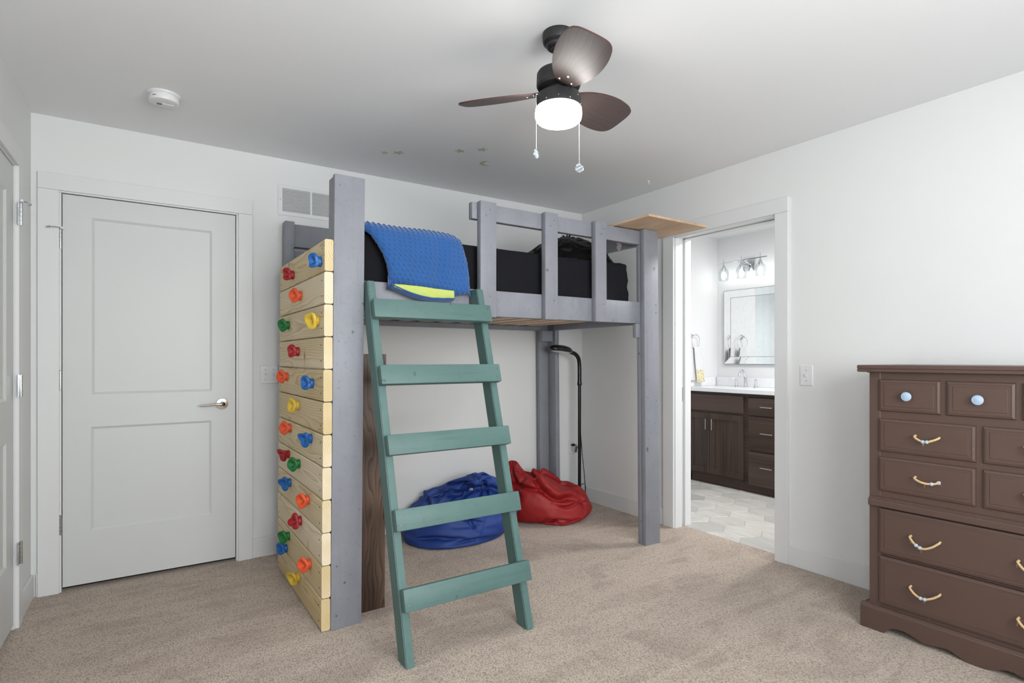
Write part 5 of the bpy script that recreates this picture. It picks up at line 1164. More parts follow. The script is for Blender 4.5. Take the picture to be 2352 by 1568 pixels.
-11,9,0,16,12,12,18,25,24,31,35,32,38,39,39,41,41,51,39,40,41,33,36,28,28,14,19,4,7,-5,-2,-12,-19,-23,-25,-26,-17,-19,-40,-38,-35,-34,-32,-38,-33,-39,-41,-40,-41,-39,-36,-36,-28,-16,-17,-1,-11,4,4,15,
9,22,14,26,22,32,32,36,39,38,39,39,42,51,40,40,40,32,36,26,29,16,19,4,8,-4,-1,-14,-11,-23,-25,-27,-25,-21,-38,-38,-31,-35,-33,-41,-40,-35,-41,-42,-40,-37,-37,-29,-29,-15,-20,-8,-3,1,6,12,12,22,14,23,
28,26,36,35,39,40,38,39,40,51,40,39,40,32,37,24,31,18,17,4,9,-6,2,-12,-10,-18,-25,-27,-27,-27,-38,-39,-37,-25,-38,-41,-43,-36,-42,-40,-39,-35,-36,-27,-30,-17,-12,-14,1,-2,5,17,8,22,14,23,30,23,34,37,
39,40,39,34,42,51,41,36,40,36,35,25,28,18,19,6,8,-4,1,-10,-11,-22,-16,-25,-27,-38,-36,-38,-37,-37,-31,-42,-39,-40,-40,-39,-38,-34,-35,-25,-31,-16,-11,-15,-6,8,3,16,6,21,15,28,27,21,35,36,38,38,41,33,
42,47,41,40,39,32,37,25,30,17,20,4,11,-3,-1,-13,-6,-18,-18,-24,-28,-37,-37,-37,-37,-37,-38,-38,-41,-40,-39,-39,-36,-36,-30,-31,-25,-14,-19,-4,-11,6,5,15,7,17,20,29,21,28,29,37,39,35,34,41,39,44,41,41,
40,34,35,27,28,18,21,9,5,-5,1,-12,-8,-20,-14,-27,-25,-35,-36,-37,-37,-38,-37,-40,-40,-41,-37,-41,-34,-37,-29,-31,-23,-20,-8,-14,-5,2,11,9,9,18,22,28,23,30,24,36,38,36,36,32,42,40,40,41,40,36,29,34,
24,21,19,-2,15,-1,-1,-10,-7,-20,-15,-27,-24,-36,-33,-38,-36,-38,-38,-39,-39,-41,-38,-39,-35,-36,-28,-30,-19,-23,-12,-12,1,-2,7,8,17,17,24,22,28,29,20,37,33,39,39,27,40,37,40,40,33,38,36,32,25,21,16,-8,
19,-3,3,-4,-9,-17,-17,-28,-22,-36,-32,-37,-36,-38,-38,-38,-40,-39,-38,-39,-35,-35,-27,-29,-19,-22,-12,-12,1,-1,10,5,16,19,23,23,29,27,17,36,33,38,32,33,33,38,40,38,29,38,38,30,30,17,16,-12,23,0,0,-4,
-5,-19,-13,-25,-24,-35,-32,-36,-37,-37,-37,-38,-38,-39,-38,-39,-33,-35,-28,-26,-21,-20,-10,-14,0,5,2,14,17,16,23,23,25,29,14,35,32,38,32,32,33,31,39,37,27,37,35,29,34,22,11,-16,25,-2,4,0,-6,-19,-11,-24,
-24,-35,-30,-36,-35,-37,-37,-37,-38,-38,-37,-39,-33,-32,-29,-23,-16,-24,-12,-12,2,-3,12,11,12,22,22,24,24,26,12,34,31,37,32,32,22,35,38,35,25,37,31,34,32,22,12,-19,25,5,-5,3,-1,-16,-14,-24,-22,-32,-31,-35,
-35,-36,-37,-36,-37,-37,-37,-36,-27,-31,-31,-22,-16,-24,-14,-12,1,1,13,12,12,16,21,25,25,23,11,34,30,36,25,37,15,37,36,34,23,36,30,29,31,27,13,-21,25,8,0,-3,1,-18,-12,-26,-18,-29,-31,-33,-34,-35,-36,-37,
-35,-36,-36,-35,-27,-27,-26,-24,-17,-24,-16,-8,-5,9,10,14,12,16,18,23,25,20,11,31,31,34,24,36,10,38,35,31,21,35,29,26,29,29,16,-22,24,12,0,0,-2,-13,-16,-22,-25,-34,-20,-33,-31,-34,-35,-35,-34,-35,-35,-32,
-25,-24,-24,-24,-22,-19,-18,-11,0,7,10,13,17,14,15,21,24,19,10,31,29,32,25,31,7,38,32,31,20,34,28,23,26,29,20,-22,23,14,2,-2,0,-16,-15,-22,-26,-34,-16,-29,-32,-35,-28,-34,-33,-34,-34,-27,-20,-25,-23,-23,
-21,-21,-17,-15,5,7,10,12,14,7,21,20,23,15,12,26,32,29,28,11,17,39,32,23,23,32,27,21,23,28,25,-23,22,16,5,0,-5,-12,-17,-23,-28,-33,-12,-27,-33,-32,-23,-32,-33,-33,-32,-18,-20,-25,-22,-23,-20,-19,-16,-15,
-4,10,6,17,13,5,22,18,21,15,11,26,31,23,31,-1,23,38,28,24,21,30,27,18,23,24,27,-19,13,17,15,-3,-4,-13,-19,-21,-29,-32,-10,-27,-30,-28,-19,-31,-32,-31,-30,-18,-13,-23,-22,-22,-22,-15,-16,-13,-5,-1,9,15,
17,4,21,17,19,14,12,24,30,24,23,-5,27,37,25,18,24,27,26,19,25,19,15,10,8,4,14,-14,4,-7,-19,-22,-29,-30,-9,-27,-26,-21,-19,-30,-30,-30,-27,-15,-8,-22,-23,-22,-19,-16,-12,-12,-5,-1,1,15,17,4,17,20,
10,14,18,23,28,26,0,6,31,33,19,20,26,19,22,23,15,16,19,16,11,9,2,-16,0,4,-21,-22,-28,-26,-8,-28,-23,-10,-20,-29,-28,-28,-24,-13,-5,-21,-21,-21,-19,-13,-11,-11,-6,0,-1,7,17,7,17,15,16,16,6,24,
24,3,9,14,29,33,23,22,20,14,19,24,16,5,18,17,15,7,0,-16,-4,11,-18,-24,-26,-19,-12,-27,-20,-13,-9,-27,-27,-26,-20,-10,-3,-20,-20,-18,-19,-15,-12,-5,-4,-4,0,6,12,10,16,13,10,20,13,15,18,-3,22,2,
25,32,23,16,22,13,19,22,12,0,17,15,17,8,0,-7,-15,15,-18,-23,-24,-8,-19,-20,-24,-14,0,-24,-25,-22,-18,-5,-3,-20,-16,-19,-16,-16,-8,-5,-4,-3,-1,2,10,12,13,12,12,14,9,14,15,-4,23,-2,23,24,21,21,
20,11,18,19,8,-2,16,16,8,9,-7,4,-12,16,-15,-22,-22,-4,-22,-13,-23,-17,7,-21,-22,-20,-9,-5,-3,-19,-19,-14,-14,-12,-9,-8,-3,2,-1,-1,7,11,3,18,15,13,-6,20,14,-6,20,-7,19,28,19,19,8,15,18,17,
-7,16,7,13,7,0,8,-10,10,5,-13,-18,-19,-4,-15,-18,-15,-21,13,-16,-20,-7,-8,-7,-8,-15,-18,-9,-19,-5,-11,-3,-3,-3,1,-2,4,1,9,15,18,12,-17,6,14,8,13,7,16,28,15,2,12,15,17,-6,15,0,12,7,
5,9,-4,7,-3,9,-14,-15,0,-16,-16,-12,-7,-18,5,-5,-14,-18,-4,-3,-2,-16,-13,-8,-16,-2,-5,-3,-4,-12,6,3,-6,8,5,5,16,14,-13,-2,14,14,12,13,13,14,16,-5,2,14,4,12,1,12,-6,16,8,-7,11,-8,
8,-1,-5,-12,-5,-11,-2,-13,-8,-6,-10,3,-15,-3,-1,-4,-8,-12,-7,-12,-14,1,8,-10,-2,-14,4,10,-4,0,10,3,4,14,1,-1,6,11,2,12,6,5,16,-1,6,6,12,-3,-7,11,10,-1,3,11,-5,-7,5,7,-2,-9,
-5,-8,-6,-8,-2,-10,10,-14,-7,-11,2,4,-14,4,-12,-6,-11,-6,10,9,-13,-5,0,12,-5,-10,5,10,8,4,11,-2,-8,10,10,9,-6,5,0,9,9,0,12,-2,-2,-12,-1,5,14,7,5,-14,-3,1,9,-9,-7,-1,-9,-3,
-12,-5,11,8,-7,0,-6,-1,-9,6,-7,-8,-14,-4,11,7,2,-17,4,22,-4,-6,-16,9,13,0,6,7,-1,1,15,-3,-2,-6],
[38,-36,0,0,0,0,0,0,0,0,0,0,1,1,12,-11,-3,0,0,0,0,0,3,4,7,-13,-1,1,0,-1,13,-7,-5,-1,0,0,0,0,0,0,0,0,0,0,0,0,0,0,0,0,0,0,0,0,0,0,0,29,-8,-8,
-8,-5,0,0,7,-8,-1,1,7,-6,9,-9,-1,0,1,7,-7,0,-1,11,-12,2,8,-10,0,2,1,10,-11,-1,6,-5,7,-7,0,0,2,5,6,6,7,6,6,4,5,3,3,3,0,-1,-5,-5,-8,36,-12,-12,-13,-12,-11,-8,
-5,0,0,-1,0,0,1,0,1,1,0,-2,1,-1,1,8,5,1,-5,-3,-9,2,1,-3,3,0,4,-3,-2,0,9,12,9,6,6,11,10,9,8,7,5,5,4,3,0,-2,-5,-6,-9,11,-10,-13,-12,-13,-13,-5,-10,4,-3,-1,
1,2,2,0,3,0,-3,-1,-3,-2,7,3,4,-4,-1,5,-17,3,7,-6,5,-1,4,-6,-1,2,7,9,11,10,6,10,11,8,9,5,8,3,6,0,2,-4,-3,-8,-6,10,-11,-11,-13,-14,-14,-11,-3,6,-7,-7,6,6,4,1,
-2,-9,-12,10,8,-1,1,-12,0,5,13,-14,-7,-11,12,11,2,-17,-1,18,-14,16,3,0,19,5,13,9,12,7,11,6,8,3,6,-1,1,-1,-6,-5,-7,11,-11,-12,-13,-14,-15,-16,3,-15,14,-10,11,4,2,0,-3,-4,-15,14,
5,2,-9,-3,-3,8,5,-6,-5,-20,17,10,-9,-3,-6,13,-6,12,8,-5,13,14,11,12,12,7,11,6,9,4,5,-1,1,-2,-5,-5,-9,12,-10,-11,-14,-14,-17,-17,-20,-11,4,19,3,3,2,2,3,-3,-13,13,7,4,-22,11,
-20,25,-7,-5,-22,-4,21,15,-9,-6,-23,24,1,13,-2,2,15,11,15,9,13,9,11,7,9,4,5,-1,2,-5,-3,-6,-8,12,-12,-10,-15,-13,-18,-18,-21,-24,-9,7,9,-3,2,1,7,11,10,3,4,3,-19,-7,-7,1,15,-20,
-8,10,10,15,-9,-13,-22,24,24,-8,-5,23,11,17,14,9,14,8,13,7,10,4,6,-1,0,-3,-6,-4,-8,11,-11,-11,-14,-15,-18,-19,-22,-24,-23,-9,0,0,0,3,6,12,4,8,8,9,4,-3,-4,-25,-4,-2,11,19,1,-11,
-14,-12,-9,29,11,-6,23,17,19,15,15,11,13,8,14,8,7,9,2,3,-5,-3,-2,-9,-8,14,-11,-11,-15,-15,-18,-20,-23,-24,-24,-21,-9,-7,-3,-1,9,5,5,9,10,6,8,-1,-5,-6,-17,24,11,-6,-5,-14,-12,-9,6,14,
12,23,24,17,20,16,12,14,12,9,14,7,10,8,3,2,-4,-1,-9,-3,-10,14,-13,-10,-14,-16,-20,-21,-22,-23,-25,-20,-20,-14,-11,-8,0,5,6,9,11,13,1,7,-8,-9,-10,26,8,-10,-7,-13,-6,4,25,12,10,25,24,18,
21,12,16,9,14,14,13,9,10,5,2,4,-2,-3,-6,-6,-10,13,-14,-12,-12,-19,-17,-22,-21,-24,-24,-21,-21,-14,-17,-12,-6,0,1,6,25,-9,11,-4,-7,-5,4,9,13,-14,-9,-9,7,11,18,18,24,25,24,20,20,15,14,10,
15,8,16,8,12,4,5,1,-8,0,-14,6,-7,10,-12,-13,-14,-19,-17,-22,-21,-24,-24,-21,-21,-15,-17,-11,-16,-2,-4,3,16,23,-18,-10,13,-7,21,10,-12,-21,-7,4,10,17,16,23,24,24,25,21,19,16,15,11,14,7,16,10,
6,10,0,4,-5,-7,-19,5,6,8,-14,-13,-13,-20,-17,-22,-21,-23,-24,-21,-21,-14,-18,-12,-18,-12,-8,0,12,17,-18,-6,3,16,10,0,-1,-20,-2,13,13,19,18,23,24,24,23,23,17,18,15,7,18,7,16,9,2,15,2,0,
-6,-11,-18,15,1,10,-13,-17,-12,-17,-18,-22,-21,-24,-23,-21,-21,-15,-17,-15,-16,-10,-17,-10,16,-8,-8,0,0,4,15,-6,11,-13,12,15,15,19,19,23,24,24,22,24,19,12,17,9,18,9,14,0,8,17,1,-1,-18,-16,-2,18,
-1,5,-9,-12,-14,-20,-15,-22,-20,-23,-23,-21,-20,-16,-17,-13,-19,-12,-16,-12,-12,-1,0,0,1,-1,2,15,-5,13,14,13,17,17,21,22,24,23,24,18,23,13,16,10,19,11,10,-3,14,5,-19,13,-3,-25,14,-5,-12,25,-11,-5,
-12,-17,-17,-21,-20,-23,-22,-23,-18,-16,-17,-14,-17,-11,-17,-10,-14,-5,-5,1,-1,1,2,7,12,10,16,11,18,16,21,22,24,23,20,23,20,16,11,15,18,10,7,-2,10,-3,-27,16,8,-22,9,-25,3,30,-12,0,-11,-14,-21,-14,
-21,-22,-22,-23,-16,-16,-17,-15,-17,-11,-15,-10,-14,-5,-7,1,-3,2,5,6,12,10,13,12,18,17,21,21,22,24,21,22,16,19,14,17,8,12,1,10,-1,-10,-31,9,22,-6,-10,-30,11,33,-9,-3,-24,2,-14,-15,-20,-21,-23,-23,
-13,-16,-17,-16,-16,-13,-13,-8,-15,-4,-9,0,-3,3,4,7,11,10,15,10,18,17,21,21,21,24,20,22,15,18,10,20,10,9,3,5,-9,-13,-33,10,23,-2,-23,-23,25,28,-5,-11,-26,5,-3,-18,-15,-21,-22,-22,-11,-16,-16,-17,
-16,-11,-14,-10,-13,-5,-8,-2,0,2,4,7,12,9,12,12,18,16,20,21,21,23,19,22,16,12,18,1,11,16,3,2,-18,-10,-34,9,24,-2,-20,-24,23,35,-5,-14,-28,-3,13,-18,-8,-19,-23,-20,-9,-17,-15,-17,-15,-10,-15,-11,
-11,-5,-9,-1,-2,2,5,7,12,9,12,10,17,18,19,20,17,25,20,21,12,19,-2,15,15,5,3,2,-18,-18,-35,11,23,-2,-20,-21,33,28,-7,-15,-29,-2,18,-9,-8,-19,-22,-19,-7,-17,-15,-15,-15,-12,-13,-9,-12,-7,-7,-1,
-2,1,8,5,12,8,11,12,6,22,21,19,17,25,20,21,13,15,-6,9,14,-12,2,16,-16,-21,-35,11,24,-5,-26,-5,35,25,-9,-16,-29,0,18,-19,8,-13,-20,-18,-6,-16,-15,-14,-15,-10,-13,-9,-12,-8,-6,-3,-1,1,6,9,
9,9,11,12,6,8,26,22,18,24,21,18,18,1,4,-3,14,-10,-12,23,-14,-25,-34,16,19,-8,-26,7,37,20,-10,-18,-28,1,18,-22,15,-5,-18,-16,-6,-14,-15,-14,-14,-11,-11,-10,-9,-8,-5,-3,-3,2,6,8,9,9,11,9,
4,4,25,23,21,21,23,20,12,3,3,0,0,-14,-16,26,-15,-24,-34,15,19,-11,-23,19,36,17,-16,-15,-28,3,18,-23,18,2,-13,-15,-6,-12,-15,-13,-13,-11,-11,-9,-8,-7,-5,-4,-2,0,7,8,8,9,10,4,-10,16,23,23,
19,24,22,23,3,1,-1,-3,-6,-21,-5,26,-13,-28,-30,21,10,-13,-17,33,30,12,-12,-25,-23,5,17,-24,20,10,-7,-14,-7,-10,-13,-13,-12,-11,-10,-8,-8,-7,-4,-3,-7,4,6,8,7,9,9,-12,-6,20,22,23,20,20,16,27,
-22,4,-5,6,-6,-22,2,26,-16,-25,-30,20,8,-20,5,33,25,11,-16,-22,-24,8,15,-24,19,16,5,-14,-13,-8,-7,-13,-12,-10,-8,-8,-7,-7,-3,-4,-9,6,6,7,8,8,5,-11,-15,22,22,15,10,28,24,22,-17,-27,-1,2,
3,-21,8,25,-17,-25,-27,19,3,-16,20,32,17,10,-18,-25,-18,11,12,-22,10,19,27,-14,-12,-10,-8,-15,-6,-9,-8,-7,-6,-6,-3,-4,-10,6,6,6,7,8,1,-12,-19,21,19,2,18,21,28,25,-13,-25,-27,5,4,-20,20,19,
-24,-22,-22,18,-1,-6,30,30,5,13,-22,-20,-14,23,-14,-11,25,24,17,-7,-10,-9,-12,-15,-9,-1,-8,-7,-8,-3,-2,-5,-10,5,7,6,7,5,-1,-15,-20,19,8,4,14,25,26,27,-10,-25,-18,-27,7,-15,13,25,-13,-15,-28,-1,
-4,28,27,25,3,5,-14,-15,-19,24,-16,-3,22,26,16,-4,-4,-9,-12,-14,-11,4,-7,-7,-8,-2,-2,-5,-10,4,7,5,7,3,-5,-15,-21,18,2,0,19,23,25,9,8,-16,-19,-24,-24,-8,8,24,-17,3,-12,-22,14,26,12,27,
8,-7,-10,-20,-4,22,-15,3,22,25,14,-4,3,-7,-11,-14,-11,9,-7,-7,-7,-2,-1,-12,-4,3,7,6,5,-1,-6,-19,-18,13,-7,14,13,21,19,5,3,-2,-13,-19,-23,-20,-11,22,-10,-8,19,-20,14,23,1,24,8,-27,-9,-5,
9,19,-14,12,21,22,12,2,-15,9,-20,3,-7,8,-7,-7,-5,-1,-5,-13,1,2,5,6,5,-3,-13,-18,-16,3,4,6,15,14,0,-1,4,12,-2,-7,-20,-18,-16,-13,-1,9,21,-13,9,21,-12,25,-12,-12,-5,7,21,-9,8,10,
18,8,17,-13,18,-17,9,-13,12,5,-7,-8,-3,1,-11,-9,3,1,3,7,4,-17,-12,-12,-10,-2,9,0,10,17,4,-14,-7,-2,3,17,-4,-16,-15,-11,-11,3,14,11,-13,18,-16,19,-3,-3,11,-9,12,2,1,13,7,19,-4,17,
-11,11,-12,15,-2,13,-10,-11,6,-7,-2,-8,3,-5,7,7,-10,-1,-12,-12,-11,0,6,0,7,-9,15,-12,-2,10,-10,3,15,-12,-10,-9,-12,-1,15,11,-10,-10,9,-9,16,19,4,-5,-4,5,6,2,12,2,16,0,11,-13,12,-6,
15,0,1,-9,5,-10,0,-4,4,-12,7,10,-3,-10,-11,-9,-6,0,2,3,7,-10,-11,10,-3,11,-7,-9,7,8,-12,-8,-4,-7,6,9,4,-4,-6,2,-8,39,9,-3,-7,16,2,3,-9,6,4,13,4,4,-3,-5,6,12,2,-3,
-5,-1,-8,3,4,-7,-10,0,7,4,-11,-8,-5,-3,10,-5,4,-1,-14,-4,11,-4,7,-15,5,10,1,-10,-6,0,-5,7,9,2,-6,-3,5,44,-12,10,-8,17,-2,4,-12,12,-13,13,3,9,0,1,-12,9,10,1,-10,-2,-9,8,
-1,-3,6,-1,-14,-8,16,-1,-12,-5,14,2,-2,0,-2,-15,11,-8,10,-14,-6,20,2,-3,-1,-6,-13,20,-11,13,-2,-10,8,72]]
RF = [([(-.24, .46), (-.16, .40), (-.12, .30), (-.05, .20), (.04, .14), (.14, .16), (.22, .13)], .030, .050, .020),
      ([(-.30, .34), (-.22, .24), (-.12, .21), (-.04, .20)], .020, .030, .016), ([(-.10, .40), (.02, .30), (.14, .25), (.24, .18)], .018, .018, .018),
      ([(.02, .10), (.10, .08), (.17, .10)], .014, .022, .012), ([(-.26, .42), (-.27, .34), (-.24, .27)], .014, .022, .012), ([(.22, .16), (.26, .10), (.25, .04)], .010, .014, .010)]
BF = [([(-.34, .22), (-.20, .28), (.0, .30), (.16, .34), (.30, .30)], .022, .036, .018), ([(-.16, .14), (-.06, .17), (.02, .13), (.12, .10)], .016, .034, .015), ([(.02, .16), (.07, .11), (.12, .04)], .014, .026, .012),
      ([(-.30, .30), (-.22, .24), (-.20, .15)], .016, .022, .012), ([(.10, .40), (.16, .36), (.18, .29)], .012, .016, .010)]
bb, bvs, bI = bean_bag('bean_bag', BLUE, M['blue_vinyl'], (-1.335, -.300, 0), (.98, .76, .75), 0.0, (3, 17, 31, 45), folds=BF, slump=lambda a: .84 + .12 * np.clip((a + .1) / .25, 0, 1))
tag(bb, 'slumped royal blue bean bag on the carpet under the loft bed, against the back wall', 'bean bag')
rb, rvs, rI = bean_bag('bean_bag', RED, M['red_vinyl'], (-.580, -.300, 0), (.80, .66, .98), 0.0, (5, 19, 33, 47), lambda x, z: -.022 - .150 * max(0, min(1, (x + .60) / .09)), .44, RF, lambda a: 1 - .30 * np.clip((a + .04) / .14, 0, 1) ** 1.2)
tag(rb, 'slumped bright red bean bag in front of the floor lamp', 'bean bag')
# small white tag with dark letters on the blue bag
tg = bmesh.new(); bxa(tg, -.0135, .0135, -.0008, .0008, -.008, .008, .0004, 1)
bt = BVHTree.FromPolygons([v.co.copy() for v in bb.data.vertices], [tuple(p.vertices) for p in bb.data.polygons])
tl, tn, _, _ = bt.ray_cast(Vector((-.45, -.80, .62)), Vector((.50, .76, -.30)).normalized())
if tn.y > 0: tn = -tn
TG = to_obj('tag', tg, M['plastic_white'], bb, loc=tl + tn * .0035)
TG.rotation_euler = tn.to_track_quat('-Y', 'Z').to_euler()
for k_, x in enumerate((-.0075, -.0015, .0015, .0070)):
    lt = bmesh.new(); bxa(lt, x - .0008, x + .0008, -.0012, -.0007, -.0045, .0045)
    if k_ % 2 == 0: bxa(lt, x, x + .004, -.0012, -.0007, -.0008, .0008)
    to_obj('letter', lt, M['dark_gap'], TG)
TG['label'] = 'small white tag with dark letters'

# ================================================================== FLOOR LAMP
LP = (-.203, -.208, 0)
lamp = thing('floor_lamp', 'black floor lamp with an oval head bent over on a curved neck, in the corner', 'floor lamp', LP)
bm = bmesh.new(); lathe(bm, [(0, 0.001), (.088, .001), (.090, .008), (.084, .018), (.03, .024), (.018, .03), (.018, .05), (0, .05)], 48)
to_obj('base', bm, M['black_plastic'], lamp, angle=35)
bm = bmesh.new(); cyl(bm, (0, 0, .03), (0, 0, 1.01), .0135, .0135, 20)
to_obj('pole', bm, M['black_metal'], lamp, angle=35)
bm = bmesh.new(); lathe(bm, [(.0, .985), (.0175, .985), (.0185, .992), (.0185, 1.008), (.0175, 1.015), (0, 1.015)], 24)
to_obj('collar', bm, M['black_plastic'], lamp, angle=35)
# the neck curves to the left, seen from the camera, and the head hangs from it
hd = Vector((-.98, -.20, 0)).normalized()
fwd = Vector((.20, -.98, 0)).normalized()
pts = spline([(0, 0, 1.0), (.0, 0, 1.10), tuple(hd * .003 + Vector((0, 0, 1.16))), tuple(hd * .016 + Vector((0, 0, 1.205))), tuple(hd * .058 + Vector((0, 0, 1.238))), tuple(hd * .125 + Vector((0, 0, 1.255)))], 8)
bm = bmesh.new()
def ribbon(bm, pts, wa, wb, side, n=14):
    rings = []
    for i, p in enumerate(pts):
        t = (pts[min(i + 1, len(pts) - 1)] - pts[max(i - 1, 0)]).normalized(); nn = t.cross(side).normalized()
        rings.append([bm.verts.new(p + side * math.cos(2 * math.pi * k / n) * wa + nn * math.sin(2 * math.pi * k / n) * wb) for k in range(n)])
    for a, b in zip(rings, rings[1:]):
        for k in range(n): bm.faces.new((a[k], a[(k + 1) % n], b[(k + 1) % n], b[k]))
    bm.faces.new(list(reversed(rings[0]))); bm.faces.new(rings[-1]); bmesh.ops.recalc_face_normals(bm, faces=bm.faces[:])
ribbon(bm, pts, .016, .0165, fwd)
to_obj('neck', bm, M['black_plastic'], lamp, smooth=True)
bm = bmesh.new(); NU = 56
rows = []
for (s_, h) in ((0, -.014), (.80, -.014), (.94, -.012), (1.0, -.002), (.985, .008), (.90, .020), (.70, .030), (.4, .036), (0, .038)):
    row = []
    for i in range(NU):
        t = 2 * math.pi * i / NU
        p = hd * (math.cos(t) * .122 * s_) + fwd * (math.sin(t) * .066 * s_) + Vector((0, 0, h))
        row.append(bm.verts.new(p) if s_ > 0 or i == 0 else row[0])
    rows.append(row)
for a, b in zip(rows, rows[1:]):
    for i in range(NU):
        j = (i + 1) % NU; q = []
        for v in (a[i], a[j], b[j], b[i]):
            if v not in q: q.append(v)
        if len(q) > 2: bm.faces.new(q)
bmesh.ops.recalc_face_normals(bm, faces=bm.faces[:])
for v in bm.verts: v.co.z += -.10 * (v.co.dot(hd) * -1)
hc = hd * .235 + Vector((0, 0, 1.268))
LH = to_obj('lamp_head', bm, M['black_plastic'], lamp, angle=40, loc=hc)
bm = bmesh.new(); rows = []
for (s_, h) in ((0, -.019), (.70, -.019), (.84, -.0145)):
    row = []
    for i in range(NU):
        t = 2 * math.pi * i / NU
        row.append(bm.verts.new(hd * (math.cos(t) * .122 * s_) + fwd * (math.sin(t) * .066 * s_) + Vector((0, 0, h))) if s_ > 0 or i == 0 else row[0])
    rows.append(row)
for a, b in zip(rows, rows[1:]):
    for i in range(NU):
        j = (i + 1) % NU; q = []
        for v in (a[i], a[j], b[j], b[i]):
            if v not in q: q.append(v)
        if len(q) > 2: bm.faces.new(q)
for v in bm.verts: v.co.z += .10 * v.co.dot(hd)
bmesh.ops.recalc_face_normals(bm, faces=bm.faces[:])
to_obj('diffuser', bm, M['plastic_white'], LH, angle=40)
bm = bmesh.new()
cp = [(0, -.014, .62), (.012, -.016, .45), (.03, -.014, .33), (.052, -.006, .20), (.060, .0, .11), (.066, .004, .02), (.06, .03, .006), (.02, .09, .006), (.0, .15, .006)]
tube(bm, spline([tuple(Vector(p)) for p in cp], 8), .003, 8); to_obj('cord', bm, M['black_plastic'], lamp, smooth=True)
bm = bmesh.new(); tube(bm, spline([(.0, -.014, .185), (.03, -.018, .19), (.056, -.006, .175), (.063, 0, .09)], 6), .003, 8); to_obj('cord_loop', bm, M['black_plastic'], lamp, smooth=True)

# ================================================================== WALL FITTINGS
def plate(name, label, cat, c, w, h, nrm, toggles=0, outlet=False):
    """wall plate; nrm 'y' faces -y, 'x' faces -x"""
    rz = 0 if nrm == 'y' else R(-90)
    # local: x along the wall, -y out of it
    t = thing(name, label, cat, c, rz)
    bm = bmesh.new(); nested(bm, -w / 2, w / 2, -h / 2, h / 2, [(0, .002), (.0015, .004), (.004, .0055)], 0.0, lambda u, z, hh: (u, -hh, z))
    to_obj('cover', bm, M['plastic_white'], t, angle=25)
    n = max(1, toggles)
    for k in range(toggles):
        x = (k - (n - 1) / 2) * .046
        bm = bmesh.new(); bxa(bm, x - .005, x + .005, -.0062, -.0052, -.012, .012)
        to_obj('toggle_slot', bm, M['plastic_white'], t)
        bm = bmesh.new(); bxa(bm, x - .0042, x + .0042, -.017, -.0055, -.004, .008, .0012, 1)
        bmesh.ops.rotate(bm, verts=bm.verts[:], cent=(x, -.005, 0), matrix=Matrix.Rotation(R(18), 3, 'X'))
        to_obj('toggle', bm, M['plastic_white'], t)
        for z in (-.030, .030): screw_head('screw', t, (x, -.0056, z), (0, -1, 0), .0028, M['plastic_grey'])
    if outlet:
        for z in (-.020, .020):
            bm = bmesh.new(); lathe(bm, [(0, -.0070), (.0165, -.0070), (.0170, -.0058), (.0170, -.0050)], 24, (0, 0, z), 'y')
            for v in bm.verts: v.co.z = max(z - .0135, min(z + .0135, v.co.z))
            r_ = to_obj('receptacle', bm, M['plastic_white'], t)
            bm = bmesh.new(); bxa(bm, -.0075, -.0055, -.0076, -.0069, z - .002, z + .006); bxa(bm, .0055, .0075, -.0076, -.0069, z - .002, z + .006); cyl(bm, (0, -.0076, z - .008), (0, -.0069, z - .008), .0026)
            to_obj('slot', bm, M['dark_gap'], r_)
        screw_head('screw', t, (0, -.0056, 0), (0, -1, 0), .0028, M['plastic_grey'])
    return t
plate('light_switch', 'white double light switch plate beside the closed white door', 'light switch', (-2.506, -.0003, 1.105), .106, .112, 'y', 2)
plate('light_switch', 'white single light switch plate between the bathroom doorway and the brown dresser', 'light switch', (-.0003, -1.952, 1.106), .076, .117, 'x', 1)
ot = plate('power_outlet', 'white wall outlet with a black plug, behind the floor lamp pole', 'outlet', (-.113, -.0003, .453), .074, .118, 'y', 0, True)
pg = thing('power_plug', 'black plug with a loose grey tag in the outlet behind the lamp', 'plug', (-.113, -.008, .473))
bm = bmesh.new(); bxa(bm, -.013, .013, -.022, -.0002, -.010, .010, .003, 2); cyl(bm, (.008, -.017, 0), (.030, -.021, -.004), .005, .0035, 10)
to_obj('plug_body', bm, M['black_plastic'], pg, angle=35)
bm = bmesh.new(); bxa(bm, .018, .042, -.0245, -.0238, -.062, -.010)
bmesh.ops.rotate(bm, verts=bm.verts[:], cent=(.022, -.024, -.01), matrix=Matrix.Rotation(R(14), 3, 'Y'))
to_obj('tag', bm, M['plastic_grey'], pg)

# return air grille high on the back wall
vt = thing('air_vent', 'white louvred return air grille high on the back wall behind the tall bed post', 'air vent', (-2.201, 0, 2.188))
bm = bmesh.new(); W2, H2 = .255, .0955
for a, b, c, d in ((-W2, W2, -H2, -.071), (-W2, W2, .071, H2), (-W2, -.229, -.071, .071), (.229, W2, -.071, .071), (-.0625 , -.0505, -.071, .071), (.1085, .1205, -.071, .071)):
    bxa(bm, a, b, -.006, -.0003, c, d)
to_obj('frame', bm, M['trim'], vt)
box('backing', -.229, .229, -.0012, -.0004, -.071, .071, M['vent_back'], vt)
for (a, b) in ((-.228, -.0630), (-.0500, .1080), (.1210, .2285)):
    proto = None
    for k in range(17):
        z = -.0655 + k * .0082
        if proto is None:
            bm = bmesh.new(); bxa(bm, a, b, -.0055, -.0045, -.0036, .0036)
            bmesh.ops.rotate(bm, verts=bm.verts[:], cent=(0, -.005, 0), matrix=Matrix.Rotation(R(-38), 3, 'X'))
            proto = to_obj('slat', bm, M['trim'], vt, loc=(0, .0008, z))
        else: inst(proto, 'slat', vt, (0, .0008, z))
screw_head('screw', vt, (-.242, -.0062, 0), (0, -1, 0), .003, M['plastic_grey'])

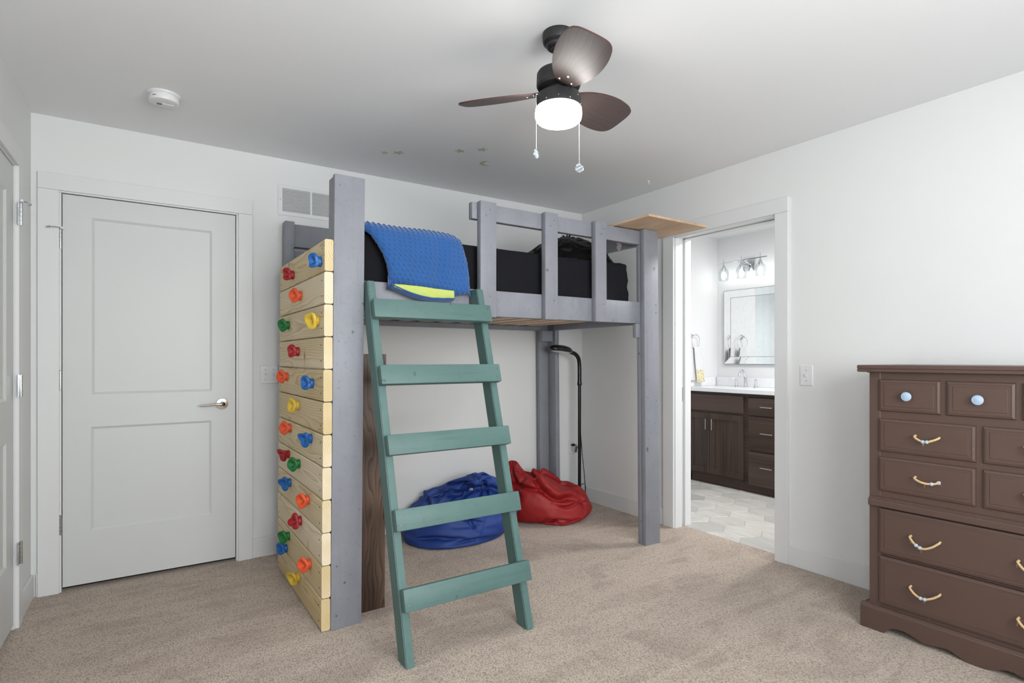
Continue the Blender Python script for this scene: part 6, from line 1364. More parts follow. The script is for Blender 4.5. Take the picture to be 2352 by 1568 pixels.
# ================================================================== CEILING THINGS
sd_ = thing('smoke_detector', 'round white smoke detector on the ceiling', 'smoke detector', (-3.073, -.590, 2.44))
bm = bmesh.new(); lathe(bm, [(0, -.0002), (.070, -.0002), (.0715, -.004), (.070, -.008), (.066, -.009), (.0655, -.012), (0, -.012)], 56)
to_obj('base_plate', bm, M['plastic_white'], sd_, angle=30)
bm = bmesh.new(); lathe(bm, [(0, -.012), (.0615, -.012), (.0625, -.016), (.0625, -.034), (.061, -.038), (.058, -.0395), (.030, -.041), (0, -.041)], 56)
to_obj('body', bm, M['plastic_white'], sd_, angle=30)
bm = bmesh.new(); bxa(bm, -.028, -.008, .004, .018, -.0425, -.0405); to_obj('sounder_grille', bm, M['plastic_grey'], sd_)
bm = bmesh.new(); bxa(bm, -.006, .040, -.002, .010, -.0430, -.0400, .0012, 2); to_obj('test_button', bm, M['plastic_white'], sd_)
for x in (-.045, -.038, -.030):
    bm = bmesh.new(); a = math.atan2(-.045, x); 
    cyl(bm, (.0622 * math.cos(a), .0622 * math.sin(a), -.026), (.0630 * math.cos(a), .0630 * math.sin(a), -.026), .0025, None, 8); to_obj('side_slot', bm, M['plastic_grey'], sd_)

M['glow_sticker'] = plain('pale_plastic_star', (186, 188, 172), 0.5)
def sticker(kind, x, y, r_, rot, label):
    bm = bmesh.new()
    if kind == 'star': poly = [((r_ if k % 2 == 0 else r_ * .45) * math.cos(rot + k * math.pi / 5), (r_ if k % 2 == 0 else r_ * .45) * math.sin(rot + k * math.pi / 5)) for k in range(10)]
    else:
        poly = [(r_ * math.cos(rot + R(t)), r_ * math.sin(rot + R(t))) for t in range(50, 311, 13)]   # 21 points
        c_ = (.40 * r_ * math.cos(rot), .40 * r_ * math.sin(rot))
        a0 = math.atan2(poly[-1][1] - c_[1], poly[-1][0] - c_[0]); rr = math.hypot(poly[-1][0] - c_[0], poly[-1][1] - c_[1]); a1 = math.atan2(poly[0][1] - c_[1], poly[0][0] - c_[0])
        while a1 > a0: a1 -= 2 * math.pi
        for k in range(1, 14): a = a0 + (a1 - a0) * k / 14; poly.append((c_[0] + rr * math.cos(a), c_[1] + rr * math.sin(a)))
    lo = [bm.verts.new((p, q, -.0012)) for p, q in poly]; hi = [bm.verts.new((p, q, -.0001)) for p, q in poly]; n = len(poly)
    for i in range(n): bm.faces.new((lo[i], lo[(i + 1) % n], hi[(i + 1) % n], hi[i]))
    if kind == 'star':
        for ring, zz in ((lo, -.0012), (hi, -.0001)):
            c0 = bm.verts.new((0, 0, zz))
            for i in range(n): bm.faces.new((ring[i], ring[(i + 1) % n], c0))
    else:
        h_ = n // 2
        for ring in (lo, hi):
            i, j = 0, 20 - 0
            A_ = ring[:21]; B_ = [ring[0]] + list(reversed(ring[21:])) + [ring[20]]
            for k in range(20):
                a0, a1 = A_[k], A_[k + 1]; q0 = B_[int(k * (len(B_) - 1) / 20)]; q1 = B_[int((k + 1) * (len(B_) - 1) / 20)]
                f_ = []
                for v in (a0, a1, q1, q0):
                    if v not in f_: f_.append(v)
                if len(f_) > 2:
                    try: bm.faces.new(f_)
                    except ValueError: pass
    bmesh.ops.recalc_face_normals(bm, faces=bm.faces[:])
    o = to_obj('moon_sticker' if kind != 'star' else 'star_sticker', bm, M['glow_sticker'], loc=(x, y, 2.44))
    tag(o, label, 'sticker', 'star and moon stickers on the ceiling')
sticker('star', -1.940, -.457, .028, .4, 'smallest and leftmost star sticker on the ceiling')
sticker('star', -1.872, -.502, .042, 1.0, 'pale star sticker on the ceiling just right of the smallest star')
sticker('star', -1.576, -.732, .040, .2, 'star sticker on the ceiling left of the fan chains, second star from the right')
sticker('star', -1.477, -.823, .038, .7, 'star sticker on the ceiling above the moon sticker, rightmost star')
sticker('moon', -1.332, -.633, .046, R(-35), 'crescent moon sticker on the ceiling below the rightmost star')
hk = bmesh.new(); cyl(hk, (0, 0, -.0001), (0, 0, -.006), .010, .008, 20); tube(hk, spline([(0, 0, -.006), (.002, 0, -.016), (.011, 0, -.020), (.014, 0, -.011)], 5), .0018, 8)
hk = to_obj('ceiling_hook', hk, M['plastic_white'], smooth=False, loc=(-.207, -.948, 2.44), angle=40); tag(hk, 'tiny clear hook on the ceiling above the bathroom side of the bed', 'hook')

# ================================================================== CEILING FAN
FX, FY = -1.838, -2.006
fan = thing('ceiling_fan', 'small black ceiling fan with three dark wood blades and a lit round light', 'ceiling fan', (FX, FY, H))
def z_(z): return z - H
bm = bmesh.new(); lathe(bm, [(0, -.0002), (.0600, -.0002), (.0610, -.006), (.0610, -.026), (.058, -.036), (.050, -.043), (.047, -.0445), (.0445, -.0525), (.038, -.0575), (.030, -.0585), (.027, -.0645), (.020, -.0665), (.0, -.0665)], 64)
to_obj('canopy', bm, M['fan_black'], fan, angle=28)
bm = bmesh.new(); lathe(bm, [(.012, -.060), (.012, -.122), (.020, -.126), (.024, -.132), (.030, -.146), (.0, -.146)], 32)
to_obj('downrod', bm, M['fan_black'], fan, angle=35)
bm = bmesh.new(); lathe(bm, [(0, z_(2.302)), (.046, z_(2.3015)), (.066, z_(2.298)), (.078, z_(2.292)), (.0825, z_(2.284)), (.0830, z_(2.262)), (.0825, z_(2.2612)), (.0825, z_(2.2602)), (.0835, z_(2.2595)), (.0835, z_(2.240)), (.079, z_(2.232)), (.060, z_(2.226)), (0, z_(2.226))], 72)
to_obj('motor_housing', bm, M['fan_black'], fan, angle=25)
bm = bmesh.new(); lathe(bm, [(0, z_(2.226)), (.050, z_(2.226)), (.050, z_(2.208)), (0, z_(2.208))], 48)
to_obj('hub', bm, M['fan_black'], fan, angle=35)
bm = bmesh.new(); lathe(bm, [(0, z_(2.208)), (.074, z_(2.2075)), (.0815, z_(2.204)), (.0835, z_(2.199)), (.0850, z_(2.165)), (.0850, z_(2.157)), (.080, z_(2.157)), (0, z_(2.158))], 72)
LK = to_obj('light_housing', bm, M['fan_black'], fan, angle=25)
bm = bmesh.new(); lathe(bm, [(.0, z_(2.1565)), (.0830, z_(2.1565)), (.0875, z_(2.152)), (.0888, z_(2.140)), (.0888, z_(2.124)), (.0860, z_(2.113)), (.0780, z_(2.105)), (.060, z_(2.0995)), (.03, z_(2.097)), (0, z_(2.0965))], 72)
gl = to_obj('glass_shade', bm, M['fan_glow'], fan, smooth=True); gl['label'] = 'lit frosted white glass shade'
outline = [(.075, -.030), (.105, -.050), (.15, -.070), (.21, -.085), (.27, -.091), (.325, -.088), (.362, -.080), (.384, -.066), (.393, -.044), (.395, -.010), (.394, .026), (.389, .052), (.374, .071), (.340, .084), (.28, .090), (.21, .085), (.15, .070), (.105, .050), (.075, .030)]
def blade_bm():
    pts = spline([(a, b, 0) for a, b in outline] + [(outline[0][0], outline[0][1], 0)], 4)[:-1]
    bm = bmesh.new(); lo = [bm.verts.new((p.x, p.y, -.003)) for p in pts]; hi = [bm.verts.new((p.x, p.y, .003)) for p in pts]; n = len(pts)
    sides = []
    for i in range(n): sides.append(bm.faces.new((lo[i], lo[(i + 1) % n], hi[(i + 1) % n], hi[i])))
    a = bm.faces.new(list(reversed(lo))); b = bm.faces.new(hi)
    bmesh.ops.bevel(bm, geom=list(a.edges) + list(b.edges), offset=.0009, segments=1, affect='EDGES')
    for f in bm.faces:
        if abs(f.normal.z) < .5: f.material_index = 1
    bmesh.ops.recalc_face_normals(bm, faces=bm.faces[:])
    return bm
for k, ang in enumerate((10, 130, -112)):
    o = to_obj('blade', blade_bm(), [M['blade'], M['blade_edge']], fan, loc=(0, 0, z_(2.218)), angle=30)
    o.rotation_euler = Matrix(Matrix.Rotation(R(ang), 3, 'Z') @ Matrix.Rotation(R(-19), 3, 'X')).to_euler()
    ir = bmesh.new(); bxa(ir, .035, .118, -.020, .020, .0033, .0063, .001, 1); to_obj('blade_iron', ir, M['fan_black'], o)
    for (x, y) in ((.092, -.024), (.092, .024), (.125, 0)):
        s_ = bmesh.new(); lathe(s_, [(0, -.0066), (.0035, -.0062), (.0055, -.0046), (.0058, -.0028), (0, -.0028)], 16); to_obj('screw', s_, M['chrome'], o, loc=(x, y, 0), angle=50)
for a in (200, 232, 262, 290, 318):
    screw_head('screw', LK, (.0848 * math.cos(R(a)), .0848 * math.sin(R(a)), z_(2.176 + .012 * math.sin(a))), (math.cos(R(a)), math.sin(R(a)), 0), .003, M['chrome'])
def chain(x, y, ztop, zend, pend_rot, rim_star):
    rx, ry = x - FX, y - FY; bm = bmesh.new(); n = int((ztop - zend) / .0048)
    d = Vector((rx, ry, 0)).normalized()
    cyl(bm, tuple(d * .078 + Vector((0, 0, z_(ztop)))), (rx, ry, z_(ztop)), .0035, .0030, 10)
    for k in range(n):
        z = ztop - .002 - k * .0048
        bmesh.ops.create_icosphere(bm, subdivisions=1, radius=.0019, matrix=Matrix.Translation((rx, ry, z_(z))))
    cyl(bm, (rx, ry, z_(ztop)), (rx, ry, z_(zend + .002)), .0006, None, 6)
    c = to_obj('pull_chain', bm, M['chrome'], fan, angle=60)
    pn = bmesh.new(); lathe(pn, [(0, -.0030), (.0125, -.0030), (.0150, -.0022), (.0158, 0), (.0150, .0022), (.0125, .0030), (0, .0030)], 40, (0, 0, 0), 'y')
    bmesh.ops.rotate(pn, verts=pn.verts[:], cent=(0, 0, 0), matrix=Matrix.Rotation(pend_rot, 3, 'Z'))
    p = to_obj('pendant', pn, M['glass_solid'], c, loc=(rx, ry, z_(zend - .018)), angle=40)
    rg = bmesh.new(); pts = [(.0155 * math.cos(R(t)), 0, .0155 * math.sin(R(t))) for t in range(0, 360, 12)]
    tube(rg, [tuple(Matrix.Rotation(pend_rot, 3, 'Z') @ Vector(q)) for q in pts], .0014, 6, closed=True)
    cyl(rg, (0, 0, .0155), (0, 0, .021), .0022, None, 8)
    if rim_star:
        for a in range(3):
            v = Matrix.Rotation(pend_rot, 3, 'Z') @ Vector((.013 * math.cos(R(60 * a + 20)), -.003, .013 * math.sin(R(60 * a + 20)))); w = Matrix.Rotation(pend_rot, 3, 'Z') @ Vector((-.013 * math.cos(R(60 * a + 20)), -.003, -.013 * math.sin(R(60 * a + 20))))
            cyl(rg, tuple(v), tuple(w), .0007, None, 6)
    else:
        for q in (.004, .008):
            tube(rg, [tuple(Matrix.Rotation(pend_rot, 3, 'Z') @ Vector((q * math.cos(R(t)), -.003, q * math.sin(R(t))))) for t in range(0, 360, 20)], .0005, 5, closed=True)
    to_obj('pendant_rim', rg, M['chrome'], c, loc=(rx, ry, z_(zend - .018)), angle=40)
k = NT('pendant_glass'); k.base(lin((225, 238, 248))); k.inp(rough=.05, trans=.85, ior=1.45); M['glass_solid'] = k.m
chain(-1.9270, -1.984, 2.196, 1.989, R(20), False)
chain(-1.7880, -2.069, 2.176, 1.937, R(-55), True)

# ================================================================== DRESSER
AD = -.0258
dr = thing('dresser', 'tall brown painted dresser with rope handles and pale blue knobs', 'dresser', (-.455, -2.447, 0), R(-90) - AD)
# local frame: x to the right along the front, y into the dresser, z up
DW = .84; DD = .425
P = M['dresser']
bm = bmesh.new()
# carcass: sides, back, and face frame
bxa(bm, .030, .050, .020, DD, .06, 1.142); bxa(bm, DW - .050, DW - .030, .020, DD, .06, 1.142)
bxa(bm, .050, DW - .050, DD - .012, DD, .06, 1.142); bxa(bm, .050, DW - .050, .03, DD - .012, .08, .10)
to_obj('carcass', bm, P, dr)
bm = bmesh.new()
bxa(bm, .030, .074, .0195, .042, .10, 1.142, .002, 1); bxa(bm, DW - .074, DW - .030, .0195, .042, .10, 1.142, .002, 1)
for a, b in ((1.108, 1.142), (.9365, .975), (.769, .797), (.583, .624), (.342, .3365), (.100, .125)):
    bxa(bm, .074, DW - .074, .0215, .042, min(a, b), max(a, b))
bxa(bm, .074, DW - .074, .035, .042, .12, 1.12)
for a, b, c, d in ((.2985, .3195, .97, 1.11), (.5345, .5550, .97, 1.11), (.4140, .4370, .62, .94)): bxa(bm, a, b, .0205, .040, c, d)
to_obj('face_frame', bm, P, dr, angle=30)
def slab(name, prof):
    """moulding swept round front and both sides: prof = [(overhang, z)]"""
    bm = bmesh.new(); rows = []
    for o_, z in prof: rows.append([bm.verts.new(p) for p in ((.030 - o_, DD, z), (.030 - o_, .020 - o_, z), (DW - .030 + o_, .020 - o_, z), (DW - .030 + o_, DD, z))])
    for a, b in zip(rows, rows[1:]):
        for i in range(4): bm.faces.new((a[i], a[(i + 1) % 4], b[(i + 1) % 4], b[i]))
    bm.faces.new(list(reversed(rows[0]))); bm.faces.new(rows[-1]); bmesh.ops.recalc_face_normals(bm, faces=bm.faces[:])
    return to_obj(name, bm, P, dr)
slab('top', [(.006, 1.1400), (.008, 1.1425), (.030, 1.1430), (.036, 1.1450), (.0365, 1.1555), (.034, 1.1570), (.034, 1.1580), (.0365, 1.1595), (.0365, 1.1710), (.034, 1.1740)])
bm = bmesh.new(); rows = []
for y, z in ((.0400, .5500), (.0010, .5505), (-.0020, .5530), (-.0020, .5760), (.0010, .5800), (.0060, .5815), (.0065, .5850), (.0100, .5870), (.0105, .5900), (.0180, .5930), (.0400, .5930)):
    rows.append([bm.verts.new((x, y, z)) for x in (.033, DW - .033)])
for a, b in zip(rows, rows[1:]): bm.faces.new((a[0], a[1], b[1], b[0]))
bm.faces.new((rows[-1][0], rows[-1][1], rows[0][1], rows[0][0]))
bm.faces.new([r_[0] for r_ in rows]); bm.faces.new([r_[1] for r_ in reversed(rows)]); bmesh.ops.recalc_face_normals(bm, faces=bm.faces[:])
to_obj('waist_moulding', bm, P, dr)
# plinth with scalloped lower edge
half = [(0, 0), (.095, 0), (.104, .012), (.120, .026), (.145, .035), (.175, .0365), (.205, .029), (.230, .019), (.255, .0155), (.285, .020), (.315, .0255), (.340, .022), (.365, .011), (.390, .003), (.4185, 0)]
prof = half[:1] + [(p.x, p.y) for p in spline([(a, b, 0) for a, b in half[1:]], 4)]
prof = prof + [(DW - a, b) for a, b in reversed(prof[:-1])]
bm = bmesh.new()
rowz = []
for (y, zt, mode) in ((.018, 0, 'lo'), (0, 0, 'lo'), (0, .094, 'hi'), (.003, .0985, 'hi'), (.003, .1005, 'hi'), (.010, .106, 'hi'), (.022, .108, 'hi'), (.022, .10, 'in')):
    rowz.append([bm.verts.new((u, y, (max(0, z) + .0005) if mode == 'lo' else zt)) for u, z in prof])
for a, b in zip(rowz, rowz[1:]):
    for i in range(len(prof) - 1): bm.faces.new((a[i], a[i + 1], b[i + 1], b[i]))
a, b = rowz[-1], rowz[0]
for i in range(len(prof) - 1): bm.faces.new((a[i], a[i + 1], b[i + 1], b[i]))
bm.faces.new([r_[0] for r_ in rowz]); bm.faces.new([r_[-1] for r_ in reversed(rowz)])
bxa(bm, 0, .018, .0225, DD, .0005, .10); bxa(bm, DW - .018, DW, .0225, DD, .0005, .10)
bmesh.ops.recalc_face_normals(bm, faces=bm.faces[:])
to_obj('plinth', bm, P, dr)
def rope(bm, pts, r_=.0030, turns=170):
    L = 0; acc = [0]
    for a, b in zip(pts, pts[1:]): L += (b - a).length; acc.append(L)
    for s_ in range(3):
        q = []; up = Vector((0, 1, 0))
        for p, l_ in zip(pts, acc):
            i = pts.index(p); t = (pts[min(i + 1, len(pts) - 1)] - pts[max(i - 1, 0)]).normalized(); s1 = t.cross(up).normalized(); u1 = s1.cross(t)
            a = l_ * turns * 1.4 + s_ * 2 * math.pi / 3; q.append(p + (s1 * math.cos(a) + u1 * math.sin(a)) * r_ * .62)
        tube(bm, q, r_ * .72, 7)
def bead(bm, p, t, r_=.0074, w=.0085):
    lathe_b = bmesh.new(); lathe(lathe_b, [(.0036, -w / 2), (r_ * .88, -w / 2), (r_, -w / 2 + .0014), (r_, w / 2 - .0014), (r_ * .88, w / 2), (.0042, w / 2), (.0042, -w / 2)], 20)
    q = t.to_track_quat('Z', 'Y')
    me = bpy.data.meshes.new('x'); bmesh.ops.transform(lathe_b, matrix=Matrix.Translation(p) @ q.to_matrix().to_4x4(), verts=lathe_b.verts[:]); lathe_b.to_mesh(me); lathe_b.free(); bm.from_mesh(me); bpy.data.meshes.remove(me)
rnd = random.Random(4)
def rope_handle(drawer, c, ua, ub, zc, sag, lift, beads, dzb=0.0):
    """coordinates in the dresser frame, c = the drawer's origin"""
    A = Vector((ua, -.001, zc)); B = Vector((ub, -.001, zc + dzb)); m_ = (ua + ub) / 2
    ctrl = [A + Vector((0, .006, 0)), A + Vector((.001, -.012, -.004)), Vector((ua + (ub - ua) * .22, -.022, zc - sag * .72)), Vector((m_, -.026, zc - sag)), Vector((ua + (ub - ua) * .78, -.022, zc - sag * .66 + dzb * .7)), B + Vector((-.001, -.012, -.004)), B + Vector((0, .006, 0))]
    pts = spline([tuple(p - Vector(c)) for p in ctrl], 12)
    bm = bmesh.new(); rope(bm, pts, .0036)
    for _ in range(4):
        p = pts[rnd.randrange(8, len(pts) - 8)]; d = Vector((rnd.uniform(-1, 1), -.4, rnd.uniform(-1, .6))).normalized()
        tube(bm, spline([p, p + d * .010, p + d * .016 + Vector((.003, 0, -.003))], 3), .0004, 4)
    bmesh.ops.recalc_face_normals(bm, faces=bm.faces[:])
    to_obj('rope_handle', bm, M['rope'], drawer, smooth=True)
    for f, face in beads:
        i = int(f * (len(pts) - 1)); t = (pts[min(i + 1, len(pts) - 1)] - pts[i - 1]).normalized()
        if face: t = Vector((.35, -.9, .1)).normalized()
        bm = bmesh.new(); bead(bm, pts[i], t); to_obj('bead', bm, M['bead'], drawer, angle=40)
def drawer(u0, u1, z0, z1, kind, hs=()):
    c = ((u0 + u1) / 2, .0205, (z0 + z1) / 2)
    bm = bmesh.new(); nested(bm, u0 - c[0], u1 - c[0], z0 - c[2], z1 - c[2], [(0, .004), (.003, .010), (.0105, .0130), (.0120, .0130), (.0125, .0112), (.0225, .0112), (.0232, .0128), (.0245, .0132), (.026, .0132)], -.012, lambda u, z, h: (u, -h + .0, z))
    o = to_obj('drawer', bm, P, dr, loc=c)
    if kind == 'knob':
        m_ = c[0]; b = bmesh.new(); lathe(b, [(0, -.0132), (.009, -.0132), (.0075, -.018), (.0085, -.024), (.0150, -.028), (.0190, -.0315), (.0195, -.0345), (.0170, -.0375), (.0160, -.0378), (.0150, -.0372), (.0140, -.0378), (0, -.0392)], 40, (0, 0, 0), 'y')
        to_obj('knob', b, M['knob'], o, loc=(0, 0, 0), angle=35)
    for h in hs: rope_handle(o, (c[0], .0205 - .0, c[2]), *h)
    return o
Y0 = .0
for a, b in ((.070, .300), (.318, .5356), (.5535, .770)): drawer(a, b, .9716, 1.1111, 'knob')
bd2 = ((.47, 0), (.56, 0))
for r_, (z0, z1) in enumerate(((.7942, .9394), (.6203, .7716))):
    for cidx, (a, b) in enumerate(((.070, .4156), (.4355, .770))):
        off = .0 if cidx == 0 else .352
        bb_ = bd2 if r_ == 0 else (((.68, 0), (.90, 1)) if cidx == 0 else ((.3, 0), (.42, 0)))
        drawer(a, b, z0, z1, 'rope', [(.2137 + off, .2980 + off, z0 + .085, .021 if r_ == 0 else .017, 0, bb_, 0.0 if r_ == 0 else -.007)])
for r_, (z0, z1, zc) in enumerate(((.3446, .5454, .4530), (.1227, .3341, .2405))):
    b1_ = ((.37, 0), (.445, 0)) if r_ == 0 else ((.47, 0), (.545, 0))
    drawer(.070, .770, z0, z1, 'rope', [(.1975, .3010, zc, .036 if r_ == 0 else .031, 0, b1_, .0), (.5455, .6490, zc - .003, .034, 0, ((.5, 0), (.6, 0)), .0)])

# ================================================================== BATHROOM THINGS
# vanity cabinet, facing the doorway; local x = along the front (to the right, towards -y), local y = depth
VX, VY = 1.370, -.004
van = thing('vanity_cabinet', 'dark brown bathroom vanity with doors and drawers, seen through the doorway', 'vanity', (VX, VY, 0), R(-90))
V_, VHm = M['vanity'], M['vanity_h']
bm = bmesh.new(); bxa(bm, 0, 1.22, .040, .058, .0, .095); bxa(bm, 0, .018, .04, .455, 0, .884); bxa(bm, 1.202, 1.22, .04, .455, 0, .884); bxa(bm, .018, 1.202, .44, .455, 0, .884); bxa(bm, .018, 1.202, .04, .44, .095, .112)
to_obj('carcass', bm, VHm, van)
bm = bmesh.new()
for a, b, c, d in ((0, .018, .095, .884), (.605, .660, .095, .884), (1.16, 1.22, .095, .884), (.018, .605, .858, .884), (.660, 1.16, .858, .884), (.018, .605, .680, .702), (.660, 1.16, .684, .700), (.660, 1.16, .372, .386), (.018, .605, .084, .112), (.660, 1.16, .070, .080)):
    bxa(bm, a, b, .018, .040, c, d)
bxa(bm, .018, 1.16, .036, .040, .112, .858)
to_obj('face_frame', bm, VHm, van)
def shaker(name, u0, u1, z0, z1, mat, frame=.052):
    c = ((u0 + u1) / 2, .0175, (z0 + z1) / 2); bm = bmesh.new()
    if frame: nested(bm, u0 - c[0], u1 - c[0], z0 - c[2], z1 - c[2], [(0, .0185), (.001, .0195), (frame, .0195), (frame + .002, .0110), (frame + .004, .0105)], 0, lambda u, z, h: (u, -h, z))
    else: nested(bm, u0 - c[0], u1 - c[0], z0 - c[2], z1 - c[2], [(0, .0180), (.0015, .0195), (.003, .0195)], 0, lambda u, z, h: (u, -h, z))
    return to_obj(name, bm, mat, van, loc=c)
def bar_handle(par, a, b):
    bm = bmesh.new(); a = Vector(a); b = Vector(b); d = (b - a).normalized(); n_ = Vector((0, -1, 0))
    wv = Vector((.0035, .0035, .0035)); 
    lo = [min(a[i], b[i]) - .0042 for i in range(3)]; hi = [max(a[i], b[i]) + .0042 for i in range(3)]
    bxa(bm, lo[0], hi[0], -.050, -.043, lo[2], hi[2], .0012, 1)
    for p in (a + d * .004, b - d * .004): bxa(bm, p.x - .004, p.x + .004, -.0435, -.0195, p.z - .004, p.z + .004)
    to_obj('handle', bm, M['nickel'], par)
ff = shaker('false_front', .012, .6150, .702, .857, VHm, 0)
dA = shaker('door', .012, .256, .106, .680, V_); dB = shaker('door', .260, .6150, .106, .680, V_)
bar_handle(dA, (.232 - .134, 0, .135), (.232 - .134, 0, .230)); bar_handle(dB, (.302 - .4375, 0, .135), (.302 - .4375, 0, .230))
for z0, z1, zh in ((.698, .852, .776), (.384, .686, .545), (.078, .374, .247)):
    o = shaker('drawer', .668, 1.055, z0, z1, VHm, 0); zc = (z0 + z1) / 2
    bar_handle(o, (.802 - .8615, 0, zh - zc), (.906 - .8615, 0, zh - zc))
ct = box('countertop', 1.355, BX - .002, -1.27, -.003, .8855, .9245, M['counter'], None, .003)
tag(ct, 'white stone countertop on the bathroom vanity', 'countertop')
bs = box('backsplash', .4625 - .0, .2425 - .002, -.633, .6325, .0199, .109, M['counter'], ct, .002)
bs.location = (BX - .014 - ct.location.x, 0, .0645); bs.data = bs.data
me = bs.data
bm = bmesh.new(); bxa(bm, -.010, .010, -.633, .6325, -.0445, .0445, .002, 1); bm.to_mesh(me); bm.free()
bs2 = bmesh.new(); bxa(bs2, -.22, .20, -.010, .0, -.0445, .0445, .002, 1)
to_obj('side_splash', bs2, M['counter'], ct, loc=(-.0, .6325, .0645))
# faucet
fc = thing('faucet', 'chrome high-arc bathroom faucet with two lever handles on the white countertop', 'faucet', (1.735, -.40, .925))
def spout():
    bm = bmesh.new(); pts = spline([(0, 0, 0), (-.002, 0, .06), (-.010, 0, .115), (-.035, 0, .150), (-.070, 0, .155), (-.098, 0, .130), (-.108, 0, .108)], 8)
    n = len(pts); tube(bm, pts, [.0200 - .0085 * min(1, i / (n * .55)) for i in range(n)], 20); lathe(bm, [(0, .0003), (.027, .0003), (.026, .006), (.020, .012), (0, .012)], 32)
    bmesh.ops.recalc_face_normals(bm, faces=bm.faces[:]); return bm
to_obj('spout', spout(), M['chrome'], fc, smooth=True)
for s_ in (-1, 1):
    bm = bmesh.new(); lathe(bm, [(0, .0003), (.024, .0003), (.022, .006), (.014, .014), (.010, .045), (.0085, .070), (.010, .078), (0, .080)], 28, (0, s_ * .105, 0))
    tube(bm, spline([(0, s_ * .105, .075), (-.02, s_ * .120, .079), (-.04, s_ * .140 , .079), (-.055, s_ * .160, .078)], 5), [.006] * 5 + [.005] * 5 + [.004] * 6, 10)
    bmesh.ops.recalc_face_normals(bm, faces=bm.faces[:]); to_obj('handle', bm, M['chrome'], fc, angle=50)
# mirror with bevelled mirror frame
mi = thing('wall_mirror', 'large rectangular bathroom mirror hanging above the vanity faucet', 'mirror', (BX, -.60, 1.517), R(-90))
bm = bmesh.new(); nested(bm, -.505, .505, -.370, .370, [(0, .020), (.0015, .022), (.072, .012)], .0005, lambda u, z, h: (u, -h, z))
for f in list(bm.faces):
    if len(f.verts) == 4 and f.calc_area() > .4 and abs(f.normal.y) > .9 and f.calc_center_median().y < -.01: bm.faces.remove(f)
to_obj('bevelled_frame', bm, M['mirror'], mi)
bm = bmesh.new(); bxa(bm, -.431, .431, -.0125, -.004, -.296, .296); to_obj('mirror_glass', bm, M['mirror'], mi)
bm = bmesh.new()
for a, b, c, d in ((-.434, .434, -.299, -.296), (-.434, .434, .296, .299), (-.434, -.431, -.296, .296), (.431, .434, -.296, .296)): bxa(bm, a, b, -.0138, -.011, c, d)
for a, b, c, d in ((-.507, .507, -.372, -.3685), (-.507, .507, .3685, .372), (-.507, -.5035, -.3685, .3685), (.5035, .507, -.3685, .3685)): bxa(bm, a, b, -.0225, -.002, c, d)
to_obj('bead_line', bm, M['steel'], mi)
# vanity light
vl = thing('vanity_light', 'chrome three-bulb bathroom light bar with clear glass shades above the mirror', 'wall light', (BX, -.365, 2.120), R(-90))
bm = bmesh.new(); bxa(bm, -.075, .075, -.022, -.0005, -.062, .056, .004, 2); to_obj('back_plate', bm, M['chrome'], vl, angle=40)
bm = bmesh.new(); bxa(bm, -.27, .27, -.126, -.118, .034, .042, .001, 1); cyl(bm, (-.03, -.02, .0), (-.03, -.12, .036), .006); cyl(bm, (.03, -.02, .0), (.03, -.12, .036), .006); to_obj('bar', bm, M['chrome'], vl, angle=40)
for x in (-.200, 0, .200):
    bm = bmesh.new(); lathe(bm, [(0, .082), (.0035, .082), (.0035, .030), (.006, .024), (.012, .008), (.022, -.012), (.0225, -.018), (.016, -.018), (.016, -.052), (0, -.052)], 28, (x, -.122, 0))
    so = to_obj('socket', bm, M['chrome'], vl, angle=40)
    bm = bmesh.new(); lathe(bm, [(.022, -.016), (.036, -.026), (.0475, -.048), (.050, -.075), (.047, -.110), (.043, -.140), (.0425, -.140), (.0462, -.110), (.0490, -.075), (.0465, -.048), (.035, -.028), (.021, -.018)], 40, (x, -.122, 0))
    g = to_obj('glass_shade', bm, M['glass'], so, smooth=True)
    bm = bmesh.new(); lathe(bm, [(0, -.054), (.012, -.054), (.019, -.070), (.022, -.088), (.020, -.108), (.012, -.126), (0, -.134)], 28, (x, -.122, 0))
    to_obj('bulb', bm, M['bulb'], so, smooth=True)
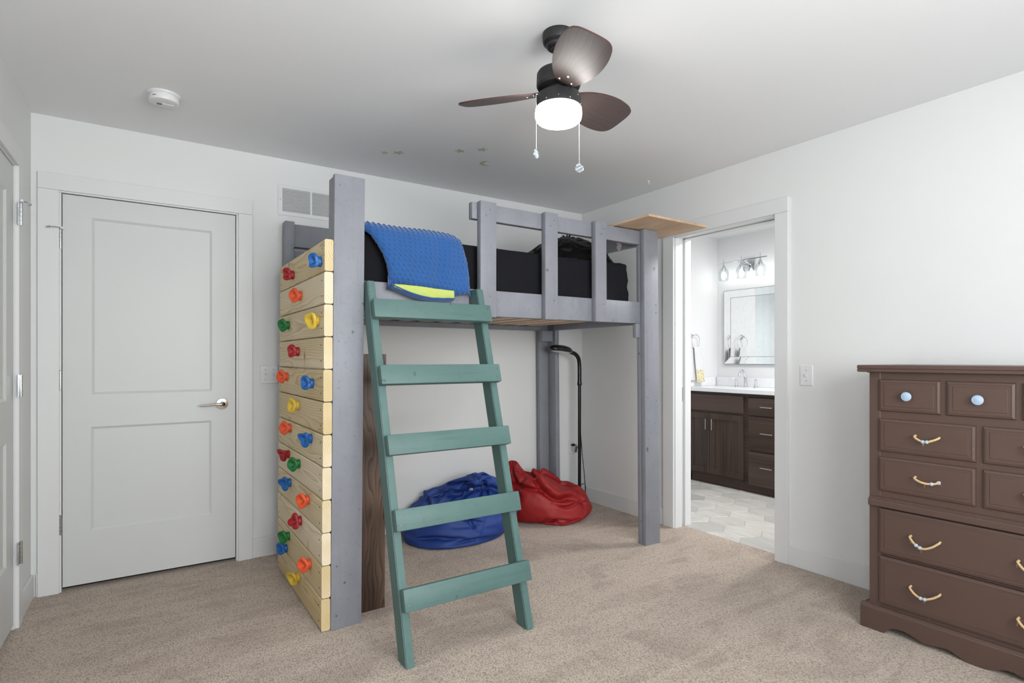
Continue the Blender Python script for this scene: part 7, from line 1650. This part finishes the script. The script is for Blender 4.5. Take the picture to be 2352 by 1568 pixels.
# towel ring and hand towel on the left bathroom wall
tr = thing('towel_ring', 'chrome towel ring on the bathroom side wall', 'towel ring', (1.405, 0, 1.430))
bm = bmesh.new(); lathe(bm, [(0, -.0004), (.027, -.0004), (.027, -.006), (.022, -.010), (.012, -.012), (.010, -.040), (0, -.040)], 28, (0, 0, 0), 'y')
to_obj('mount', bm, M['chrome'], tr, angle=40)
bm = bmesh.new(); tube(bm, [(.040 + .072 * math.cos(R(t)), -.045 + .01 * math.cos(R(t)), -.062 + .072 * math.sin(R(t))) for t in range(0, 360, 8)], .0042, 10, closed=True)
cyl(bm, (0, -.036, 0), (.022, -.045, .004), .005, None, 10)
to_obj('ring', bm, M['chrome'], tr, smooth=True)
def towel_bm(x0, x1, z0, z1, y, wave, n=40, m=30, x0b=None, x1b=None):
    bm = bmesh.new(); g = []
    for j in range(m + 1):
        v = j / m; z = z1 + (z0 - z1) * v; xa = x0 + ((x0b if x0b is not None else x0) - x0) * v; xb = x1 + ((x1b if x1b is not None else x1) - x1) * v; row = []
        for i in range(n + 1):
            u = i / n; row.append(bm.verts.new((xa + (xb - xa) * u, y + wave * math.sin(u * 14 + 1) * (1 - .5 * v), z)))
        g.append(row)
    for a, b in zip(g, g[1:]):
        for i in range(n): bm.faces.new((a[i], a[i + 1], b[i + 1], b[i]))
    return bm
tw = thing('hand_towel', 'white hand towel with a yellow printed end hanging from the towel ring', 'towel', (1.455, -.045, 1.298))
for nm, args, kw, mt in (('front_panel', (-.048, .048, -.212, .004, -.014, .004), dict(x0b=-.024, x1b=.085), M['towel']), ('printed_band', (-.024, .085, -.330, -.212, -.016, .003), dict(x0b=-.010, x1b=.104), M['towel_band']), ('back_panel', (-.085, .035, -.315, .004, .012, .004), dict(x0b=-.090, x1b=.04), M['towel'])):
    o = to_obj(nm, towel_bm(*args, **kw), mt, tw, smooth=True); s_ = o.modifiers.new('t', 'SOLIDIFY'); s_.thickness = .006; s_.offset = 0
bm = bmesh.new(); pts = [(0, -.014 + .026 * (k / 8), .004 + .010 * math.sin(math.pi * k / 8)) for k in range(9)]
g = [[bm.verts.new((-.048 + .096 * u / 12 - .02 * (k / 8), p[1], p[2])) for u in range(13)] for k, p in enumerate(pts)]
for a, b in zip(g, g[1:]):
    for i in range(12): bm.faces.new((a[i], a[i + 1], b[i + 1], b[i]))
o = to_obj('top_fold', bm, M['towel'], tw, smooth=True); s_ = o.modifiers.new('t', 'SOLIDIFY'); s_.thickness = .005; s_.offset = 0
# what the mirror shows: a pale curtain hung across the recess beside the vanity
bm = bmesh.new(); g = []
for j in range(2): g.append([bm.verts.new((.20 + .95 * i / 120, .10 + .004 * math.sin(i * .35), .06 + 2.1 * j)) for i in range(121)])
for i in range(120): bm.faces.new((g[0][i], g[0][i + 1], g[1][i + 1], g[1][i]))
cu = to_obj('shower_curtain', bm, M['bath_blue'], smooth=True); s_ = cu.modifiers.new('t', 'SOLIDIFY'); s_.thickness = .002
tag(cu, 'pale blue grey curtain hanging in the bathroom, seen only in the mirror', 'curtain')
bm = bmesh.new(); cyl(bm, (.2005, .10, 2.19), (1.1895, .10, 2.19), .012); rd = to_obj('curtain_rod', bm, M['chrome'], angle=40); tag(rd, 'chrome rod carrying the pale bathroom curtain', 'curtain rod')
